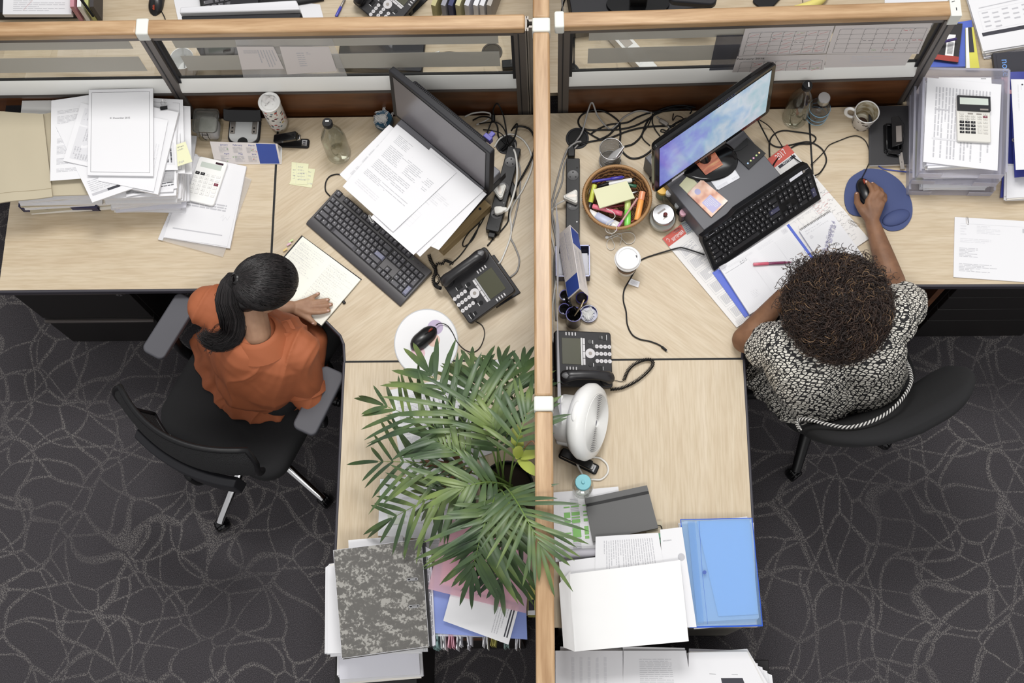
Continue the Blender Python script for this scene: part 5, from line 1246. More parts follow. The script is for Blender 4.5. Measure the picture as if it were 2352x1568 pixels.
t = thing('spiral_pad', 'white spiral notepad covered in blue-violet doodles beside the planner', 'notepad', (0, 0, 0)); t.location = at(1905, 560, .747)
rd = random.Random(77); dd_ = [('H', .12, .05, .8, .14, 2, 1, .0006), ('D', .18, .2, .006, 3), ('H', .14, .17, .24, .23, 2, 1, .0006)]
u_ = .30
for k in range(90):
    a = rd.uniform(0, 6.28); cx, cy = .12+.8*rd.random()*.0+.78*(k/90), .62-.42*(k/90)+rd.uniform(-.05, .05); pts = [(cx+.045*math.cos(a+j*.9)*rd.random(), cy+.04*math.sin(a+j*.9)*rd.random()) for j in range(7)]
    dd_.append(('P', pts, 12 if k % 3 else 1, .0005))
child_sheet(t, 'page_block', [(1836, 530), (1908, 485), (1985, 590), (1910, 642)], .757, dd_, t=.009, extra=[m_paper, m_paper, mat('doodle_violet', (130, 124, 176), .7)])
a, b_ = at(1837, 528, .757)-t.location, at(1907, 484, .757)-t.location; dr = (b_-a); m = MB(); nn_ = Vector((-dr.y, dr.x, 0)).normalized()
for i in range(21):
    p = a+dr*(i+.5)/21; m.tube([p+nn_*(.004*math.cos(w)-.001)+Vector((0, 0, .005*math.sin(w)-.002)) for w in [j*PI/5 for j in range(11)]], .0007, 5, cap=False)
m.obj('spiral', m_dark, t, smooth=180)
rod('ballpoint_pen', 'translucent pink pen lying across the planner pages', 'pen', (1730, 607, .772), (1818, 602, .772), .005, [mat('pen_pink', (200, 92, 112), .2), mat('pen_plum', (120, 50, 84), .2)], [(0, .4, 1.1, 0), (.4, .85, .95, 1), (.85, .97, .7, 1), (.97, 1, .3, 1)])
# coffee cup
t = thing('coffee_cup', 'takeaway coffee cup with white plastic lid standing alone on the desk', 'cup', at(1438, 617, .74), 0)
MB().lathe([(.0001, 0), (.028, 0), (.030, .004), (.039, .092), (.040, .096)], n=40).obj('paper_wall', m_paper3, t)
MB().lathe([(.0305, .02), (.0395, .075)], n=40).obj('sleeve', mat('sleeve_brown', (120, 96, 76), .8), t)
m = MB().lathe([(.0425, .094), (.0435, .096), (.0435, .101), (.0405, .103), (.040, .112), (.0385, .114), (.033, .114), (.031, .108), (.0001, .108)], n=48).box((.028, .006, .1085), (.003, .008, .002), R(10), 1); m.obj('lid', [mat('lid_white', (236, 236, 236), .35), m_ink], t, smooth=30)
cable('black charging cable curling from the keyboard past the coffee cup', [(1618, 585, .762), (1598, 578, .757), (1572, 570, .757), (1560, 569, .756), (1540, 574, .75), (1500, 586), (1478, 594), (1468, 602), (1456, 625), (1448, 640), (1434, 665), (1432, 690), (1438, 715), (1441, 745), (1452, 768), (1470, 779), (1490, 783), (1510, 790), (1522, 797)], .0026)
rod('usb_plug', 'small black connector at the end of the charging cable', 'plug', (1520, 796, .745), (1533, 807, .745), .0042, [m_black, m_steel], [(0, .85, 1, 0), (.85, 1, .5, 1)])
sheet('cable_tag', 'small white printed tag on the black charging cable', 'tag', [(1448, 639), (1470, 647), (1466, 660), (1443, 652)], .7455, [('L', .15, .2, .85, .75, 3, 1)])
# organiser tray, tent calendar, cups
t = thing('organiser_tray', 'dark blue open desk organiser tray under the tent calendar by the spine', 'tray', at(1315, 612, .74), 0)
x0, x1, y0, y1 = -.057, .057, -.052, .058
MB().bx(x0, x1, y0, y1, 0, .003).bx(x0, x0+.0025, y0, y1, 0, .05).bx(x1-.0025, x1, y0, y1, 0, .05).bx(x0, x1, y0, y0+.0025, 0, .05).bx(x0, x1, y1-.0025, y1, 0, .05).obj('tray_body', [mat('navy_smoke', (40, 42, 70), .2)], t, bev=.001)
m = MB(); 
for (xa, xb, ya, yb) in ((x0, x0+.0028, y0, y1), (x1-.0028, x1, y0, y1), (x0, x1, y0, y0+.0028), (x0, x1, y1-.0028, y1)): m.bx(xa, xb, ya, yb, .050, .052)
m.obj('rim', mat('rim_blue', (108, 116, 180), .25), t)
solo(MB().bx(-.05, .05, -.040, .04, 0, .02), 'note_block', 'block of white note slips in the dark blue organiser tray', 'note block', m_paper2, at(1315, 612, .744), 0)
Z0 = at(1315, 640, .79)
t = thing('desk_calendar', 'tent desk calendar with blue ends lying across the organiser tray by the spine', 'calendar', Z0, 0)
RT, RBm = at(1309, 516, .86)-Z0, at(1332, 663, .86)-Z0
LT_, LB = at(1281, 540, .795)-Z0, at(1304, 688, .795)-Z0
RRt, RRb = at(1328, 535, .795)-Z0, at(1353, 681, .795)-Z0
sl_ = [('V', .12+.0, .08, .42, .68, 6, 1, .3), ('V', .55, .08, .85, .68, 6, 1, .3), ('V', .06, .05, .10, .7, 1, 4), ('V', .5, .05, .54, .7, 1, 4), ('R', 0.03, .74, .97, .98, 9)]
m_stk = mat('calendar_stock', (228, 222, 220), .6)
o = sheet('left_leaf', None, None, [LT_, RT, RBm, LB], 0, sl_, world=True, base=m_stk, t=.001); o.parent = t
o = sheet('right_leaf', None, None, [RT, RRt, RRb, RBm], 0, [('R', .03, .02, .97, .28, 9), ('V', .15, .34, .4, .9, 5, 1, .3), ('V', .55, .34, .8, .9, 5, 1, .3), ('V', .08, .34, .11, .9, 1, 4)], world=True, base=m_stk, t=.001); o.parent = t
def pen_cup(label, px, py, r, h, pens=(), z=.74):
    t = thing('pen_cup', label, 'pen cup', at(px, py, z))
    MB().lathe([(.0001, 0), (r, 0), (r, h), (r-.002, h), (r-.002, .003), (.0001, .003)], n=32).obj('cup_wall', mat('cup_smoke', (58, 54, 60), .15), t)
    MB().lathe([(r-.0022, h+.0001), (r+.0004, h+.0004), (r+.0004, h-.002)], n=32).obj('rim', mat('rim_violet', (66, 62, 136), .2), t)
pen_cup('tallest dark pen cup of the trio beside the paperclip dish, stuffed with black pens', 1317, 738, .026, .085)
pen_cup('left dark pen cup hugging the spine side', 1296, 720, .019, .055)
pen_cup('dark pen cup partly under the end of the tent calendar', 1298, 688, .019, .050)
pen_cup('low dark cup behind the paperclip dish under the calendar end', 1336, 690, .020, .030)
t = thing('paperclip_dish', 'shallow dark blue dish brimming with white paperclips beside the pen cups', 'dish', at(1352, 723, .74))
MB().lathe([(.0001, 0), (.029, 0), (.030, .016), (.028, .016), (.027, .004), (.0001, .004)], n=36).obj('dish_wall', mat('rim_violet2', (60, 62, 112), .25), t)
c0 = None; rd = random.Random(9)
for i in range(34):
    a = rd.uniform(0, 6.28); rr = .016*math.sqrt(rd.random()); lo = at(1352, 721, .752)+Vector((rr*math.cos(a), rr*math.sin(a), rd.uniform(-.004, .006))); rot = (rd.uniform(-.4, .4), rd.uniform(-.4, .4), rd.uniform(0, 6.3))
    if c0 is None: c0 = paperclip_obj('white paperclip in the shallow blue dish', lo, rot, .011, group='paperclips in the blue dish')
    else: c = dup(c0, lo); c.rotation_euler = rot
for i, (a, b_) in enumerate([((1305, 690, .80), (1322, 725, .77)), ((1318, 705, .84), (1330, 722, .80)), ((1300, 680, .81), (1304, 700, .78)), ((1310, 700, .83), (1312, 722, .78)), ((1296, 712, .80), (1300, 722, .77))]):
    rod('ballpoint_pen', ['black pen sticking up from the tallest dark cup', 'black pen leaning right in the tallest dark cup', 'black pen leaning over the back pen cup', 'black glossy pen in the middle of the pen cups', 'black pen end in the left pen cup'][i], 'pen', b_, a, .0055, [m_black2])
b = MB(Matrix.Rotation(R(12), 4, 'Y') @ Matrix.Rotation(R(-16), 4, 'X')).box((0, 0, .03), (.003, .030, .07)).box((-.002, 0, .03), (.001, .024, .06), mi=1)
solo(b, 'small_card', 'beige card standing in the tallest dark pen cup', 'card', [mat('card_beige', (190, 172, 140), .6), mat('card_brown', (90, 76, 52), .6)], at(1324, 716, .80), R(-25))
# fan heater
t = thing('fan_heater', 'round white fan heater facing right on the return desk', 'fan heater', at(1335, 985, .74), R(-14))
c = MB().lathe([(.0001, -.075), (.070, -.075), (.076, -.068), (.078, .0)], (0, 0, .125), 44, axis=(1, 0, .38), sx=1, sy=1.05); c.obj('rear_housing', m_white, t, smooth=40)
MB().lathe([(.078, -.012), (.108, -.008), (.122, .010), (.124, .028), (.114, .044), (.096, .050), (.090, .046)], (0, 0, .125), 56, axis=(1, 0, .38), sx=1, sy=1.0).obj('front_ring', m_white, t, smooth=50)
m = MB()
for i in range(15):
    r_ = .012+.0056*i; m.lathe([(r_, .046), (r_+.0018, .052), (r_+.0036, .046)], (0, 0, .125), 44, axis=(1, 0, .38))
m.lathe([(.0001, .043), (.094, .043)], (0, 0, .125), 40, 1, axis=(1, 0, .38))
m.obj('grille', [mat('grille_white', (228, 228, 226), .7), m_paper2], t, smooth=50)
MB().ell((-.022, 0, .243), (.012, .034, .008), 20).obj('carry_handle', m_white, t, smooth=180)
MB().bx(-.07, .04, -.07, .07, 0, .03).obj('stand', m_white, t, bev=.01, seg=3)
m = MB()
for y in (-.045, 0, .03): m.lathe([(.0001, 0), (.011, 0), (.010, .012), (.0001, .012)], (.040, y, .020), 18, axis=(1, 0, 0))
m.obj('control_knob', m_dark, t)
m = MB()
for y in (-.03, .04): m.box((-.078, y, .15), (.008, .03, .05))
m.obj('rear_spacer', m_white, t, bev=.002)
t = stapler('black stapler lying closed between the fan heater and the cyan-capped bottle', at(1286, 1040, .74), R(-26), .135, R(3))
cable('white fan heater cable curling round the cyan-capped bottle', [(1360, 1050), (1378, 1052), (1394, 1066), (1396, 1085), (1382, 1100), (1364, 1101), (1345, 1098), (1330, 1075, .76), (1322, 1058, .765), (1310, 1045, .75)], .0034, m_wcab)
cable('grey cable passing from the spine to the back of the fan heater', [(1272, 915), (1282, 935), (1292, 955), (1300, 965, .76)], .003, m_grey)
bottle('small clear bottle with a cyan cap near the black notebook', at(1337, 1125, .765), [(.0001, .002), (.026, .002), (.030, .006), (.031, .02), (.024, .045), (.030, .065), (.034, .085), (.031, .11), (.022, .125), (.020, .135)],
       [(.0001, .135), (.0235, .132), (.025, .134), (.025, .150), (.0235, .152), (.006, .152), (.005, .158), (.0001, .158)], capmat=mat('cap_cyan', (120, 186, 196), .35))
# papers at the near end of the right return desk
sheet('printed_page', 'sheet with a table highlighted in green under the cyan-capped bottle', 'page', [(1268, 1131), (1420, 1117), (1440, 1275), (1276, 1290)], .762,
      [('G', .10, .11, .55, .96, 5, 36, 3, .0005)]+[('R', .26, v, .38, v+.012, 1) for v in [.12+.0236*i for i in range(34)]]+[('R', .16, v, .25, v+h, 6) for v, h in ((.225, .018), (.31, .08), (.42, .04), (.6, .02))]+[('R', .27, v, .39, v+h, 6) for v, h in ((.22, .02), (.31, .05), (.38, .02), (.42, .05), (.54, .14), (.71, .03))]+[('R', .44, v, .50, v+h, 6) for v, h in ((.22, .015), (.31, .02), (.36, .02), (.42, .04), (.53, .12), (.67, .04))], t=.02)
t = thing('pocket_notebook', 'charcoal hardcover notebook with elastic band, cyan-capped bottle beside it', 'notebook', at(1430, 1180, .763))
child_sheet(t, 'cover', [(1343, 1144), (1486, 1114), (1512, 1212), (1362, 1244)], .780, t=.016, base=mat('cover_charcoal', (92, 92, 92), .6))
child_sheet(t, 'elastic_band', [(1346, 1157), (1489, 1127), (1491, 1133), (1348, 1163)], .7815, t=.001, base=m_black)
cable('short black elastic loop at the corner of the charcoal notebook', [(1506, 1206, .775), (1518, 1208, .77), (1521, 1222, .765), (1516, 1238, .765)], .0016, name='elastic_loop')
sheet('folder', 'thin green-edged kraft folder showing under the charcoal notebook', 'folder', [(1480, 1200), (1520, 1196), (1526, 1246), (1490, 1250)], .764, [('R', .3, .55, 1, 1, 10)], base=m_kraft, t=.002, extra=[mat('folder_green', (96, 168, 132), .5)])
heap('paper_pile', 'pile of white papers under the sealed white envelope and blue folder', 'papers', [(1290, 1300), (1560, 1280), (1575, 1425), (1300, 1465)], .80, .74, 9, .003, seed=61)
rod('rolled_paper', 'grey rolled sheet between the green table page and the white envelope', 'paper roll', (1286, 1272, .79), (1380, 1268, .79), .014, [mat('roll_grey', (170, 168, 176), .5)])
sheet('printed_page', 'page with sideways text tucked under the big white envelope', 'page', [(1368, 1232), (1512, 1223), (1535, 1360), (1366, 1370)], .808, [('V', .12, .08, .9, .62, 22, 1, .35)], curl=.003, seed=62)
sheet('printed_page', 'loose white page between the envelope and the blue plastic folder', 'page', [(1516, 1216), (1566, 1210), (1600, 1440), (1530, 1440)], .804, [('L', .1, .1, .8, .14, 1, 1), ('D', .8, .3, .012, 1)], curl=.003, seed=63)
sheet('printed_page', 'white page under the rolled sheet at the spine', 'page', [(1284, 1290), (1400, 1275), (1410, 1345), (1290, 1360)], .806, [], curl=.004, seed=64)
sheet('white_envelope', 'big blank white envelope on top of the near right pile', 'envelope', [(1308, 1318), (1562, 1286), (1582, 1472), (1318, 1496)], .832, [], t=.006, base=mat('envelope_white', (236, 236, 236), .7), curl=.006, seed=65)
sheet('envelope_flap', None, None, [(1284, 1340), (1310, 1312), (1320, 1496), (1294, 1486)], [.818, .833, .833, .822], [], base=mat('envelope_white', (236, 236, 236), .7), curl=.004, seed=66)
bpy.data.objects['envelope_flap'].parent = bpy.data.objects['white_envelope']; bpy.data.objects['envelope_flap'].location -= bpy.data.objects['white_envelope'].location
m_bluef = thin_glass('blue_plastic', (.85, .93, 1.0), .12, .12, (166, 204, 246), .24)
t = thing('plastic_folder', 'translucent blue snap folder full of papers at the near right desk corner', 'folder', at(1660, 1315, .775))
child_sheet(t, 'inner_papers', [(1580, 1200), (1722, 1196), (1742, 1420), (1602, 1428)], .790, [('L', .35, .5, .8, .95, 12, 1, .3)], t=.012, base=m_paper)
child_sheet(t, 'inner_leaf', [(1600, 1196), (1722, 1192), (1742, 1410), (1650, 1415)], .794, [], base=mat('pale_blue_paper', (206, 220, 238), .6), curl=.003, seed=70)
child_sheet(t, 'sleeve', [(1562, 1192), (1728, 1189), (1752, 1438), (1584, 1442)], .800, [('R', .0, 0, .012, 1, 10), ('R', .988, 0, 1, 1, 10), ('R', 0, 0, 1, .008, 10), ('R', 0, .985, 1, 1, 10), ('R', .10, .02, .20, .96, 11), ('P', [(.26, .02), (.24, .5), (.25, .97)], 10, .0008)], base=m_bluef, t=.001, curl=.007, nseg=(10, 12), seed=67, extra=[mat('folder_edge_blue', (36, 84, 190), .25), m_bluef])
p = at(1618, 1314, .809)-t.location; MB().cyl((p.x, p.y, p.z), .006, .003, 20).obj('snap_button', mat('snap_blue', (70, 96, 170), .3), t)
heap('paper_pile', 'papers peeping out under the blue plastic folder', 'papers', [(1566, 1198), (1726, 1194), (1734, 1428), (1590, 1440)], .775, .74, 6, .004, seed=68)
# sheets pinned on the spine, right side
for i, (q, lb) in enumerate([([(1262, 520), (1262, 700), (1270, 700), (1270, 520)], 'far white sheet taped to the right face of the spine'), ([(1264, 752), (1264, 968), (1276, 968), (1274, 752)], 'near white sheet taped to the right face of the spine')]):
    y0_, y1_ = at(1265, q[0][1], .95).y, at(1265, q[1][1], .95).y
    m = MB(); K = 6
    for k in range(K): 
        ya, yb = y0_+(y1_-y0_)*k/K, y0_+(y1_-y0_)*(k+1)/K; f = lambda y, z: .022+.012*(1.18-z)/.25*(0.7+.3*math.sin(y*9))
        m.add([(f(ya, 1.2), ya, 1.2), (f(yb, 1.2), yb, 1.2), (f(yb, .92), yb, .92), (f(ya, .92), ya, .92)], [(0, 1, 2, 3), (3, 2, 1, 0)])
    solo(m, 'taped_sheet', lb, 'sheet', m_paper2, (0, 0, 0), 0)
# ================================================================ RIGHT WING
t = thing('mouse_pad', 'blue gel mouse mat with raised wrist rest under the woman\'s right hand', 'mouse mat', at(2018, 462, .74))
o = []
for (px, py) in smooth_path([Vector((x, y, 0)) for x, y in [(1985, 388), (1950, 412), (1939, 455), (1952, 490), (1990, 500), (2022, 518), (2045, 530), (2075, 524), (2094, 498), (2093, 460), (2070, 418), (2035, 393), (2005, 387), (1985, 388)]], 5)[:-1] and [(p.x, p.y) for p in smooth_path([Vector((x, y, 0)) for x, y in [(1985, 388), (1950, 412), (1939, 455), (1952, 490), (1990, 500), (2022, 518), (2045, 530), (2075, 524), (2094, 498), (2093, 460), (2070, 418), (2035, 393), (2005, 387), (1985, 388)]], 5)[:-1]]:
    p = at(px, py, .744)-t.location; o.append((p.x, p.y))
m_pad = mat('pad_blue', (62, 74, 118), .7)
MB().prism(o, 0, .004, 0, 1).obj('mat_surface', [m_pad, m_rubber], t, smooth=0)
p = at(2058, 500, .745)-t.location; MB().ell((p.x, p.y, .005), (.050, .026, .013), 28, rot=Matrix.Rotation(R(22), 3, 'Z')).obj('wrist_rest', m_pad, t, smooth=180)
mouse('black mouse with orange wheel under the hand on the blue gel mat', at(1988, 441, .752), R(10), z=.7445)
cable('thin black mouse cable arcing over the right wing from the keyboard to the blue mat', [(1862, 379, .752), (1880, 362), (1893, 348), (1905, 333), (1930, 322), (1955, 313), (1972, 313), (1988, 324), (1996, 345), (1997, 370), (1988, 392, .75), (1980, 408, .75), (1977, 418, .758)], .0017)
for pts, r, lb in [([(1740, 275, .80), (1758, 310, .76), (1770, 330), (1790, 338), (1820, 332), (1850, 326), (1870, 330), (1890, 345), (1898, 370), (1885, 395), (1872, 403, .76)], .0026, 'black cable looping from the blue-screen monitor round the keyboard end'),
        ([(1762, 420, .80), (1768, 395, .76), (1790, 360), (1830, 333), (1862, 330), (1874, 318), (1862, 308), (1830, 303), (1800, 300), (1780, 307), (1768, 325), (1768, 360, .75)], .0026, 'black cable making a teardrop loop in front of the tall clear bottle'),
        ([(1738, 272, .80), (1760, 285, .77), (1775, 300), (1790, 325), (1800, 340), (1815, 355), (1840, 374, .76)], .0018, 'thin black cable crossing the red corner of the calendar pad')]:
    cable(lb, pts, r)
bottle('tall clear half-empty bottle with black cap by the walnut panel', at(1824, 272, .74), tall, [(.0001, zc), (.0165, zc), (.0172, zc+.016), (.015, zc+.022), (.0001, zc+.022)],
       [(.0001, .012), (.038, .014), (.040, .03), (.040, .070), (.0001, .071)], capmark=((.003, 0, zc+.0225), (.004, .016, .001)))
m_bband = mat('band_sky', (126, 176, 206), .4)
bottle('small smoked-glass flask with steel cap and blue bands beside the tall bottle', at(1873, 270, .74), [(.0001, .003), (.028, .003), (.034, .010), (.0355, .03), (.0355, .075), (.030, .105), (.020, .128), (.018, .135)],
       [(.0001, .132), (.0205, .130), (.0212, .132), (.0212, .155), (.0195, .157), (.0001, .157)], capmat=m_steel, mats=thin_glass('smoked_glass', (.72, .73, .75), .1), bands=[(.078, .0355, m_bband), (.040, .0357, m_bband), (.012, .0345, m_bband)])
# mug
t = thing('mug', 'white mug with dark botanical print and dried coffee inside, against the black folio', 'mug', at(1978, 283, .74), R(0))
m_mug = mat('mug_print', (214, 210, 206), .3); n, l, b = nt(m_mug)
tc = n.new('ShaderNodeTexCoord'); vo = n.new('ShaderNodeTexVoronoi'); vo.inputs['Scale'].default_value = 44; l.new(tc.outputs['Object'], vo.inputs[0])
lt = n.new('ShaderNodeMath'); lt.operation = 'LESS_THAN'; lt.inputs[1].default_value = .33; l.new(vo.outputs['Distance'], lt.inputs[0])
mx = n.new('ShaderNodeMix'); mx.data_type = 'RGBA'; mx.inputs[6].default_value = rgb(214, 210, 206); mx.inputs[7].default_value = rgb(62, 60, 62); l.new(lt.outputs[0], mx.inputs[0]); l.new(mx.outputs[2], b.inputs['Base Color'])
m_stain = mat('coffee_stain', (196, 188, 164), .35); n, l, b = nt(m_stain); nz = noise_tex(m_stain, (1, 1, 2), (0, 0, 0), 30, 3); r_ = ramp(m_stain, nz.outputs[0], [(.42, (150, 134, 100)), (.6, (206, 200, 182))]); l.new(r_.outputs[0], b.inputs['Base Color'])
MB().lathe([(.0001, 0), (.030, 0), (.033, .004), (.0405, .086)], n=40).obj('outer_wall', m_mug, t)
MB().lathe([(.0405, .086), (.0420, .092), (.0405, .094), (.0385, .090)], n=40).obj('lip', m_white, t)
MB().lathe([(.0385, .090), (.031, .008), (.026, .005), (.0001, .005)], n=40).obj('inner_wall', m_stain, t)
MB().cyl((0, 0, .0055), .020, .0006, 28).obj('coffee_dregs', mat('coffee_dregs', (70, 46, 34), .2), t)
MB().tube(smooth_path([(-.037, .012, .078), (-.052, .018, .080), (-.062, .021, .066), (-.060, .020, .040), (-.048, .016, .026), (-.034, .012, .024)], 6), .0048, 10, sq=1.4).obj('handle', m_white, t, smooth=180)
# folio
t = thing('leather_folio', 'black leather folio with stitched border under the hole punch beside the letter trays', 'folio', at(2045, 330, .74))
child_sheet(t, 'page_block', [(1999, 245), (2088, 245), (2091, 376), (1999, 379)], .758, t=.014, base=m_paper3)
child_sheet(t, 'cover', [(1995, 243), (2089, 243), (2093, 376), (1996, 378)], .764, [('B', .03, .02, .97, .98, 10, .0006)], t=.004, base=mat('leather_black', (34, 33, 36), .45), extra=[mat('stitch', (70, 70, 76), .6)])
cable('bright blue ribbon bookmark poking out of the black folio', [(2016, 379, .75), (2022, 384), (2030, 388), (2050, 391), (2084, 395)], .0022, m_blueink, 'ribbon_bookmark', cat='ribbon')
t = thing('hole_punch', 'black two-hole punch lying on the leather folio', 'hole punch', at(2050, 320, .7645), R(-3))
m = MB().prism(rrect(.062, .105, .006), 0, .006).box((-.024, 0, .014), (.006, .095, .018)).box((.026, 0, .014), (.006, .095, .018)).box((0, -.046, .012), (.05, .008, .014)).box((0, .046, .012), (.05, .008, .014)).obj('base', m_black2, t, bev=.002)
m = MB(Matrix.Translation((.004, .005, .035)) @ Matrix.Rotation(R(-22), 4, 'Y')); m.prism([(-.014, -.05), (.024, -.040), (.028, .030), (.010, .062), (-.014, .060)], 0, .006).box((.010, -.005, .008), (.020, .06, .003), mi=1).obj('lever', [m_black2, m_aludk], t, bev=.002)
t = thing('staple_remover', 'black claw staple remover on the folio below the punch', 'staple remover', at(2050, 354, .766), R(-8))
for s in (1, -1):
    MB(Matrix.Translation((-.02, 0, .008+s*.004)) @ Matrix.Rotation(-s*R(10), 4, 'Y')).prism([(0, -.006), (.036, -.008), (.044, 0), (.036, .008), (0, .006)], -.002, .002).obj('jaw', [m_black2], t, bev=.001)
MB().box((.018, 0, .010), (.012, .012, .010)).obj('claw', m_chrome, t, bev=.002)
t = thing('ruler_gauge', 'grey paper guide bar sticking out over the edge of the folio', 'ruler', at(2070, 370, .767), R(3))
MB().box((0, 0, .002), (.014, .062, .004)).box((0, -.030, .005), (.018, .004, .008)).cyl((0, -.005, .004), .0014, .0006, 10, 1).obj('bar', [m_alu, m_dark], t, bev=.001)
# letter trays, stack of three
def letter_tray(label, q, z0, h, group='clear letter trays'):
    W = [at(p[0], p[1], z0+h) for p in q]; c = centre(W); c.z = z0
    t = thing('letter_tray', label, 'tray', c, 0, group); W = [Vector((w.x-c.x, w.y-c.y, 0)) for w in W]
    MB().hull4([w+Vector((0, 0, .003)) for w in W], .003).obj('tray_floor', m_clearpl, t, smooth=0)
    m = MB()
    for (a, b_, f) in ((0, 1, 1), (1, 2, 1), (3, 0, 1), (2, 3, .0)):
        if f:
            A, B = W[a], W[b_]; d = (B-A); nn = Vector((-d.y, d.x, 0)).normalized()
            m.box((A+B)/2+Vector((0, 0, h/2)), (d.length, .003, h), math.atan2(d.y, d.x)); m.box((A+B)/2+Vector((0, 0, h)), (d.length, .008, .003), math.atan2(d.y, d.x))
    A, B = W[3], W[2]; d = B-A
    for (f0, f1) in ((0, .28), (.72, 1)):
        m.box(A+d*(f0+f1)/2+Vector((0, 0, h*.3)), (d.length*(f1-f0), .003, h*.6), math.atan2(d.y, d.x))
    m.obj('tray_wall', m_clearpl, t, bev=.001)
    return t
letter_tray('bottom one of the three stacked clear letter trays, yellow folder corner inside', [(2092, 200), (2295, 205), (2285, 437), (2090, 434)], .742, .05)
letter_tray('middle one of the three stacked clear letter trays', [(2103, 180), (2305, 184), (2297, 415), (2098, 408)], .806, .05)
letter_tray('topmost clear letter tray, pocket calculator lying in it on papers', [(2123, 157), (2318, 160), (2312, 395), (2115, 392)], .868, .055)
heap('paper_pile', 'papers in the bottom clear letter tray', 'papers', [(2110, 230), (2270, 230), (2272, 426), (2120, 430)], .775, .747, 8, .003, seed=81, shade=(m_paper, m_paper2, m_paper2))
sheet('printed_page', 'page with a short footer line in the bottom clear letter tray', 'page', [(2118, 250), (2270, 250), (2274, 428), (2120, 432)], .779, [('L', .3, .86, .8, .92, 2, 2), ('L', .4, .95, .6, .97, 1, 2), ('L', .55, .8, .95, .82, 1, 2)], seed=82)
sheet('folder', 'yellow folder corner in the bottom clear letter tray', 'folder', [(2100, 300), (2180, 300), (2180, 426), (2104, 420)], .774, base=mat('folder_yellow', (200, 206, 84), .6), t=.002)
heap('paper_pile', 'papers in the middle clear letter tray', 'papers', [(2125, 200), (2285, 200), (2282, 400), (2122, 404)], .838, .812, 7, .003, seed=83)
heap('paper_pile', 'untidy papers in the topmost clear letter tray', 'papers', [(2130, 184), (2275, 182), (2284, 376), (2128, 380)], .905, .873, 9, .005, seed=84)
tbl = []
for i in range(17): tbl.append(('V', .12+.045*i, .1, .145+.045*i, .93, 1, 1, .8))
sheet('printed_page', 'page densely printed with number columns under the pocket calculator', 'page', [(2130, 178), (2300, 194), (2291, 392), (2120, 372)], .910, tbl[:]+[('R', .12, .36, .32, .375, 1), ('R', .1, .7, .85, .72, 3)], curl=.003, seed=85)
sheet('stapled_page', 'stapled white sheets at the back of the topmost tray', 'page', [(2156, 178), (2277, 178), (2282, 300), (2150, 300)], .907, [('R', .8, .02, .9, .03, 2)], curl=.003, seed=86)
A, r_, l_ = fr((2193, 336), (2273, 340), .912)
calculator('silver desk calculator with dark number keys lying on papers in the top tray', at(2234, 277, .914), r_-R(0), .108, .160, 0)
# sheet at right
sheet('paper_stack', 'stapled white document with faint print near the right desk edge, paperclip on top', 'document', [(2193, 498), (2362, 508), (2362, 648), (2190, 636)], .7445, [('R', .08, .10, .98, .106, 3), ('L', .08, .12, .16, .3, 4, 3), ('L', .3, .12, .62, .26, 6, 3), ('L', .08, .34, .5, .42, 3, 3), ('L', .07, .5, .32, .66, 7, 1), ('L', .07, .76, .58, .9, 6, 1), ('R', .92, .13, .99, .2, 1)], t=.004, seed=90)
paperclip_obj('small pale paperclip at the top edge of the right-hand document', at(2222, 506, .7455), (0, 0, 0), .012, m_alu)
# far right: blue folders and papers
t = thing('box_folder', 'royal blue folder standing right of the letter trays, papers spilling out', 'folder', at(2335, 330, .74))
child_sheet(t, 'folder_base', [(2320, 205), (2420, 200), (2420, 446), (2298, 452)], .752, base=mat('royal_blue', (52, 60, 140), .35), t=.010)
child_sheet(t, 'folder_lid', [(2318, 165), (2420, 165), (2420, 400), (2330, 408)], [.86, .86, .80, .80], base=mat('royal_blue', (52, 60, 140), .35), t=.003, curl=.004)
p = at(2328, 322, .84)-t.location; MB().lathe([(.003, 0), (.006, 0), (.006, .003), (.003, .003)], p, 20).obj('eyelet', m_alu, t)
sheet('printed_page', 'white page hanging over the royal blue folder at the right edge', 'page', [(2322, 182), (2420, 182), (2420, 388), (2333, 390)], .868, [('V', .12, .06, .5, .35, 5, 3), ('D', .26, .06, .003, 2)], curl=.004, seed=91)
heap('paper_pile', 'sheaf of papers in the lower royal blue folder at the right edge', 'papers', [(2312, 380), (2420, 380), (2420, 448), (2312, 455)], .775, .753, 5, .004, seed=92)
m_pink = mat('pink_card', (214, 160, 172), .6)
sheet('cardboard_folder', 'pink and red cardboard edge under the dark notes book', 'folder', [(2300, 178), (2420, 172), (2420, 215), (2310, 215)], .85, base=m_pink, t=.004, seed=93)
t = thing('notes_book', 'dark notebook with blue sideways word note printed on its cover', 'notebook', at(2330, 150, .74))
child_sheet(t, 'cover', [(2280, 122), (2420, 112), (2420, 190), (2290, 196)], .80, base=mat('notes_cover', (46, 46, 54), .5), t=.018)
sheet_ = child_sheet(t, 'title', [(2288, 126), (2420, 118), (2420, 190), (2296, 194)], .8012, [('T', 'note', .036, .14, .45, 10, -90)], base=mat('notes_cover', (46, 46, 54), .5), t=.0006, extra=[mat('note_blue', (110, 160, 230), .5)])
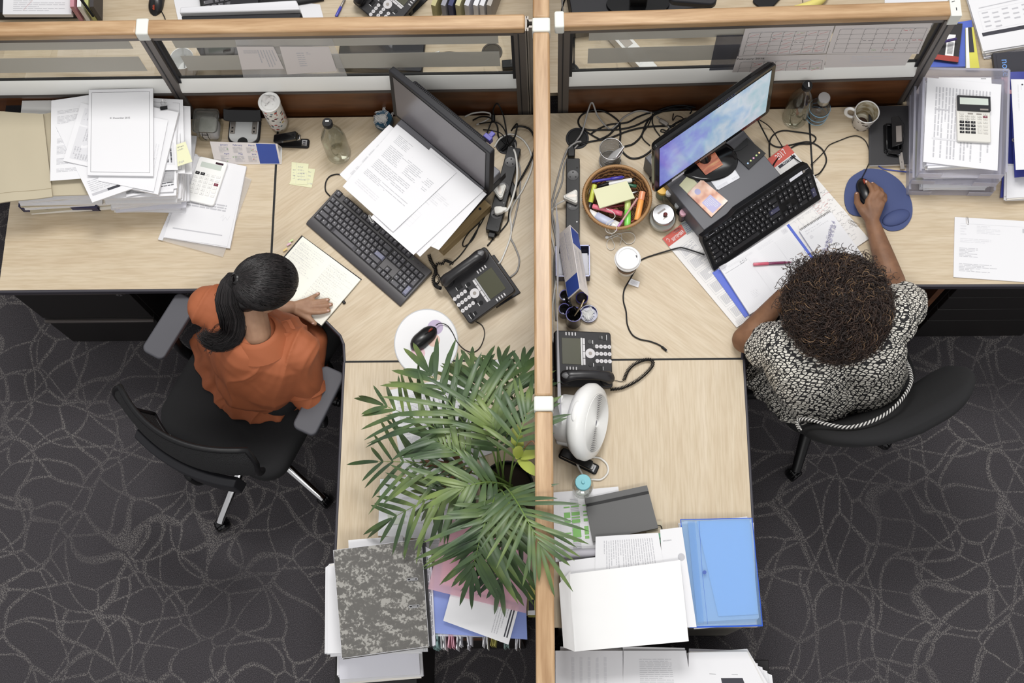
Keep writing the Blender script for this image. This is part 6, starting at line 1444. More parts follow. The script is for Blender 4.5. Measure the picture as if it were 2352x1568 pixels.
# beyond the right screen end: blue book etc.
sheet('exercise_book', 'bright blue patterned book behind the right post', 'book', [(2142, 60), (2232, 46), (2244, 152), (2132, 154)], .756, [('T', 'SALES A', .012, .62, .55, 8, -84)], base=mat('book_blue', (84, 106, 196), .5), t=.012, seed=94)
sheet('yellow_folder', 'yellow and white folder lying on the bright blue book', 'folder', [(2218, 64), (2236, 62), (2250, 156), (2219, 156)], .765, [('R', 0, 0, .28, 1, 8), ('R', .3, 0, .75, .62, 2)], base=mat('lemon', (214, 208, 90), .6), t=.006, seed=95)
sheet('exercise_book', 'black notebook with red band and barcode on the blue book', 'book', [(2140, 52), (2211, 54), (2201, 143), (2130, 134)], .772, [('R', 0, .86, 1, 1, 10), ('R', .55, .3, .82, .86, 8)]+[('R', .6, .5+.018*i, .78, .508+.018*i, 2) for i in range(18)]+[('T', 'RISE', .010, .3, .62, 8)], base=mat('book_black', (40, 38, 40), .5), t=.010, seed=96, extra=[mat('book_red', (160, 60, 52), .5)])
rod('ballpoint_pen', 'dark violet pen lying over the red-banded notebook', 'pen', (2150, 100, .80), (2197, 89, .80), .005, [mat('pen_violet', (62, 50, 100), .25)])
flow = [('R', .08, .36, .95, .395, 2), ('R', .05, .80, .95, .84, 2), ('R', .1, .52, .9, .53, 1), ('B', .08, .56, .9, .78, 3, .0008)]+[('R', .12+.13*(i % 6), .58+.05*(i//6)+.02*(i % 2), .20+.13*(i % 6), .595+.05*(i//6)+.02*(i % 2), 1) for i in range(20)]
heap('paper_pile', 'fanned printouts at the far top right corner', 'papers', [(2218, -60), (2400, -110), (2420, 95), (2262, 122)], .775, .742, 9, .004, seed=97)
sheet('printed_page', 'page with two grey bars and small boxes at the far top right', 'page', [(2200, -80), (2380, -130), (2430, 90), (2258, 118)], .782, flow, curl=.003, seed=98)

# ================================================================ sheets hung on the glass
def on_plane(px, py, P0, N): r = _ray(px, py); return CP + r*((P0-CP).dot(N)/r.dot(N))
N0 = Vector((0, 1, 0)); PL = Vector((0, YB+.018, 0))
def hung(name, label, q, P0, N, content, base, seed, curl=.004, parent=None):
    return sheet(name, label, 'sheet', [on_plane(x, y, P0, N) for x, y in q], 0, content, t=.0004, base=base, curl=0, seed=seed, world=True)
m_hp = mat('hung_paper', (214, 208, 206), .8)
hung('taped_page', 'left one of two pages taped on the glass above the jar and punch', [(543, 107), (628, 107), (652, 158), (556, 160)], PL, N0, [('L', .15, .15, .5, .3, 4, 1), ('V', .5, .15, .95, .9, 6, 1)], m_hp, 101)
hung('taped_page', 'right one of two pages taped on the glass, wavy bottom edge', [(642, 107), (755, 107), (774, 163), (660, 171)], PL, N0, [('L', .3, .2, .45, .75, 7, 1), ('L', .5, .2, .6, .3, 2, 1)], m_hp, 102)
hung('plastic_sleeve', 'clear plastic sleeve round the taped pages on the glass', [(538, 84), (760, 84), (800, 180), (560, 182)], PL+Vector((0, .002, 0)), N0, [], m_wallet, 103)
d_ = (B2-A2); d_.z = 0; N1 = Vector((-d_.y, d_.x, 0)).normalized(); P1 = A2+N1*.016
def cal(seed, nx=7, ny=5, tx=None):
    c = [('G', .06, .16, .97, .95, nx, ny, 2, .0007), ('L', .08, .12, .95, .15, 1, 1)]; rd = random.Random(seed)
    for i in range(nx*ny):
        x, y = .06+.91*(i % nx)/nx, .16+.79*(i//nx)/ny
        c.append(('D', x+.01, y+.012, .0012, 2))
        if seed != 3 and rd.random() < .72: c.append(('P', [(x+.02, y+.12), (x+.06, y+.09), (x+.11, y+.045)], 5, .0007))
        if rd.random() < .18: c.append(('H', x+.02, y+.03, x+.1, y+.08, 1, rd.choice((5, 6, 2)), .0012))
    if tx: c.append(('T', tx, .016, .16, .06, 2))
    return c
hung('wall_calendar', 'month planner sheet with red slashes, upper middle of the right glass', [(1712, 66), (1917, 58), (1897, 123), (1693, 130)], P1, N1, cal(1), m_hp, 104)
hung('wall_calendar', 'mostly empty month planner sheet at the right end of the glass', [(1920, 57), (2142, 52), (2110, 124), (1898, 124)], P1, N1, cal(3), m_hp, 105)
hung('wall_calendar', 'planner sheet headed February 2016 hanging lowest on the right glass', [(1693, 130), (1898, 125), (1884, 204), (1668, 210)], P1-N1*.004, N1, cal(2, 7, 5, 'February 2016'), m_hp, 106)
hung('taped_page', 'typed page with faint text under the empty month planner', [(1898, 125), (2095, 124), (2074, 158), (1893, 162)], P1-N1*.001, N1, [('L', .3, .1, .8, .6, 6, 3), ('R', .0, .96, 1, 1, 2)], m_hp, 107)
hung('plastic_sleeve', 'smoky empty plastic sleeve on the glass left of the planners', [(1646, 82), (1708, 80), (1684, 180), (1625, 181)], P1, N1, [], thin_glass('smoky_sleeve', (.55, .56, .60), .1, .1, (120, 120, 130), .25), 108)

# ================================================================ LEFT RETURN: papers and file pile
sheet('printed_page', 'big printed page under the palm leaves reaching from seam to pot', 'page', [(893, 896), (1030, 868), (1088, 1070), (925, 1090)], .744, txtpage(110, 1, .1)+[('V', .5, .15, .95, .5, 6, 1)], t=.003, seed=110)
sheet('printed_page', 'page with vertical print under the right palm leaves', 'page', [(1010, 870), (1080, 862), (1130, 1040), (1070, 1060)], .743, txtpage(111, 1, .1), t=.002, seed=111)
sheet('small_note', 'small pale paper slip under the palm tips near the seam', 'slip', [(1118, 838), (1148, 822), (1160, 860), (1124, 870)], .742, [], seed=112)
sheet('printed_page', 'printed page between the palm and the grey lever arch file', 'page', [(930, 1080), (1100, 1080), (1080, 1260), (965, 1262)], .747, txtpage(113, 1, .05), t=.003, seed=113)
sheet('plastic_wallet', 'clear wallet with white page at the left under the palm leaves', 'plastic wallet', [(873, 1100), (1000, 1090), (1010, 1240), (868, 1230)], .750, [('L', .4, .2, .9, .8, 6, 3), ('P', [(.3, .7), (.4, .5), (.5, .72), (.55, .5), (.7, .66)], 1, .0006)], t=.002, seed=114, base=mat('wallet_white', (226, 228, 232), .3))
sheet('business_card', 'small grey-green calling card on the wallet under the palm', 'card', [(890, 1181), (926, 1173), (930, 1202), (892, 1206)], .752, [('R', 0, .5, .35, 1, 1), ('R', .6, 0, 1, .5, 3)], base=mat('card_green', (196, 204, 192), .5), t=.0008)
heap('paper_pile', 'tall pile of paper under the mottled grey lever arch file, hanging past the desk end', 'papers', [(752, 1300), (962, 1262), (972, 1495), (752, 1500)], .80, .742, 12, .006, seed=115, rot=1.5)
heap('paper_pile', 'white papers behind the top edge of the lever arch file', 'papers', [(800, 1240), (925, 1230), (935, 1400), (805, 1400)], .86, .80, 6, .004, seed=116, rot=2)
heap('paper_pile', 'bottom-most pile of large sheets jutting out below the lever arch file', 'papers', [(776, 1330), (952, 1318), (965, 1548), (780, 1560)], .735, .66, 10, .008, seed=117, rot=2.5)
solo(MB().bx(-.13, .13, -.2, .12, 0, .66), 'storage_box', 'dark low cabinet carrying the bottom-most sheets at the desk end', 'cabinet', m_cab, at(866, 1440, .66)*Vector((1, 1, 0)) if False else Vector((at(866, 1440, .66).x, at(866, 1440, .66).y, 0)))
m_marb = mat('marbled_board', (104, 102, 98), .7); n, l, b = nt(m_marb); nz = noise_tex(m_marb, (1, 1, 1), (0, 0, 0), 130, 6, .4); nz2 = noise_tex(m_marb, (1, 2.2, 1), (0, 0, 0), 20, 2); ml = n.new('ShaderNodeMath'); ml.operation = 'MULTIPLY'; l.new(nz.outputs[0], ml.inputs[0]); l.new(nz2.outputs[0], ml.inputs[1]); r_ = ramp(m_marb, ml.outputs[0], [(.22, (88, 86, 83)), (.28, (104, 102, 98)), (.315, (148, 146, 141))]); l.new(r_.outputs[0], b.inputs['Base Color'])
t = thing('lever_arch_file', 'mottled grey lever arch file with two chrome slots on the near left pile', 'file', at(875, 1380, .86))
child_sheet(t, 'back_board', [(766, 1270), (972, 1240), (988, 1486), (788, 1514)], .868, base=m_marb, t=.003)
child_sheet(t, 'page_block', [(772, 1272), (950, 1246), (966, 1486), (792, 1510)], .905, base=m_paper, t=.035)
child_sheet(t, 'spine', [(967, 1239), (975, 1242), (992, 1484), (985, 1487)], .925, base=m_black, t=.058)
child_sheet(t, 'front_board', [(765, 1263), (968, 1237), (986, 1484), (785, 1512)], .930, [('B', 0, 0, 1, 1, 10, .0012)], base=m_marb, t=.003, extra=[m_ink2])
for (px, py) in ((947, 1330), (951, 1392)):
    p = at(px, py, .9315)-t.location; o = rrect(.034, .009, .0045); i_ = rrect(.028, .005, .0025)
    m = MB(Matrix.Translation(p) @ Matrix.Rotation(R(5), 4, 'Z')); m.prism(o, -.001, .0008, 0).prism(i_, .0008, .001, 1).tube([(-.006, 0, .001), (.010, 0, .0015)], .0018, 8, 2); m.obj('finger_slot', [m_chrome, m_rubber, m_chrome], t)
sheet('envelope', 'long white envelope with handwriting standing beside the lever arch file', 'envelope', [(972, 1252), (990, 1262), (1000, 1480), (990, 1486)], .90, [('V', .3, .1, .8, .9, 2, 2)], t=.05, base=m_paper2)
m_lblue = mat('periwinkle', (128, 146, 208), .5)
t = thing('file_box', 'periwinkle blue file folder box holding hanging papers at the near left desk end', 'file box', at(1095, 1400, .80))
child_sheet(t, 'folder_cover', [(1000, 1290), (1205, 1290), (1211, 1468), (988, 1453)], .885, base=m_lblue, t=.008)
child_sheet(t, 'inner_sheets', [(1005, 1290), (1200, 1290), (1190, 1462), (1000, 1460)], .875, base=m_paper2, t=.05)
rd = random.Random(33)
for i, (px, c) in enumerate([(1000, (150, 182, 180)), (1016, (232, 232, 234)), (1034, (222, 168, 184)), (1052, (226, 226, 230)), (1075, (214, 214, 222)), (1112, (228, 228, 230)), (1132, (186, 178, 96)), (1160, (150, 176, 172)), (1186, (220, 220, 224))]):
    A = at(px, 1460, .82); 
    m = MB()
    for k in range(4): m.box((k*.004, -.0, .0), (.0015, .06+rd.uniform(0, .03), .12), R(rd.uniform(-10, 10)))
    solo(m, 'hanging_file', ['teal paper bundle at the left end of the hanging files', 'first white bundle of the hanging files', 'pink bundle among the hanging files', 'fanned white bundle in the hanging files', 'grey-white bundle mid hanging files', 'narrow white bundle right of centre in the hanging files', 'yellow bundle among the hanging files', 'grey-green bundle among the hanging files', 'last white bundle of the hanging files by the spine'][i], 'papers', mat('bundle_%d' % i, c, .7), A, 0, smooth=0)
t = thing('file_cabinet', 'open dark crate under the hanging files at the near left desk end', 'crate', Vector((at(1095, 1450, .7).x, at(1095, 1450, .7).y, 0)))
MB().bx(-.13, .14, -.02, .0, 0, .70).bx(-.13, .14, .18, .20, 0, .70).bx(-.13, -.12, 0, .18, 0, .70).bx(.13, .14, 0, .18, 0, .70).bx(-.13, .14, 0, .18, 0, .02).obj('crate_wall', m_cab, t)
MB().box((-.03, -.021, .64), (.18, .002, .10)).obj('front_label', m_panel, t)
m_pinkp = thin_glass('pink_plastic', (.98, .88, .91), .1, .2, (238, 206, 216), .55)
t = thing('plastic_folder', 'translucent pink document folder under the drooping palm leaves', 'folder', at(1110, 1290, .90))
child_sheet(t, 'inner_paper', [(1030, 1200), (1190, 1230), (1195, 1385), (1010, 1340)], .908, [('V', .8, .1, .95, .9, 3, 1), ('L', .2, .3, .5, .5, 4, 1), ('T', 'CANCELLED', .012, .85, .3, 1, -90)], base=mat('pink_sheet', (236, 208, 216), .6), t=.006)
child_sheet(t, 'sleeve', [(1022, 1190), (1222, 1235), (1208, 1408), (983, 1352)], .914, base=m_pinkp, t=.002, curl=.004, nseg=(8, 8))
sheet('printed_page', 'page with a dark double rule poking out of the pink folder', 'page', [(1038, 1352), (1192, 1392), (1168, 1480), (1018, 1425)], .906, [('V', .70, .0, .96, .85, 7, 1), ('R', .9, .0, .92, .85, 2), ('R', .94, .0, .96, .85, 2)], t=.001)
sheet('postcard', 'blue and white booklet half hidden under the palm by the spine', 'booklet', [(1165, 1170), (1222, 1168), (1226, 1240), (1178, 1240)], .80, [('R', 0, .35, 1, 1, 4), ('V', .4, .05, .7, .33, 2, 2)], base=m_paper2, t=.01)
sheet('bottle_label_box', 'yellow and black carton edge between file box and spine', 'carton', [(1212, 1345), (1229, 1340), (1229, 1412), (1212, 1412)], .86, [('R', .1, .5, .9, .9, 2), ('R', 0, .85, 1, 1, 8)], base=mat('carton_yellow', (206, 204, 110), .5), t=.10)

# ================================================================ BOTTOM RIGHT
xa_, xb_ = at(1276, 1480, .4).x, xr3
t = thing('bookcase', 'pale low cabinet closing the near end of the right return desk', 'cabinet', Vector((.32, yE2+.05, 0)))
MB().bx(-.30, .315, -.035, .0, .0, .712).obj('end_panel', mat('panel_pale', (196, 190, 180), .5), t, bev=.002)
t = thing('low_shelf', 'dark low shelf carrying three bundles of papers at the bottom edge', 'shelf', Vector((.34, -.05, 0)))
MB().bx(-.33, .36, -.2, .22, 0, .55).obj('shelf_body', m_cab, t, bev=.003)
for i, (q, sd, lb) in enumerate([([(1276, 1494), (1430, 1494), (1432, 1640), (1276, 1640)], 201, 'leftmost of three paper bundles on the low dark shelf, next to the spine'), ([(1432, 1494), (1575, 1494), (1600, 1640), (1430, 1640)], 202, 'middle paper bundle with a printed column block on the low dark shelf'), ([(1582, 1498), (1716, 1496), (1790, 1640), (1580, 1640)], 203, 'rightmost fanned paper bundle on the low dark shelf, grey patch on top')]):
    heap('paper_pile', lb, 'papers', q, .66, .55, 14, .006, seed=sd, rot=2)
    sheet('printed_page', ['page with faint columns on the leftmost low bundle', 'page with a dense printed block on the middle low bundle', 'page with a black patch on the rightmost low bundle'][i], 'page', q, .664, [[('V', .2, .1, .8, .9, 5, 3)], [('L', .25, .12, .75, .6, 16, 1)], [('R', .45, .42, .75, .75, 2), ('P', [(.3, .35), (.7, .37)], 2, .001)]][i], curl=.003, seed=sd)
for i in range(6):
    q = [(1690+12*i, 1500+8*i), (1718+11*i, 1505+9*i), (1730+11*i, 1640), (1690+12*i, 1640)]
    sheet('loose_sheet', 'loose white sheet fanning out right of the low bundles, %s' % ['topmost', 'second', 'third', 'fourth', 'fifth', 'outermost'][i], 'sheet', q, .655-.010*i, [], t=.002, seed=210+i)

# ================================================================ far side of the screens
def far(z=.74): pass
MB_ = MB
# monitor seen from above, far left
t = thing('computer_monitor', 'white-topped monitor seen from above beyond the left beech rail', 'monitor', at(560, 20, .78))
a, b_ = at(412, 30, 1.10)-t.location, at(690, 22, 1.10)-t.location; a2, b2 = at(414, 16, 1.10)-t.location, at(680, 0, 1.10)-t.location
m = MB(); m.hull4([a, b_, b2, a2], .30); m.obj('housing', mat('monitor_white', (214, 214, 218), .35), t, bev=.004)
m = MB(); m.hull4([a+Vector((.01, -.03, -.03)), b_+Vector((-.01, -.03, -.03)), b_+Vector((0, 0, -.02)), a+Vector((0, 0, -.02))], .22); m.obj('rear_housing', m_dark, t, bev=.004)
m = MB().bx(-.05, .05, -.06, .10, -.04, 0); m.obj('stand_foot', m_dark, t)
BL, BR, TL = at(620, 24, .745), at(745, 2, .745), at(612, -10, .745)
keyboard('black keyboard corner beyond the left rail beside the white-topped monitor', frameM(BR+(BL-BR).normalized()*.44, BR, TL+(BR-BL)*0), .44, .15, m_black, m_key, m_keyblue, .0186)
sheet('blank_page', 'white sheet under the far keyboard beside the blue pen', 'page', [(640, 0), (735, 10), (748, 60), (680, 70)], .743, [])
sheet('blank_page', 'white sheet left of the white-topped far monitor', 'page', [(395, -20), (470, -20), (470, 60), (412, 60)], .743, [])
rod('ballpoint_pen', 'blue pen beyond the left rail between sheet and telephone', 'pen', (772, 38, .748), (792, -2, .748), .005, [mat('pen_blue', (70, 74, 176), .3), m_alu], [(0, .55, 1.1, 0), (.55, 1, .9, 1)])
telephone('telephone with amber display beyond the left beech rail', at(812, 6, .76), at(850, 38, .76), at(880, -40, .80))
t = mouse('black mouse with cable at the top edge beyond the left rail', at(359, 3, .75), R(175), z=.741)
cable('thin black mouse cable running down to the left rail', [(366, 16), (372, 28), (378, 40), (384, 60)], .0018)
t = thing('printed_page', 'typed page with red corrections at the top left beyond the rail', 'page', (0, 0, 0)); bpy.data.objects.remove(t)
sheet('printed_page', 'typed page with red pen corrections at the top left beyond the rail', 'page', [(10, -60), (168, -60), (164, 33), (6, 33)], .80, [('L', .15, .55, .9, .93, 8, 1), ('P', [(.3, .9), (.45, .6)], 5, .0006)], t=.02)
m = MB().bx(-.16, .16, -.06, .10, 0, .05); solo(m, 'document_box', 'dark document box with pink and green files beyond the far left rail', 'box', m_dark, at(90, 10, .742), bev=.002)
for i, (px, c, lb) in enumerate([(188, (196, 140, 150), 'pink'), (204, (232, 232, 232), 'white'), (220, (180, 182, 120), 'olive green'), (232, (60, 56, 56), 'black')]):
    solo(MB().box((0, 0, .05), (.014, .12, .10)), 'hanging_file', lb+' file standing beyond the left rail beside the typed page', 'papers', mat('ffile_%d' % i, c, .6), at(px, 14, .742), R(4))
t = rod('desk_lamp_arm', 'slim black bar slanting over the files beyond the left rail', 'bar', (180, -10, .95), (215, 38, .88), .005, [m_black])
for i, (px, c) in enumerate([(1018, (186, 178, 130)), (1040, (150, 150, 160)), (1056, (56, 60, 100)), (1072, (196, 190, 150)), (1092, (206, 206, 214)), (1112, (228, 228, 232)), (1126, (222, 222, 226)), (1142, (178, 172, 166))]):
    solo(MB().box((0, 0, .06), (.016, .16, .12), R(-12)), 'hanging_file', ['olive', 'grey', 'navy', 'pale yellow', 'thick grey-white', 'bright white', 'second bright white', 'taupe'][i]+' file upright beyond the rail near the spine', 'papers', mat('gfile_%d' % i, c, .6), at(px, 8, .742), R(-6))
# far right
t = thing('desktop_computer', 'dark computer beyond the right rail with a monitor stand on it', 'computer', at(1460, 10, .742), R(8))
MB().bx(-.24, .24, -.10, .14, 0, .10).obj('case', m_dark, t, bev=.003)
t = thing('monitor_stand', 'black monitor stand and foot on the far dark computer', 'monitor stand', at(1465, 10, .846), R(0))
MB().lathe([(.0001, 0), (.11, 0), (.108, .010), (.0001, .014)], n=40, sy=.5).obj('stand_foot', m_black2, t); MB().box((0, 0, .12), (.06, .03, .24)).obj('stand_neck', m_black, t, bev=.004)
solo(MB().prism(rrect(.16, .05, .02), 0, .03), 'headset_case', 'rounded black object beyond the right rail above the walnut-grained desk', 'case', m_dark, at(1590, 2, .95), R(-6), bev=.005)
solo(MB().prism(rrect(.07, .14, .012), 0, .009), 'smartphone', 'black smartphone lying at an angle beyond the right rail', 'phone', m_black, at(1772, -12, .742), R(-42), bev=.002)
m = MB(); P = smooth_path(pxpath([(1818, 20, .756), (1835, 19, .758), (1862, 12, .76), (1885, 0, .76), (1900, -14, .757)]), 5); c = P[0].copy(); k = len(P)
m.tube([p-c for p in P], [.004+.0135*math.sin(PI*min(1, max(0, (i+.5)/k)))**.55 for i in range(k)], 6, 0)
solo(m, 'banana', 'yellow banana with a green tip beyond the right rail', 'banana', mat('banana_yellow', (226, 212, 120), .5), c, smooth=70)
sheet('blank_page', 'white sheet beyond the right rail near its end', 'page', [(2032, -40), (2198, -40), (2196, 40), (2032, 24)], .743, [])
solo(MB().box((0, 0, 0), (.002, .3, .001)), 'cable', 'short thin cable between phone and banana beyond the right rail', 'cable', m_black, at(1843, -10, .743))
for pts, r, mm, lb in [([(1300, -10), (1290, 30), (1300, 80), (1310, 130), (1305, 170)], .003, m_black, 'black cable seen through the right glass beside the spine'), ([(1290, -10), (1296, 50), (1310, 110), (1312, 175)], .003, m_grey, 'grey cable seen through the right glass beside the spine'), ([(1312, 30), (1318, 90), (1318, 170)], .0034, m_black, 'thick black cable dropping to the far right grommet'),
        ([(1480, 128), (1500, 118), (1530, 118), (1560, 124)], .003, m_black, 'tangled black cable between the frosted bands of the right glass'), ([(940, 118), (960, 132), (985, 126), (1010, 118)], .003, m_wcab, 'white cable between the frosted bands of the left glass'), ([(985, 132), (1030, 120), (1080, 128), (1120, 130)], .003, m_black, 'black cable between the frosted bands of the left glass'), ([(1178, 80), (1182, 100), (1180, 130)], .003, m_wcab, 'white cable hanging behind the left glass near the spine')]:
    cable(lb, pts, r, mm)
grommet('far grommet seen through the right glass at its lower left', at(1307, 165, .741))
grommet('far grommet seen through the left glass near the spine', at(1130, 120, .741))
m = MB().box((0, 0, .012), (.075, .03, .024)).box((.045, 0, .012), (.02, .02, .014), mi=1); solo(m, 'power_plug', 'black plug seen through the left glass near the spine', 'plug', [m_black, m_steel], at(1178, 152, .742), R(4), bev=.002)
t = thing('mug', 'white mug seen through the left glass below the connector post', 'mug', at(432, 160, .742))
MB().lathe([(.0001, 0), (.034, 0), (.042, .085), (.040, .085), (.032, .006), (.0001, .006)], n=36).obj('cup_wall', m_white, t); MB().tube([(-.01, 0, .01), (.012, .01, .09)], .003, 8).obj('spoon', m_steel, t)
m = MB().prism(rrect(.30, .20, .01), 0, .03); solo(m, 'laptop', 'closed dark laptop seen between the frosted bands of the left glass', 'laptop', m_dark, at(880, 110, .742), R(-4), bev=.003)
m = MB().box((0, 0, .03), (.26, .05, .05)); 
for i in range(3): m.box((-.08+.07*i, 0, .056), (.04, .03, .002), mi=1)
solo(m, 'power_strip', 'white far power strip seen between the frosted bands of the right glass', 'power strip', [m_white, m_alu], at(1440, 118, .742), R(-52))

# ================================================================ PALM
m_leaf = mat('palm_leaf', (62, 92, 50), .42); n, l, b = nt(m_leaf); nz = noise_tex(m_leaf, (1, 1, 1), (0, 0, 0), 7, 2); r_ = ramp(m_leaf, nz.outputs[0], [(.3, (52, 72, 50)), (.5, (72, 94, 58)), (.72, (116, 134, 72))]); l.new(r_.outputs[0], b.inputs['Base Color'])
m_leafy = mat('palm_leaf_yellow', (166, 176, 84), .5); m_leafb = mat('palm_leaf_brown', (120, 84, 60), .7); m_stem = mat('palm_stem', (104, 130, 62), .5)
pot = at(1165, 1120, .86); pot.z = .74
t = thing('potted_palm', 'potted parlour palm spreading over the left return desk and the spine rail', 'plant', pot)
MB().lathe([(.0001, 0), (.062, 0), (.066, .01), (.080, .125), (.084, .128), (.084, .136), (.079, .136), (.076, .11), (.0001, .11)], n=40).obj('pot', m_black, t)
MB().lathe([(.0001, .111), (.075, .111)], n=40).obj('soil', mat('soil', (48, 38, 30), .95), t)
rd = random.Random(12)
def leaflet(m, base, d, L, w, droop, mi=0):
    d = d.normalized(); side = d.cross(Vector((0, 0, 1)))
    side = side.normalized() if side.length > .05 else Vector((1, 0, 0)); K = 7; vs = []
    for i in range(K+1):
        s = i/K; p = base+d*L*s+Vector((0, 0, -droop*L*s**2.0)); ww = w*(math.sin(PI*min(1, (s*.86+.10)))**.7)*(1 if s < .99 else .05)
        vs += [p-side*ww/2+Vector((0, 0, ww*.18)), p, p+side*ww/2+Vector((0, 0, ww*.18))]
    fs = [(i*3, i*3+1, i*3+4, i*3+3) for i in range(K)]+[(i*3+1, i*3+2, i*3+5, i*3+4) for i in range(K)]
    m.add(vs, fs, mi)
def frond(base, tip_px, tipz, arch, n_=15, LL=.16, w=.016, mi=0, ang0=58, start=.32):
    tip = at(*tip_px, tipz)-pot; P = []
    for i in range(15):
        s = i/14; p = base*(1-s)+tip*s; p.z = base.z*(1-s)+tip.z*s+arch*math.sin(PI*s**.8); P.append(p)
    m = MB(); m.tube(P, [.0032*(1-.75*i/14) for i in range(15)], 6, 3)
    for k in range(n_):
        s = start+(1-start)*(k+.5)/n_; f = s*14; j = min(13, int(f)); p = P[j].lerp(P[j+1], f-j); T = (P[j+1]-P[j]).normalized(); sd = T.cross(Vector((0, 0, 1))).normalized()
        e = math.sin(PI*min(1, .18+.75*(s-start)/(1-start)))**.6
        for sg in (-1, 1):
            a = R(ang0-30*(s-start)/(1-start)+rd.uniform(-11, 11)); d = T*math.cos(a)+sd*sg*math.sin(a)+Vector((0, 0, .12+rd.uniform(-.12, .1)))
            leaflet(m, p, d, LL*e*rd.uniform(.85, 1.12), w*rd.uniform(.8, 1.15), rd.uniform(.22, .5), mi)
    leaflet(m, P[-1], (P[-1]-P[-2])+Vector((.2, 0, 0))*.02, LL*.8, w, .35, mi); leaflet(m, P[-1], (P[-1]-P[-2])-Vector((.2, 0, 0))*.02, LL*.75, w, .35, mi)
    return m.obj('frond', [m_leaf, m_leafy, m_leafb, m_stem], t, smooth=60)
Bs = lambda: Vector((rd.uniform(-.03, .03), rd.uniform(-.03, .03), .11))
for (tp, tz, ar, n_, LL, w) in [((880, 930), 1.08, .22, 9, .20, .014), ((868, 1060), 1.00, .20, 8, .20, .013), ((900, 1190), 1.00, .20, 8, .19, .014), ((985, 855), 1.16, .20, 10, .21, .018), ((1085, 850), 1.14, .22, 11, .19, .015), ((1150, 838), 1.12, .22, 9, .18, .014), ((1200, 842), 1.12, .20, 9, .15, .015),
        ((1130, 960), 1.22, .14, 9, .17, .016), ((1085, 1310), 1.16, .26, 13, .20, .015), ((1150, 1335), 1.10, .28, 12, .20, .016), ((1240, 1250), 1.38, .22, 11, .19, .012), ((1215, 940), 1.28, .18, 8, .16, .014), ((1000, 1010), 1.18, .16, 9, .19, .016), ((1000, 1150), 1.08, .20, 7, .18, .017), ((1060, 1120), 1.22, .14, 7, .16, .018), ((1190, 1200), 1.24, .18, 8, .16, .016), ((1120, 1240), 1.2, .2, 9, .17, .014)]:
    frond(Bs(), tp, tz, ar, n_, LL, w)
frond(Bs(), (1196, 1050), 1.20, .10, 1, .13, .034, 1, start=.7)
frond(Bs(), (1040, 1070), 1.12, .10, 3, .13, .020, 2, start=.6)
m = MB().tube(smooth_path([(.06, .05, .50), (.085, .06, .56), (.10, .03, .56), (.10, .0, .53)], 6), .002, 5); m.obj('dry_tendril', m_leafb, t, smooth=180)
# ================================================================ CHAIRS
m_fab = mat('chair_fabric_black', (24, 24, 26), .9); _n = noise_tex(m_fab, ns=400, det=1); bump(m_fab, _n.outputs[0], .3, .002)
m_meshf = mat('chair_mesh_black', (30, 30, 32), .7)
n, l, b = nt(m_meshf); _v = n.new('ShaderNodeTexVoronoi'); _v.inputs['Scale'].default_value = 260; _t = n.new('ShaderNodeTexCoord'); l.new(_t.outputs['Object'], _v.inputs[0]); bump(m_meshf, _v.outputs['Distance'], .8, .004)
m_padg = mat('armpad_grey', (78, 78, 84), .55)
def loft(m, rings, mi=0, cap=True):
    k = len(rings[0]); vs = [p for g_ in rings for p in g_]
    fs = [(i*k+j, i*k+(j+1) % k, (i+1)*k+(j+1) % k, (i+1)*k+j) for i in range(len(rings)-1) for j in range(k)]
    if cap: fs += [tuple(range(k-1, -1, -1)), tuple((len(rings)-1)*k+j for j in range(k))]
    return m.add(vs, fs, mi)
def caster_set(t, r, a0, leg_m, wheel_m, lr=.016):
    for i in range(5):
        a = R(a0+72*i); c, s = math.cos(a), math.sin(a)
        lg = MB().tube([(c*.03, s*.03, .135), (c*.12, s*.12, .120), (c*(r-.02), s*(r-.02), .078), (c*r, s*r, .070)], [lr*1.3, lr*1.15, lr*.9, lr*.85], 12, sq=.8).obj('leg', leg_m, t, smooth=50)
        w = MB(); aa = a+R(35*(i % 3-1)); ax = (math.cos(aa+PI/2), math.sin(aa+PI/2), 0)
        for sg in (-1, 1): w.lathe([(.0001, -.009), (.022, -.009), (.028, -.004), (.028, .004), (.022, .009), (.0001, .009)], (c*r+ax[0]*.013*sg, s*r+ax[1]*.013*sg, .028), 22, 0, ax)
        w.cyl((c*r, s*r, .028), .007, .045, 12)
        q = []
        for j in range(9): an = PI*j/8; q.append((math.cos(an)*.030, .030*math.sin(an)))
        Mh = Matrix.Translation((c*r, s*r, .030)) @ Matrix.Rotation(aa, 4, 'Z') @ Matrix.Rotation(PI/2, 4, 'X')
        w2 = MB(w.M @ Mh); w2.prism(q, -.008, .008); w.v += w2.v[:]; off = len(w.v)-len(w2.v); w.f += [tuple(x+off for x in f) for f in w2.f]; w.mi += w2.mi
        w.obj('caster', wheel_m, t, bev=.0015)
    MB().lathe([(.0001, .10), (.045, .10), (.045, .145), (.028, .16), (.028, .30), (.018, .31), (.018, .42), (.0001, .42)], n=28).obj('gas_column', m_black, t)
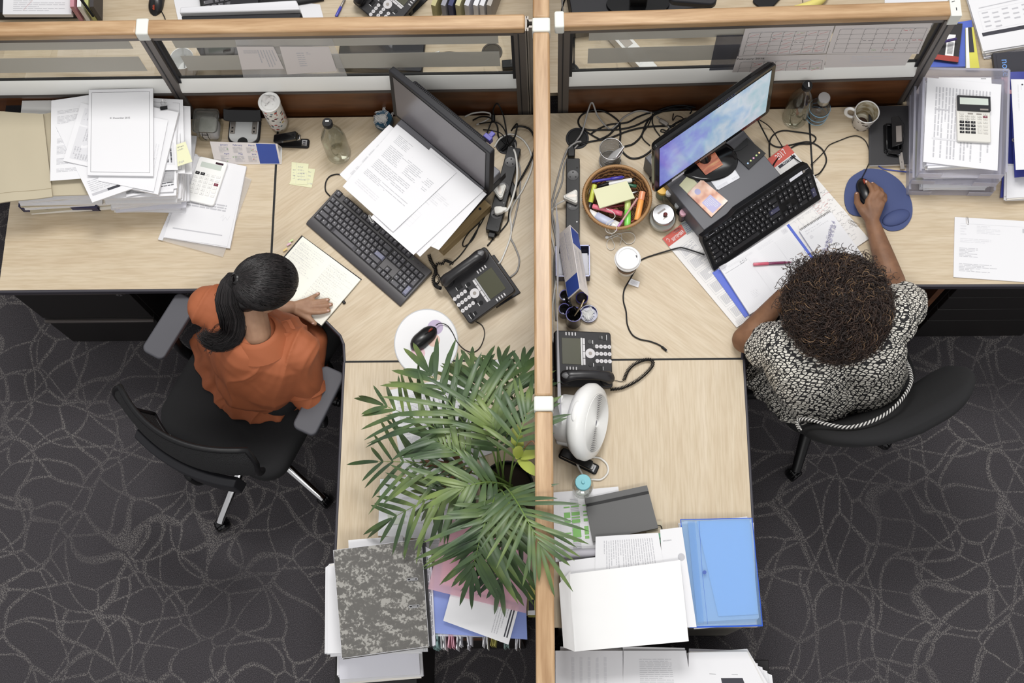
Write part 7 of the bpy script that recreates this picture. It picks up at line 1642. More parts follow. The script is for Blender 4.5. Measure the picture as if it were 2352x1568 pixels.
# left chair
H1 = 63.5; C1 = Vector((-1.105, .995, 0))
t = thing('office_chair', 'black mesh office chair with grey arm pads and chrome legs under the woman in orange', 'office chair', C1, R(H1-90), None)
caster_set(t, .335, 247-H1+90-0, m_chrome, m_black2)
m = MB(); W_, D_ = .50, .49
rg = []
for (k, z) in ((.93, .425), (1.0, .440), (1.0, .475), (.96, .495), (.85, .503), (.4, .500)): rg.append([(x*k, .095+y*k, z+(-.012 if False else 0)) for x, y in rrect(W_, D_, .09, 8)])
loft(m, rg); m.obj('seat', m_fab, t, smooth=50)
MB().bx(-.10, .10, -.08, .12, .36, .43).obj('tilt_mechanism', m_black, t, bev=.01)
m = MB(); K = 20; J = 10; vs = []
def bk(u, v):   # u -1..1, v 0..1
    hw = .265-.05*(1-v)**2-.035*max(0, v-.85)/.15
    return Vector((u*hw, -.115-.075*(1-u*u)-.035*math.sin(PI*v*.9)+.02*v, .60+.37*v-.03*u*u*v))
for sgn in (0, 1):
    for i in range(K+1):
        for j in range(J+1):
            p = bk(-1+2*i/K, j/J); vs.append(p+Vector((0, -.012*sgn, 0)))
n1 = (K+1)*(J+1); fs = []
for i in range(K):
    for j in range(J):
        a = i*(J+1)+j; fs.append((a, a+J+1, a+J+2, a+1)); fs.append((n1+a, n1+a+1, n1+a+J+2, n1+a+J+1))
m.add(vs, fs); m.obj('backrest', m_meshf, t, smooth=180)
ed = [bk(-1+2*i/K, 0) for i in range(K+1)]+[bk(1, j/J) for j in range(1, J+1)]+[bk(1-2*i/K, 1) for i in range(1, K+1)]+[bk(-1, 1-j/J) for j in range(1, J+1)]
MB().tube([p+Vector((0, -.006, 0)) for p in ed], .010, 8).obj('backrest_frame', m_black, t, smooth=180)
m = MB(); rg = []
for x in [-.19+.38*i/12 for i in range(13)]:
    y = -.235+.9*x*x; rg.append([(x, y-.020, .60), (x, y+.018, .60), (x, y+.018, .72), (x, y+.004, .735), (x, y-.020, .72)])
loft(m, rg); m.obj('lumbar_shell', m_dark, t, smooth=30, bev=.004)
MB().tube(smooth_path([(0, -.24, .64), (0, -.235, .52), (0, -.18, .42), (0, -.05, .40)], 5), .035, 12, sq=.45).obj('back_bracket', m_black, t, smooth=180)
for s, (pa, pb) in ((-1, ((433, 681), (348, 817))), (1, ((772, 853), (692, 987)))):
    q = [Matrix.Rotation(-R(H1-90), 4, 'Z') @ (at(*p, .69)-C1) for p in (pa, pb)]
    mid = (q[0]+q[1])/2
    MB(Matrix.Translation((mid.x, mid.y, 0)) @ Matrix.Rotation(R(2*s), 4, 'Z')).prism(rrect(.086, .235, .022, 6), .672, .697).obj('arm_pad', m_padg, t, bev=.006, seg=3)
    MB().tube(smooth_path([(mid.x, mid.y-.02, .675), (mid.x+.0*s, mid.y-.02, .60), (mid.x-.0*s, mid.y-.03, .50), (mid.x-s*.04, mid.y-.03, .43), (mid.x-s*.14, mid.y-.03, .42)], 5), .024, 12, sq=.6).obj('arm_post', m_black, t, smooth=180)
# right chair
H2 = 113; C2 = Vector((1.0, 1.165, 0))
t = thing('office_chair', 'black padded office chair with black legs under the curly-haired woman', 'office chair', C2, R(H2-90), None)
caster_set(t, .31, 253-H2+90, m_black, m_black2, .021)
m = MB(); rg = []
for (k, z) in ((.93, .42), (1.0, .44), (1.0, .475), (.95, .498), (.8, .505), (.4, .50)): rg.append([(x*k, .05+y*k, z) for x, y in rrect(.49, .47, .10, 8)])
loft(m, rg); m.obj('seat', m_fab, t, smooth=50)
MB().bx(-.10, .10, -.10, .12, .36, .43).obj('tilt_mechanism', m_black, t, bev=.01)
m = MB(); rg = []; K = 24
for i in range(K+1):
    v = i/K; hw = .275*(1-(abs(2*v-1.0)**3.6)*.38); th = .026+.018*math.sin(PI*v)
    if i in (0, K): th *= .35; hw *= .93
    yc = -.150-.125*v; zc = .58+.38*v; ring = []
    for j in range(28):
        a = 2*PI*j/28; cx = math.copysign(abs(math.cos(a))**.45, math.cos(a)); cy = math.copysign(abs(math.sin(a))**.8, math.sin(a))
        x = cx*hw; ring.append((x, yc-.065*(1-(x/.27)**2)+cy*th, zc))
    rg.append(ring)
loft(m, rg); m.obj('backrest', m_fab, t, smooth=180)
MB().tube(smooth_path([(0, -.25, .70), (0, -.27, .56), (0, -.20, .42), (0, -.05, .40)], 5), .035, 12, sq=.4).obj('back_bracket', m_black, t, smooth=180)
# striped rope strap over the back of the right chair
m_rope = mat('rope_stripe', (200, 200, 200), .6)
P = smooth_path(pxpath([(1838, 988, .84), (1830, 968, .80), (1850, 962, .82), (1900, 974, .88), (1945, 981, .92), (1990, 972, .94), (2035, 950, .94), (2070, 918, .92), (2092, 880, .88), (2090, 850, .84), (2078, 826, .80)]), 8); c = P[0].copy()
m = MB()
Pn = [p-c for p in P]
def coil_phase(path, R0, turns, ph, n=10):
    k = len(path); L = [0]
    for a, b_ in zip(path, path[1:]): L.append(L[-1]+(b_-a).length)
    N = int(turns*n); j = 0; out = []; u = Vector((0, 0, 1))
    for i in range(N+1):
        s = L[-1]*i/N
        while j < k-2 and L[j+1] < s: j += 1
        T = path[j+1]-path[j]; f = (s-L[j])/max(1e-9, L[j+1]-L[j]); T2 = T.normalized(); w = T2.cross(u).normalized(); uu = w.cross(T2); a = 2*PI*i/n+ph
        out.append(path[j]+T*f+(w*math.cos(a)+uu*math.sin(a))*R0)
    return out
m = MB()
for ph in range(4): m.tube(coil_phase(Pn, .0036, 26, ph*PI/2), .0028, 5, ph % 2, cap=False)
solo(m, 'rope_strap', 'black and white twisted rope strap draped over the right chair back', 'strap', [mat('rope_white', (206, 204, 200), .7), mat('rope_black', (26, 26, 28), .7)], c, smooth=180)

# ================================================================ PEOPLE
def capsule(m, a, b_, r0, r1, n=18, mi=0, sq=1.0):
    a, b_ = Vector(a), Vector(b_); d = b_-a; L = d.length; T = d.normalized() if L > 1e-6 else Vector((0, 0, 1)); P = []; rr = []
    for k in range(5): th = PI/2*k/4; P.append(a-T*r0*math.cos(th)); rr.append(max(r0*math.sin(th), r0*.02))
    for k in range(1, 4): P.append(a+d*k/4); rr.append(r0+(r1-r0)*k/4)
    for k in range(5): th = PI/2*k/4; P.append(b_+T*r1*math.sin(th)); rr.append(max(r1*math.cos(th), r1*.02))
    m.tube(P, rr, n, mi, sq=sq)
def limb(m, pts, rs, n=18):
    for i in range(len(pts)-1): capsule(m, pts[i], pts[i+1], rs[i], rs[i+1], n)
def skinned(m, name, mats, parent, vox, smooth_it=6, disp=0, dsc=.08, factor=.5, loc=None):
    o = m.obj(name, mats, parent, smooth=180, loc=loc)
    w = o.modifiers.new('union', 'REMESH'); w.mode = 'VOXEL'; w.voxel_size = vox; w.use_smooth_shade = True
    if smooth_it: w = o.modifiers.new('smooth', 'SMOOTH'); w.iterations = smooth_it; w.factor = factor
    if disp:
        tx = bpy.data.textures.new('folds', 'CLOUDS'); tx.noise_scale = dsc; tx.noise_depth = 1
        w = o.modifiers.new('folds', 'DISPLACE'); w.texture = tx; w.strength = disp; w.mid_level = .5; w.texture_coords = 'GLOBAL'
    return o
def bake_folds(o, ang, amp=.007, lump=.006, fa=3.5, fb=17, seed=0.0):
    dg = bpy.context.evaluated_depsgraph_get(); dg.update()
    me = bpy.data.meshes.new_from_object(o.evaluated_get(dg)); o.modifiers.clear(); o.data = me
    ca, sa = math.cos(ang), math.sin(ang); N_ = [v.normal.copy() for v in me.vertices]
    for v, nn_ in zip(me.vertices, N_):
        p = v.co; w = .35*mnoise.noise(Vector((p.x*4+seed, p.y*4, p.z*4)))
        a = (p.x*ca+p.y*sa)*fa-p.z*1.5; b_ = (-p.x*sa+p.y*ca+w*.35)*fb+p.z*4
        r = mnoise.noise(Vector((a, b_, seed))); r2 = mnoise.noise(Vector((a*1.7+5, b_*1.9, seed+3)))
        v.co = p+nn_*(amp*((1-abs(r)*2.2)**2 if abs(r) < .45 else 0)+amp*.35*r2+lump*mnoise.noise(Vector((p.x*9+seed, p.y*9, p.z*9))))
    me.polygons.foreach_set('use_smooth', [True]*len(me.polygons)); me.update()
def skin_mat(name, c, c2):
    m = mat(name, c, .6); n, l, b = nt(m); nz = noise_tex(m, (1, 1, 1), (0, 0, 0), 18, 3); r_ = ramp(m, nz.outputs[0], [(.35, c2), (.65, c)]); l.new(r_.outputs[0], b.inputs['Base Color'])
    b.inputs['Subsurface Weight'].default_value = .08; b.inputs['Subsurface Radius'].default_value = (.01, .004, .002)
    nz = noise_tex(m, (1, 1, 1), (0, 0, 0), 160, 2); bump(m, nz.outputs[0], .12, .002); return m
m_skin1 = skin_mat('skin_light_brown', (168, 132, 106), (150, 114, 90))
m_skin2 = skin_mat('skin_brown', (136, 98, 72), (112, 78, 56))
m_nail = mat('nail', (196, 160, 146), .3)
def head(m, c, hd, pitch, s=1.0):
    """c centre of the skull; hd heading in radians (face direction), pitch down in radians"""
    M = Matrix.Translation(c) @ Matrix.Rotation(hd, 4, 'Z') @ Matrix.Rotation(pitch, 4, 'Y')
    def P(x, y, z): return M @ Vector((x*s, y*s, z*s))
    RT_ = M.to_3x3()
    m.ell(P(-.005, 0, .02), (.095*s, .075*s, .088*s), 28, rot=RT_)
    m.ell(P(.025, 0, -.045), (.060*s, .056*s, .070*s), 24, rot=RT_)
    m.ell(P(.062, 0, -.092), (.022*s, .026*s, .018*s), 14, rot=RT_)
    capsule(m, P(.083, 0, .0), P(.104, 0, -.034), .008*s, .012*s, 12)
    for y in (-1, 1):
        m.ell(P(.100, y*.010, -.038), (.009*s, .008*s, .007*s), 10, rot=RT_)
        m.ell(P(-.004, y*.076, -.012), (.018*s, .008*s, .030*s), 14, rot=RT_)
        m.ell(P(.072, y*.030, .014), (.014*s, .022*s, .008*s), 12, rot=RT_)
        m.ell(P(.060, y*.034, -.028), (.020*s, .020*s, .018*s), 12, rot=RT_)
    m.ell(P(.086, 0, -.062), (.009*s, .022*s, .006*s), 12, rot=RT_); m.ell(P(.083, 0, -.072), (.009*s, .018*s, .006*s), 12, rot=RT_)
    return M
def eyes(parent, M, off, s=1.0):
    for y in (-1, 1):
        c = M @ Vector((.078*s, y*.030*s, .0))-off
        MB().ell(c, (.010, .010, .010), 12).obj('eye', mat('eye_white', (230, 228, 224), .2), parent, smooth=180)
        c2 = M @ Vector((.0855*s, y*.030*s, 0))-off
        MB().ell(c2, (.0045, .0045, .0045), 10).obj('iris', mat('iris', (40, 26, 18), .2), parent, smooth=180)

# ---------- woman in orange
off1 = Vector((-1.0, 1.1, 0))
J = lambda x, y, z: at(x, y, z)-off1
p1_ = MB()
hc = J(606, 655, 1.10); hd1 = R(22); pt1 = R(38)
M1 = head(p1_, hc, hd1, pt1)
nb = J(596, 772, .955)
limb(p1_, [M1 @ Vector((-.035, 0, -.055)), nb+Vector((0, 0, .03)), nb-Vector((0, 0, .04))], [.048, .046, .060])
sl, sr = J(487, 705, .90), J(676, 802, .90)
limb(p1_, [sl, nb-Vector((0, 0, .05)), sr], [.055, .06, .055])
wa, pe = J(585, 850, .70), J(590, 865, .575)
limb(p1_, [nb-Vector((0, 0, .08)), wa, pe], [.09, .09, .10])
el, wr = J(560, 722, .80), J(668, 706, .775)
limb(p1_, [sl, el], [.050, .040]); limb(p1_, [el, (el+wr)/2+Vector((0, 0, .003)), wr], [.040, .034, .0235])
# left hand
zk = .772
pal = [J(675, 704, zk), J(700, 704, zk+.004)]
for a in ((690, 716), (694, 706), (693, 698), (690, 692)): capsule(p1_, J(672, 704, zk), J(a[0]+18, a[1]-1, zk+.003), .016, .0125)
FG = [([(712, 716), (733, 717), (746, 715), (756, 713)], .0088), ([(714, 705), (736, 703), (750, 701), (761, 699)], .0090), ([(711, 696), (732, 692), (744, 690), (754, 688)], .0086), ([(705, 689), (718, 682), (726, 678), (732, 674)], .0076)]
for pts, r in FG:
    zs = [zk+.003, zk+.003, zk-.003, zk-.007]
    limb(p1_, [J(x, y, z) for (x, y), z in zip(pts, zs)], [r*1.15, r*1.0, r*.92, r*.78], 12)
limb(p1_, [J(676, 712, zk-.002), J(698, 724, zk-.003), J(713, 734, zk-.005), J(723, 743, zk-.008)], [.015, .0125, .0105, .0085], 12)
# right arm bent into the lap
er = J(700, 892, .66); wr2 = J(668, 812, .60)
limb(p1_, [sr, er], [.050, .040]); limb(p1_, [er, wr2], [.038, .024])
hp = [wr2, J(650, 792, .60)]
limb(p1_, hp, [.024, .022])
for i, (dx, dy) in enumerate(((-14, -30), (-24, -26), (-32, -18), (-36, -8))): limb(p1_, [J(648, 792, .60), J(648+dx*.6, 792+dy*.6, .598), J(648+dx, 792+dy, .588)], [.011, .009, .0078], 10)
limb(p1_, [J(660, 790, .60), J(668, 772, .598), J(664, 760, .592)], [.012, .010, .0085], 10)
person1 = skinned(p1_, 'person', m_skin1, None, .0032, 5)
person1.location = off1
tag(person1, 'woman with black ponytail in an orange blouse, left hand flat on an open notebook', 'person')
eyes(person1, M1, Vector((0, 0, 0)))
for (x, y) in ((756, 713), (761, 699), (754, 688), (732, 674), (722, 742)):
    MB().ell(J(x-3, y, zk+.0005 if x != 722 else zk-.001), (.0055, .0042, .0018), 10).obj('fingernail', m_nail, person1, smooth=180)
# blouse
m_or = mat('orange_crepe', (162, 91, 56), .75); n, l, b = nt(m_or); nz = noise_tex(m_or, (1.0, 2.6, 1.2), (0, 0, R(35)), 6.0, 0, 1.2); bump(m_or, nz.outputs[0], .12, .03)
bl = MB()
limb(bl, [sl+Vector((.005, 0, -.005)), nb-Vector((0, 0, .085)), sr+Vector((0, 0, -.005))], [.076, .085, .076], 24)
limb(bl, [J(560, 765, .87), J(570, 820, .74)], [.12, .125], 24); limb(bl, [J(635, 805, .86), J(615, 850, .72)], [.12, .13], 24)
limb(bl, [J(590, 790, .88), J(595, 850, .66)], [.125, .15], 24)
limb(bl, [sl, J(540, 720, .84)], [.074, .062], 24)
limb(bl, [sr, J(700, 880, .70)], [.074, .062], 24)
capsule(bl, J(697, 868, .71), J(706, 905, .665), .066, .060, 24)
limb(bl, [J(690, 745, .63), J(712, 780, .64), J(706, 850, .62)], [.055, .062, .055], 20)
hem = [(445, 778), (444, 825), (462, 868), (480, 900), (508, 934), (535, 962), (585, 968), (632, 968), (665, 942), (700, 926), (728, 890), (750, 840), (753, 790), (745, 752), (715, 728), (660, 722), (590, 720), (520, 725), (470, 745)]
hp_ = smooth_path([Vector((x, y, 0)) for x, y in hem+hem[:1]], 4)[:-1]
rg = []
cen = J(600, 850, .60)
for (k, z) in ((1.0, .505), (1.0, .520), (.93, .545), (.82, .59), (.70, .66), (.60, .74)):
    ring = []
    for i, p in enumerate(hp_):
        w = J(p.x, p.y, .515); q = cen+(w-cen)*k*(1+.035*math.sin(i*1.35)*(1 if k > .8 else .3)); q.z = z+.006*math.sin(i*.9)*(k > .9)*(z > .51); ring.append(q)
    rg.append(ring)
loft(bl, rg)
b1 = skinned(bl, 'blouse', m_or, person1, .0045, 12)
bake_folds(b1, R(75), .0085, .010, 3.2, 15, 1.3)
# collar, cuff
m = MB()
for (pts, w) in (([(556, 752), (560, 772), (580, 790), (612, 792), (640, 780), (655, 762)], .020),):
    P = smooth_path([J(x, y, .985-.0*i) for i, (x, y) in enumerate(pts)], 5)
    vs = []
    for i, p in enumerate(P):
        dirv = (p-(nb+Vector((0, 0, .03)))); dirv.z = 0; dirv.normalize(); q = p-Vector((0, 0, .02))
        vs += [q+Vector((0, 0, .010))-dirv*.004, q+dirv*w+Vector((0, 0, -.004)), q+dirv*w+Vector((0, 0, -.010)), q-dirv*.004]
    k = len(P); m.add(vs, [(i*4+j, i*4+(j+1) % 4, (i+1)*4+(j+1) % 4, (i+1)*4+j) for i in range(k-1) for j in range(4)])
for q in ([(640, 742, .95), (668, 735, .94), (682, 760, .93), (655, 770, .94)], [(652, 765, .94), (690, 765, .92), (696, 790, .91), (668, 790, .93)]):
    W = [J(*p) for p in q]; m.hull4([w+Vector((0, 0, .012)) for w in W], .006)
ax_ = ((M1 @ Vector((-.035, 0, -.055)))-nb).normalized()
m.lathe([(.098, -.030), (.084, .000), (.072, .022), (.064, .034), (.058, .034), (.060, .018), (.070, -.02)], nb+Vector((0, 0, .006)), 36, axis=(ax_*.5+Vector((0, 0, .5))).normalized(), sx=1.05)
m.obj('collar', m_or, person1, smooth=60)
m = MB(); A, B = J(700, 880, .695), J(708, 910, .665); d = (B-A).normalized(); m.lathe([(.058, 0), (.068, .002), (.070, .030), (.060, .032)], A, 30, axis=d); m.obj('sleeve_cuff', m_or, person1, smooth=60)
# trousers and shoes
hv = Vector((math.cos(R(58)), math.sin(R(58)), 0)); sv = Vector((hv.y, -hv.x, 0))
tr = MB(); pz = pe.copy(); pz.z = .565
for s in (-1, 1):
    hipp = pz+sv*.09*s; kn = hipp+hv*.40+Vector((0, 0, -.005))+sv*.02*s; an = kn+hv*.02+Vector((0, 0, -.45))
    limb(tr, [hipp, kn, an], [.088, .064, .045])
    sh = MB(); c0_ = Vector((an.x, an.y, .035)); limb(sh, [c0_-hv*.05, c0_+hv*.12], [.036, .030]); sh.obj('shoe', m_black, person1, smooth=180)
skinned(tr, 'trousers', mat('trouser_black', (26, 26, 28), .8), person1, .008, 6)
# hair
m_h1 = mat('hair_black', (20, 17, 18), .34); m_h1b = mat('hair_black_soft', (36, 31, 32), .4)
def on_skull(th, ph, M, k=1.0, rx=.104, ry=.086, rz=.097):
    return M @ Vector((-.006+rx*k*math.cos(th)*math.cos(ph), ry*k*math.sin(th)*math.cos(ph), .022+rz*k*math.sin(ph)))
h = MB(); rd = random.Random(3)
h.ell(M1 @ Vector((-.006, 0, .022)), (.100, .082, .093), 36, rot=M1.to_3x3(), mi=0)
h.ell(M1 @ Vector((-.045, 0, -.045)), (.058, .060, .052), 28, rot=M1.to_3x3())
root = M1 @ Vector((-.105, .018, .030))
rootL = M1.inverted() @ root
for i in range(2600):
    y = rd.uniform(-1, 1); st = Vector((.085*(1-abs(y)**2*.9)+rd.uniform(-.01, .006), .080*y, .062-.085*abs(y)**2.4+rd.uniform(-.004, .004)))
    if rd.random() < .45: st = Vector((rd.uniform(-.09, .05), math.copysign(.078, y)*rd.uniform(.9, 1), rd.uniform(-.05, .01)))
    if rd.random() < .22: st = Vector((rd.uniform(-.10, -.05), rd.uniform(-.06, .06), rd.uniform(-.075, -.03)))
    en = rootL+Vector((rd.uniform(-.004, .004), rd.uniform(-.012, .012), rd.uniform(-.012, .012)))
    P = []
    kk = 1.0+rd.uniform(0, .035)
    for j in range(11):
        s = j/10; q = st.lerp(en, s)-Vector((-.006, 0, .022))
        qn = Vector((q.x/.102, q.y/.084, q.z/.095)); L_ = qn.length; tgt = kk*(1-(.0 if s < .92 else .02))
        if L_ > .01: qn = qn*(tgt/L_ if s < .97 else max(1, tgt/L_*.98))
        P.append(M1 @ (Vector((qn.x*.102, qn.y*.084, qn.z*.095))+Vector((-.006, 0, .022))))
    h.tube(P, [.0004, .0010, .0012, .0012, .0012, .0012, .0012, .0012, .0011, .0011, .0009], 4, 0 if rd.random() < .7 else 1, cap=False)
for i in range(500):
    a = rd.uniform(-1, 1); st = Vector((-.045-.060*math.cos(a*1.3), .062*math.sin(a*1.3), rd.uniform(-.098, -.06))); P = []
    en = rootL+Vector((0, rd.uniform(-.012, .012), -.012))
    for j in range(8):
        s_ = j/7; q = st.lerp(en, s_); q.x -= .012*math.sin(PI*s_); q.y *= 1+.18*math.sin(PI*s_); P.append(M1 @ q)
    h.tube(P, [.0004]+[.0011]*6+[.0008], 4, 0 if rd.random() < .7 else 1, cap=False)
h.lathe([(.012, -.008), (.019, -.004), (.019, .006), (.012, .010)], root, 20, 0, axis=(root-hc))
tail = smooth_path([root, J(532, 648, 1.16), J(524, 690, 1.12), J(535, 735, 1.06), J(532, 768, 1.01), J(505, 785, .985), J(476, 778, .975), J(466, 762, .98)], 5)
kt = len(tail); prof = [.014, .030, .038, .040, .036, .026, .014, .005]
for i in range(1900):
    a = rd.uniform(0, 6.28); rr = math.sqrt(rd.random()); ph = rd.uniform(0, 6.28); en = int(kt*rd.uniform(.72, 1.0)); P = []; rs = []
    drift = Vector((rd.gauss(0, .010), rd.gauss(0, .010), rd.gauss(0, .006)))
    for j in range(0, en, 2):
        s = j/(kt-1); T = (tail[min(j+1, kt-1)]-tail[max(j-1, 0)]).normalized(); u = T.cross(Vector((0, 0, 1))).normalized(); w = T.cross(u)
        f = s*7; q = min(6, int(f)); R0 = prof[q]+(prof[q+1]-prof[q])*(f-q)
        P.append(tail[j]+(u*math.cos(a)*1.05+w*math.sin(a)*.7)*R0*rr+drift*s*s+Vector((math.sin(ph+s*9), math.cos(ph+s*8), 0))*.0025*s); rs.append(.0010*(1-.7*s**2))
    if len(P) > 3: h.tube(P, rs, 4, 0 if rd.random() < .72 else 1, cap=False)
for q in ([(540, 660, 1.13), (512, 668, 1.10), (496, 676, 1.05), (500, 690, 1.0)], [(530, 735, 1.05), (500, 745, 1.0), (487, 760, .97)], [(525, 780, .99), (495, 800, .96), (480, 812, .95)], [(500, 788, .98), (482, 795, .96), (470, 806, .955)], [(560, 760, 1.0), (540, 790, .98), (520, 798, .97), (490, 800, .96)]):
    for k in range(5): h.tube(smooth_path([J(x+rd.uniform(-3, 3), y+rd.uniform(-3, 3), z) for x, y, z in q], 4), .0007, 4, 0)
h.obj('hair', [m_h1, m_h1b], person1, smooth=180)

# ---------- curly-haired woman
off2 = Vector((1.0, 1.1, 0)); K2 = lambda x, y, z: at(x, y, z)-off2
p2_ = MB()
hc2 = K2(1926, 694, 1.055); M2 = head(p2_, hc2, R(112), R(40))
nb2 = K2(1935, 770, .96)
limb(p2_, [M2 @ Vector((-.035, 0, -.055)), nb2+Vector((0, 0, .02)), nb2-Vector((0, 0, .04))], [.050, .052, .07])
s2l, s2r = K2(1800, 795, .90), K2(2048, 735, .90)
limb(p2_, [s2l, nb2-Vector((0, 0, .05)), s2r], [.055, .06, .055])
pe2 = K2(1960, 880, .58); limb(p2_, [nb2-Vector((0, 0, .08)), K2(1945, 840, .74), pe2], [.09, .09, .10])
e2, w2_ = K2(2050, 648, .80), K2(2004, 512, .785)
limb(p2_, [s2r, e2], [.052, .043]); limb(p2_, [e2, K2(2030, 590, .795), w2_], [.042, .036, .0245])
zh = .800
for a in ((1995, 462), (2006, 458), (2016, 460), (2024, 468)): capsule(p2_, K2(2004, 506, .79), K2(a[0], a[1], zh), .020, .013)
FG = [([(1996, 460), (2004, 442), (1999, 428), (1991, 418)], [zh+.004, zh+.006, zh-.002, zh-.012], .0092), ([(2006, 456), (2017, 440), (2012, 429), (2004, 422)], [zh+.004, zh+.006, zh-.004, zh-.014], .0092),
      ([(2016, 459), (2026, 447), (2024, 437), (2017, 431)], [zh, zh+.002, zh-.012, zh-.026], .0088), ([(2024, 468), (2033, 459), (2033, 449), (2028, 443)], [zh-.006, zh-.006, zh-.020, zh-.036], .0078)]
for pts, zs, r in FG: limb(p2_, [K2(x, y, z) for (x, y), z in zip(pts, zs)], [r*1.2, r*1.05, r*.94, r*.8], 12)
limb(p2_, [K2(1996, 500, .79), K2(1980, 482, .788), K2(1969, 465, .775), K2(1968, 446, .764)], [.019, .015, .0115, .0095], 12)
e3, w3 = K2(1712, 780, .787), K2(1795, 682, .91)
limb(p2_, [s2l, e3], [.052, .044]); limb(p2_, [e3, K2(1748, 738, .83), w3], [.044, .038, .026])
hb = K2(1822, 652, .965)
for (dx, dy) in ((0, 0), (8, 8), (-8, -6)): capsule(p2_, w3, hb+Vector((dx*.001, dy*.001, 0)), .022, .014)
for (x, y, z) in ((1862, 622, 1.02), (1858, 634, 1.035), (1850, 646, 1.05), (1838, 660, 1.06)): limb(p2_, [hb, K2((1822+x)/2, (652+y)/2, z-.02), K2(x, y, z)], [.0105, .0092, .008], 12)
limb(p2_, [w3, K2(1815, 675, 1.0), K2(1835, 676, 1.04)], [.014, .011, .009], 12)
person2 = skinned(p2_, 'person', m_skin2, None, .0034, 5)
person2.location = off2
tag(person2, 'woman with big curly hair in a black and white patterned blouse, using a mouse', 'person')
eyes(person2, M2, Vector((0, 0, 0)))
for (x, y, z) in ((1990, 417, zh-.006), (2004, 421, zh-.008), (1968, 445, .772)): MB().ell(K2(x, y, z), (.0045, .0055, .0018), 10).obj('fingernail', m_nail, person2, smooth=180)
m_pat = mat('patterned_cloth', (226, 222, 214), .75); n, l, b = nt(m_pat)
tc = n.new('ShaderNodeTexCoord'); mp = n.new('ShaderNodeMapping'); mp.inputs['Rotation'].default_value = (0, 0, R(20)); mp.inputs['Scale'].default_value = (1, 2.3, 1.4); l.new(tc.outputs['Object'], mp.inputs[0])
v1 = n.new('ShaderNodeTexVoronoi'); v1.feature = 'DISTANCE_TO_EDGE'; v1.inputs['Scale'].default_value = 56; v1.inputs['Randomness'].default_value = .55
v2 = n.new('ShaderNodeTexVoronoi'); v2.inputs['Scale'].default_value = 56; v2.inputs['Randomness'].default_value = .55
l.new(mp.outputs[0], v1.inputs['Vector']); l.new(mp.outputs[0], v2.inputs['Vector'])
g1 = n.new('ShaderNodeMath'); g1.operation = 'GREATER_THAN'; g1.inputs[1].default_value = .13; l.new(v1.outputs['Distance'], g1.inputs[0])
g2 = n.new('ShaderNodeMath'); g2.operation = 'GREATER_THAN'; g2.inputs[1].default_value = .13; l.new(v2.outputs['Distance'], g2.inputs[0])
mm = n.new('ShaderNodeMath'); mm.operation = 'MULTIPLY'; l.new(g1.outputs[0], mm.inputs[0]); l.new(g2.outputs[0], mm.inputs[1])
mx = n.new('ShaderNodeMix'); mx.data_type = 'RGBA'; mx.inputs[6].default_value = rgb(24, 23, 26); mx.inputs[7].default_value = rgb(226, 222, 212); l.new(mm.outputs[0], mx.inputs[0]); l.new(mx.outputs[2], b.inputs['Base Color'])
bl = MB()
limb(bl, [s2l+Vector((0, 0, -.005)), nb2-Vector((0, 0, .085)), s2r+Vector((0, 0, -.005))], [.080, .09, .080], 24)
limb(bl, [K2(1850, 820, .86), K2(1880, 870, .70)], [.135, .15], 24); limb(bl, [K2(1985, 800, .86), K2(1985, 850, .70)], [.125, .14], 24)
limb(bl, [s2r, K2(2072, 690, .83)], [.078, .066], 24); capsule(bl, K2(2076, 712, .83), K2(2092, 690, .81), .062, .050, 24)
limb(bl, [s2l, K2(1752, 792, .83)], [.078, .064], 24)
hem = [(1722, 830), (1720, 862), (1735, 888), (1762, 915), (1792, 942), (1828, 962), (1870, 962), (1920, 952), (1965, 936), (2000, 905), (2030, 868), (2056, 815), (2060, 765), (2030, 735), (1960, 730), (1880, 735), (1800, 760), (1745, 800)]
hp_ = smooth_path([Vector((x, y, 0)) for x, y in hem+hem[:1]], 4)[:-1]; rg = []; cen = K2(1905, 845, .62)
for (k, z) in ((.95, .52), (1.0, .56), (.97, .61), (.9, .68), (.80, .76), (.66, .84)):
    ring = []
    for i, p in enumerate(hp_):
        w = K2(p.x, p.y, .62); q = cen+(w-cen)*k*(1+.03*math.sin(i*1.5)); q.z = z; ring.append(q)
    rg.append(ring)
loft(bl, rg)
b2_ = skinned(bl, 'blouse', m_pat, person2, .005, 10)
bake_folds(b2_, R(100), .008, .012, 3.5, 14, 4.1)
hv = Vector((math.cos(R(112)), math.sin(R(112)), 0)); sv = Vector((hv.y, -hv.x, 0)); tr = MB(); pz = pe2.copy(); pz.z = .565
for s in (-1, 1):
    hipp = pz+sv*.09*s; kn = hipp+hv*.40+sv*.02*s; an = kn+Vector((0, 0, -.45)); limb(tr, [hipp, kn, an], [.088, .064, .045])
    sh = MB(); c0_ = Vector((an.x, an.y, .035)); limb(sh, [c0_-hv*.05, c0_+hv*.12], [.036, .030]); sh.obj('shoe', m_black, person2, smooth=180)
skinned(tr, 'trousers', mat('trouser_black', (26, 26, 28), .8), person2, .008, 6)
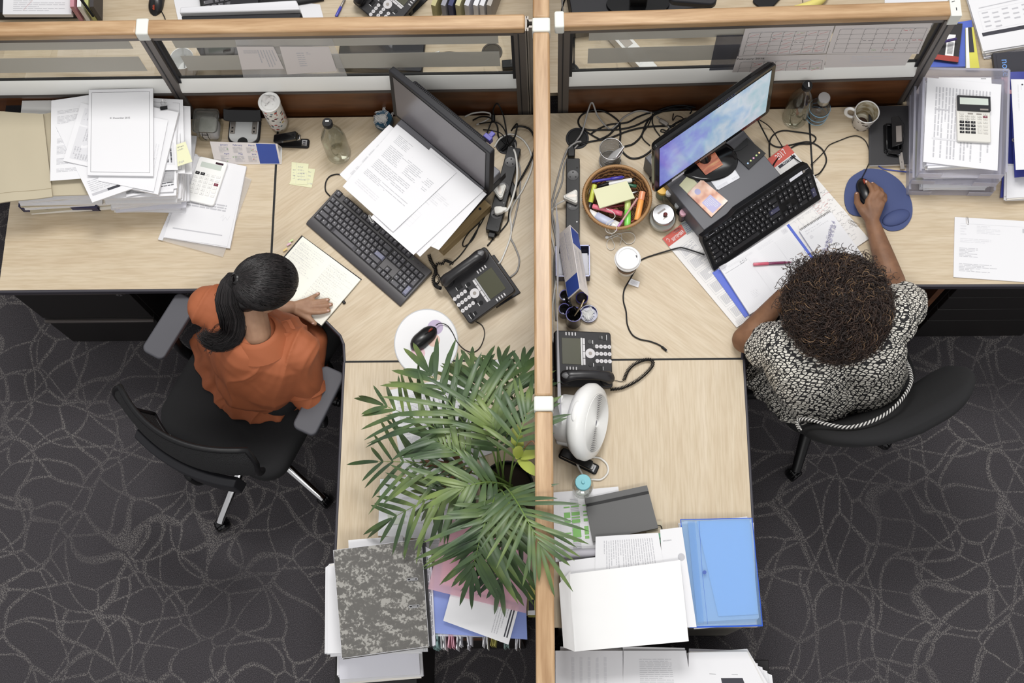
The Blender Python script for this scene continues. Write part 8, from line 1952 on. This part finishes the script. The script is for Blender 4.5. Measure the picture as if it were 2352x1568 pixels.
# curly hair
m_c1 = mat('curl_dark', (42, 32, 29), .5); m_c2 = mat('curl_brown', (68, 51, 43), .5); m_c3 = mat('curl_gold', (132, 104, 76), .5)
h = MB(); rd = random.Random(6)
cc = K2(1926, 706, 1.075); RX, RY, RZ = .150, .158, .145
h.ell(cc, (RX*.87, RY*.87, RZ*.87), 40)
for i in range(6800):
    th = rd.uniform(0, 2*PI); ph = math.asin(rd.uniform(-.45, 1)); d0 = Vector((math.cos(th)*math.cos(ph), math.sin(th)*math.cos(ph), math.sin(ph)))
    edge = rd.random()
    r0 = rd.uniform(.80, .96); p = Vector((cc.x+RX*r0*d0.x, cc.y+RY*r0*d0.y, cc.z+RZ*r0*d0.z))
    fl = Vector((d0.x, d0.y, -.35-.5*max(0, d0.z)))+Vector((rd.gauss(0, .6), rd.gauss(0, .6), rd.gauss(0, .3))); fl = fl-d0*fl.dot(d0)*.93; fl.normalize()
    if ph < .35 and d0.y > .2 and rd.random() < .12: fl = (d0+fl*.7).normalized()
    L_ = rd.uniform(.035, .085); N = 17; turns = rd.uniform(1.2, 3.0); R0 = rd.uniform(.004, .011); u = fl.orthogonal().normalized(); w = fl.cross(u); a0 = rd.uniform(0, 6.28); P = []
    for j in range(N+1):
        s = j/N; a = a0+2*PI*turns*s; q = p+fl*L_*s+d0*(.012*math.sin(PI*s))+(u*math.cos(a)+w*math.sin(a))*R0*(.6+.4*math.sin(PI*s))
        P.append(q)
    k = rd.random(); r_ = rd.uniform(.0006, .0012)
    h.tube(P, [r_]*(N)+[r_*.3], 3, 0 if k < .52 else (1 if k < .94 else 2), cap=False)
for i in range(60):
    q0 = Vector((rd.uniform(1815, 2015), 0, 0)); t0 = (q0.x-1915)/110; y0 = 612+26*t0*t0
    P = [K2(q0.x, y0+14, 1.13)]; dx = rd.uniform(-10, 4); ca = rd.uniform(0, 6.28); rr = rd.uniform(3.5, 7)
    for j in range(16):
        s_ = j/15; P.append(K2(q0.x+dx*s_*2+rr*math.cos(ca+s_*rd.uniform(5, 9)), y0-rd.uniform(20, 36)*s_+rr*math.sin(ca+s_*7), 1.12-.02*s_))
    h.tube(smooth_path(P, 2), .0007, 3, 0, cap=False)
h.obj('hair', [m_c1, m_c2, m_c3], person2, smooth=180)
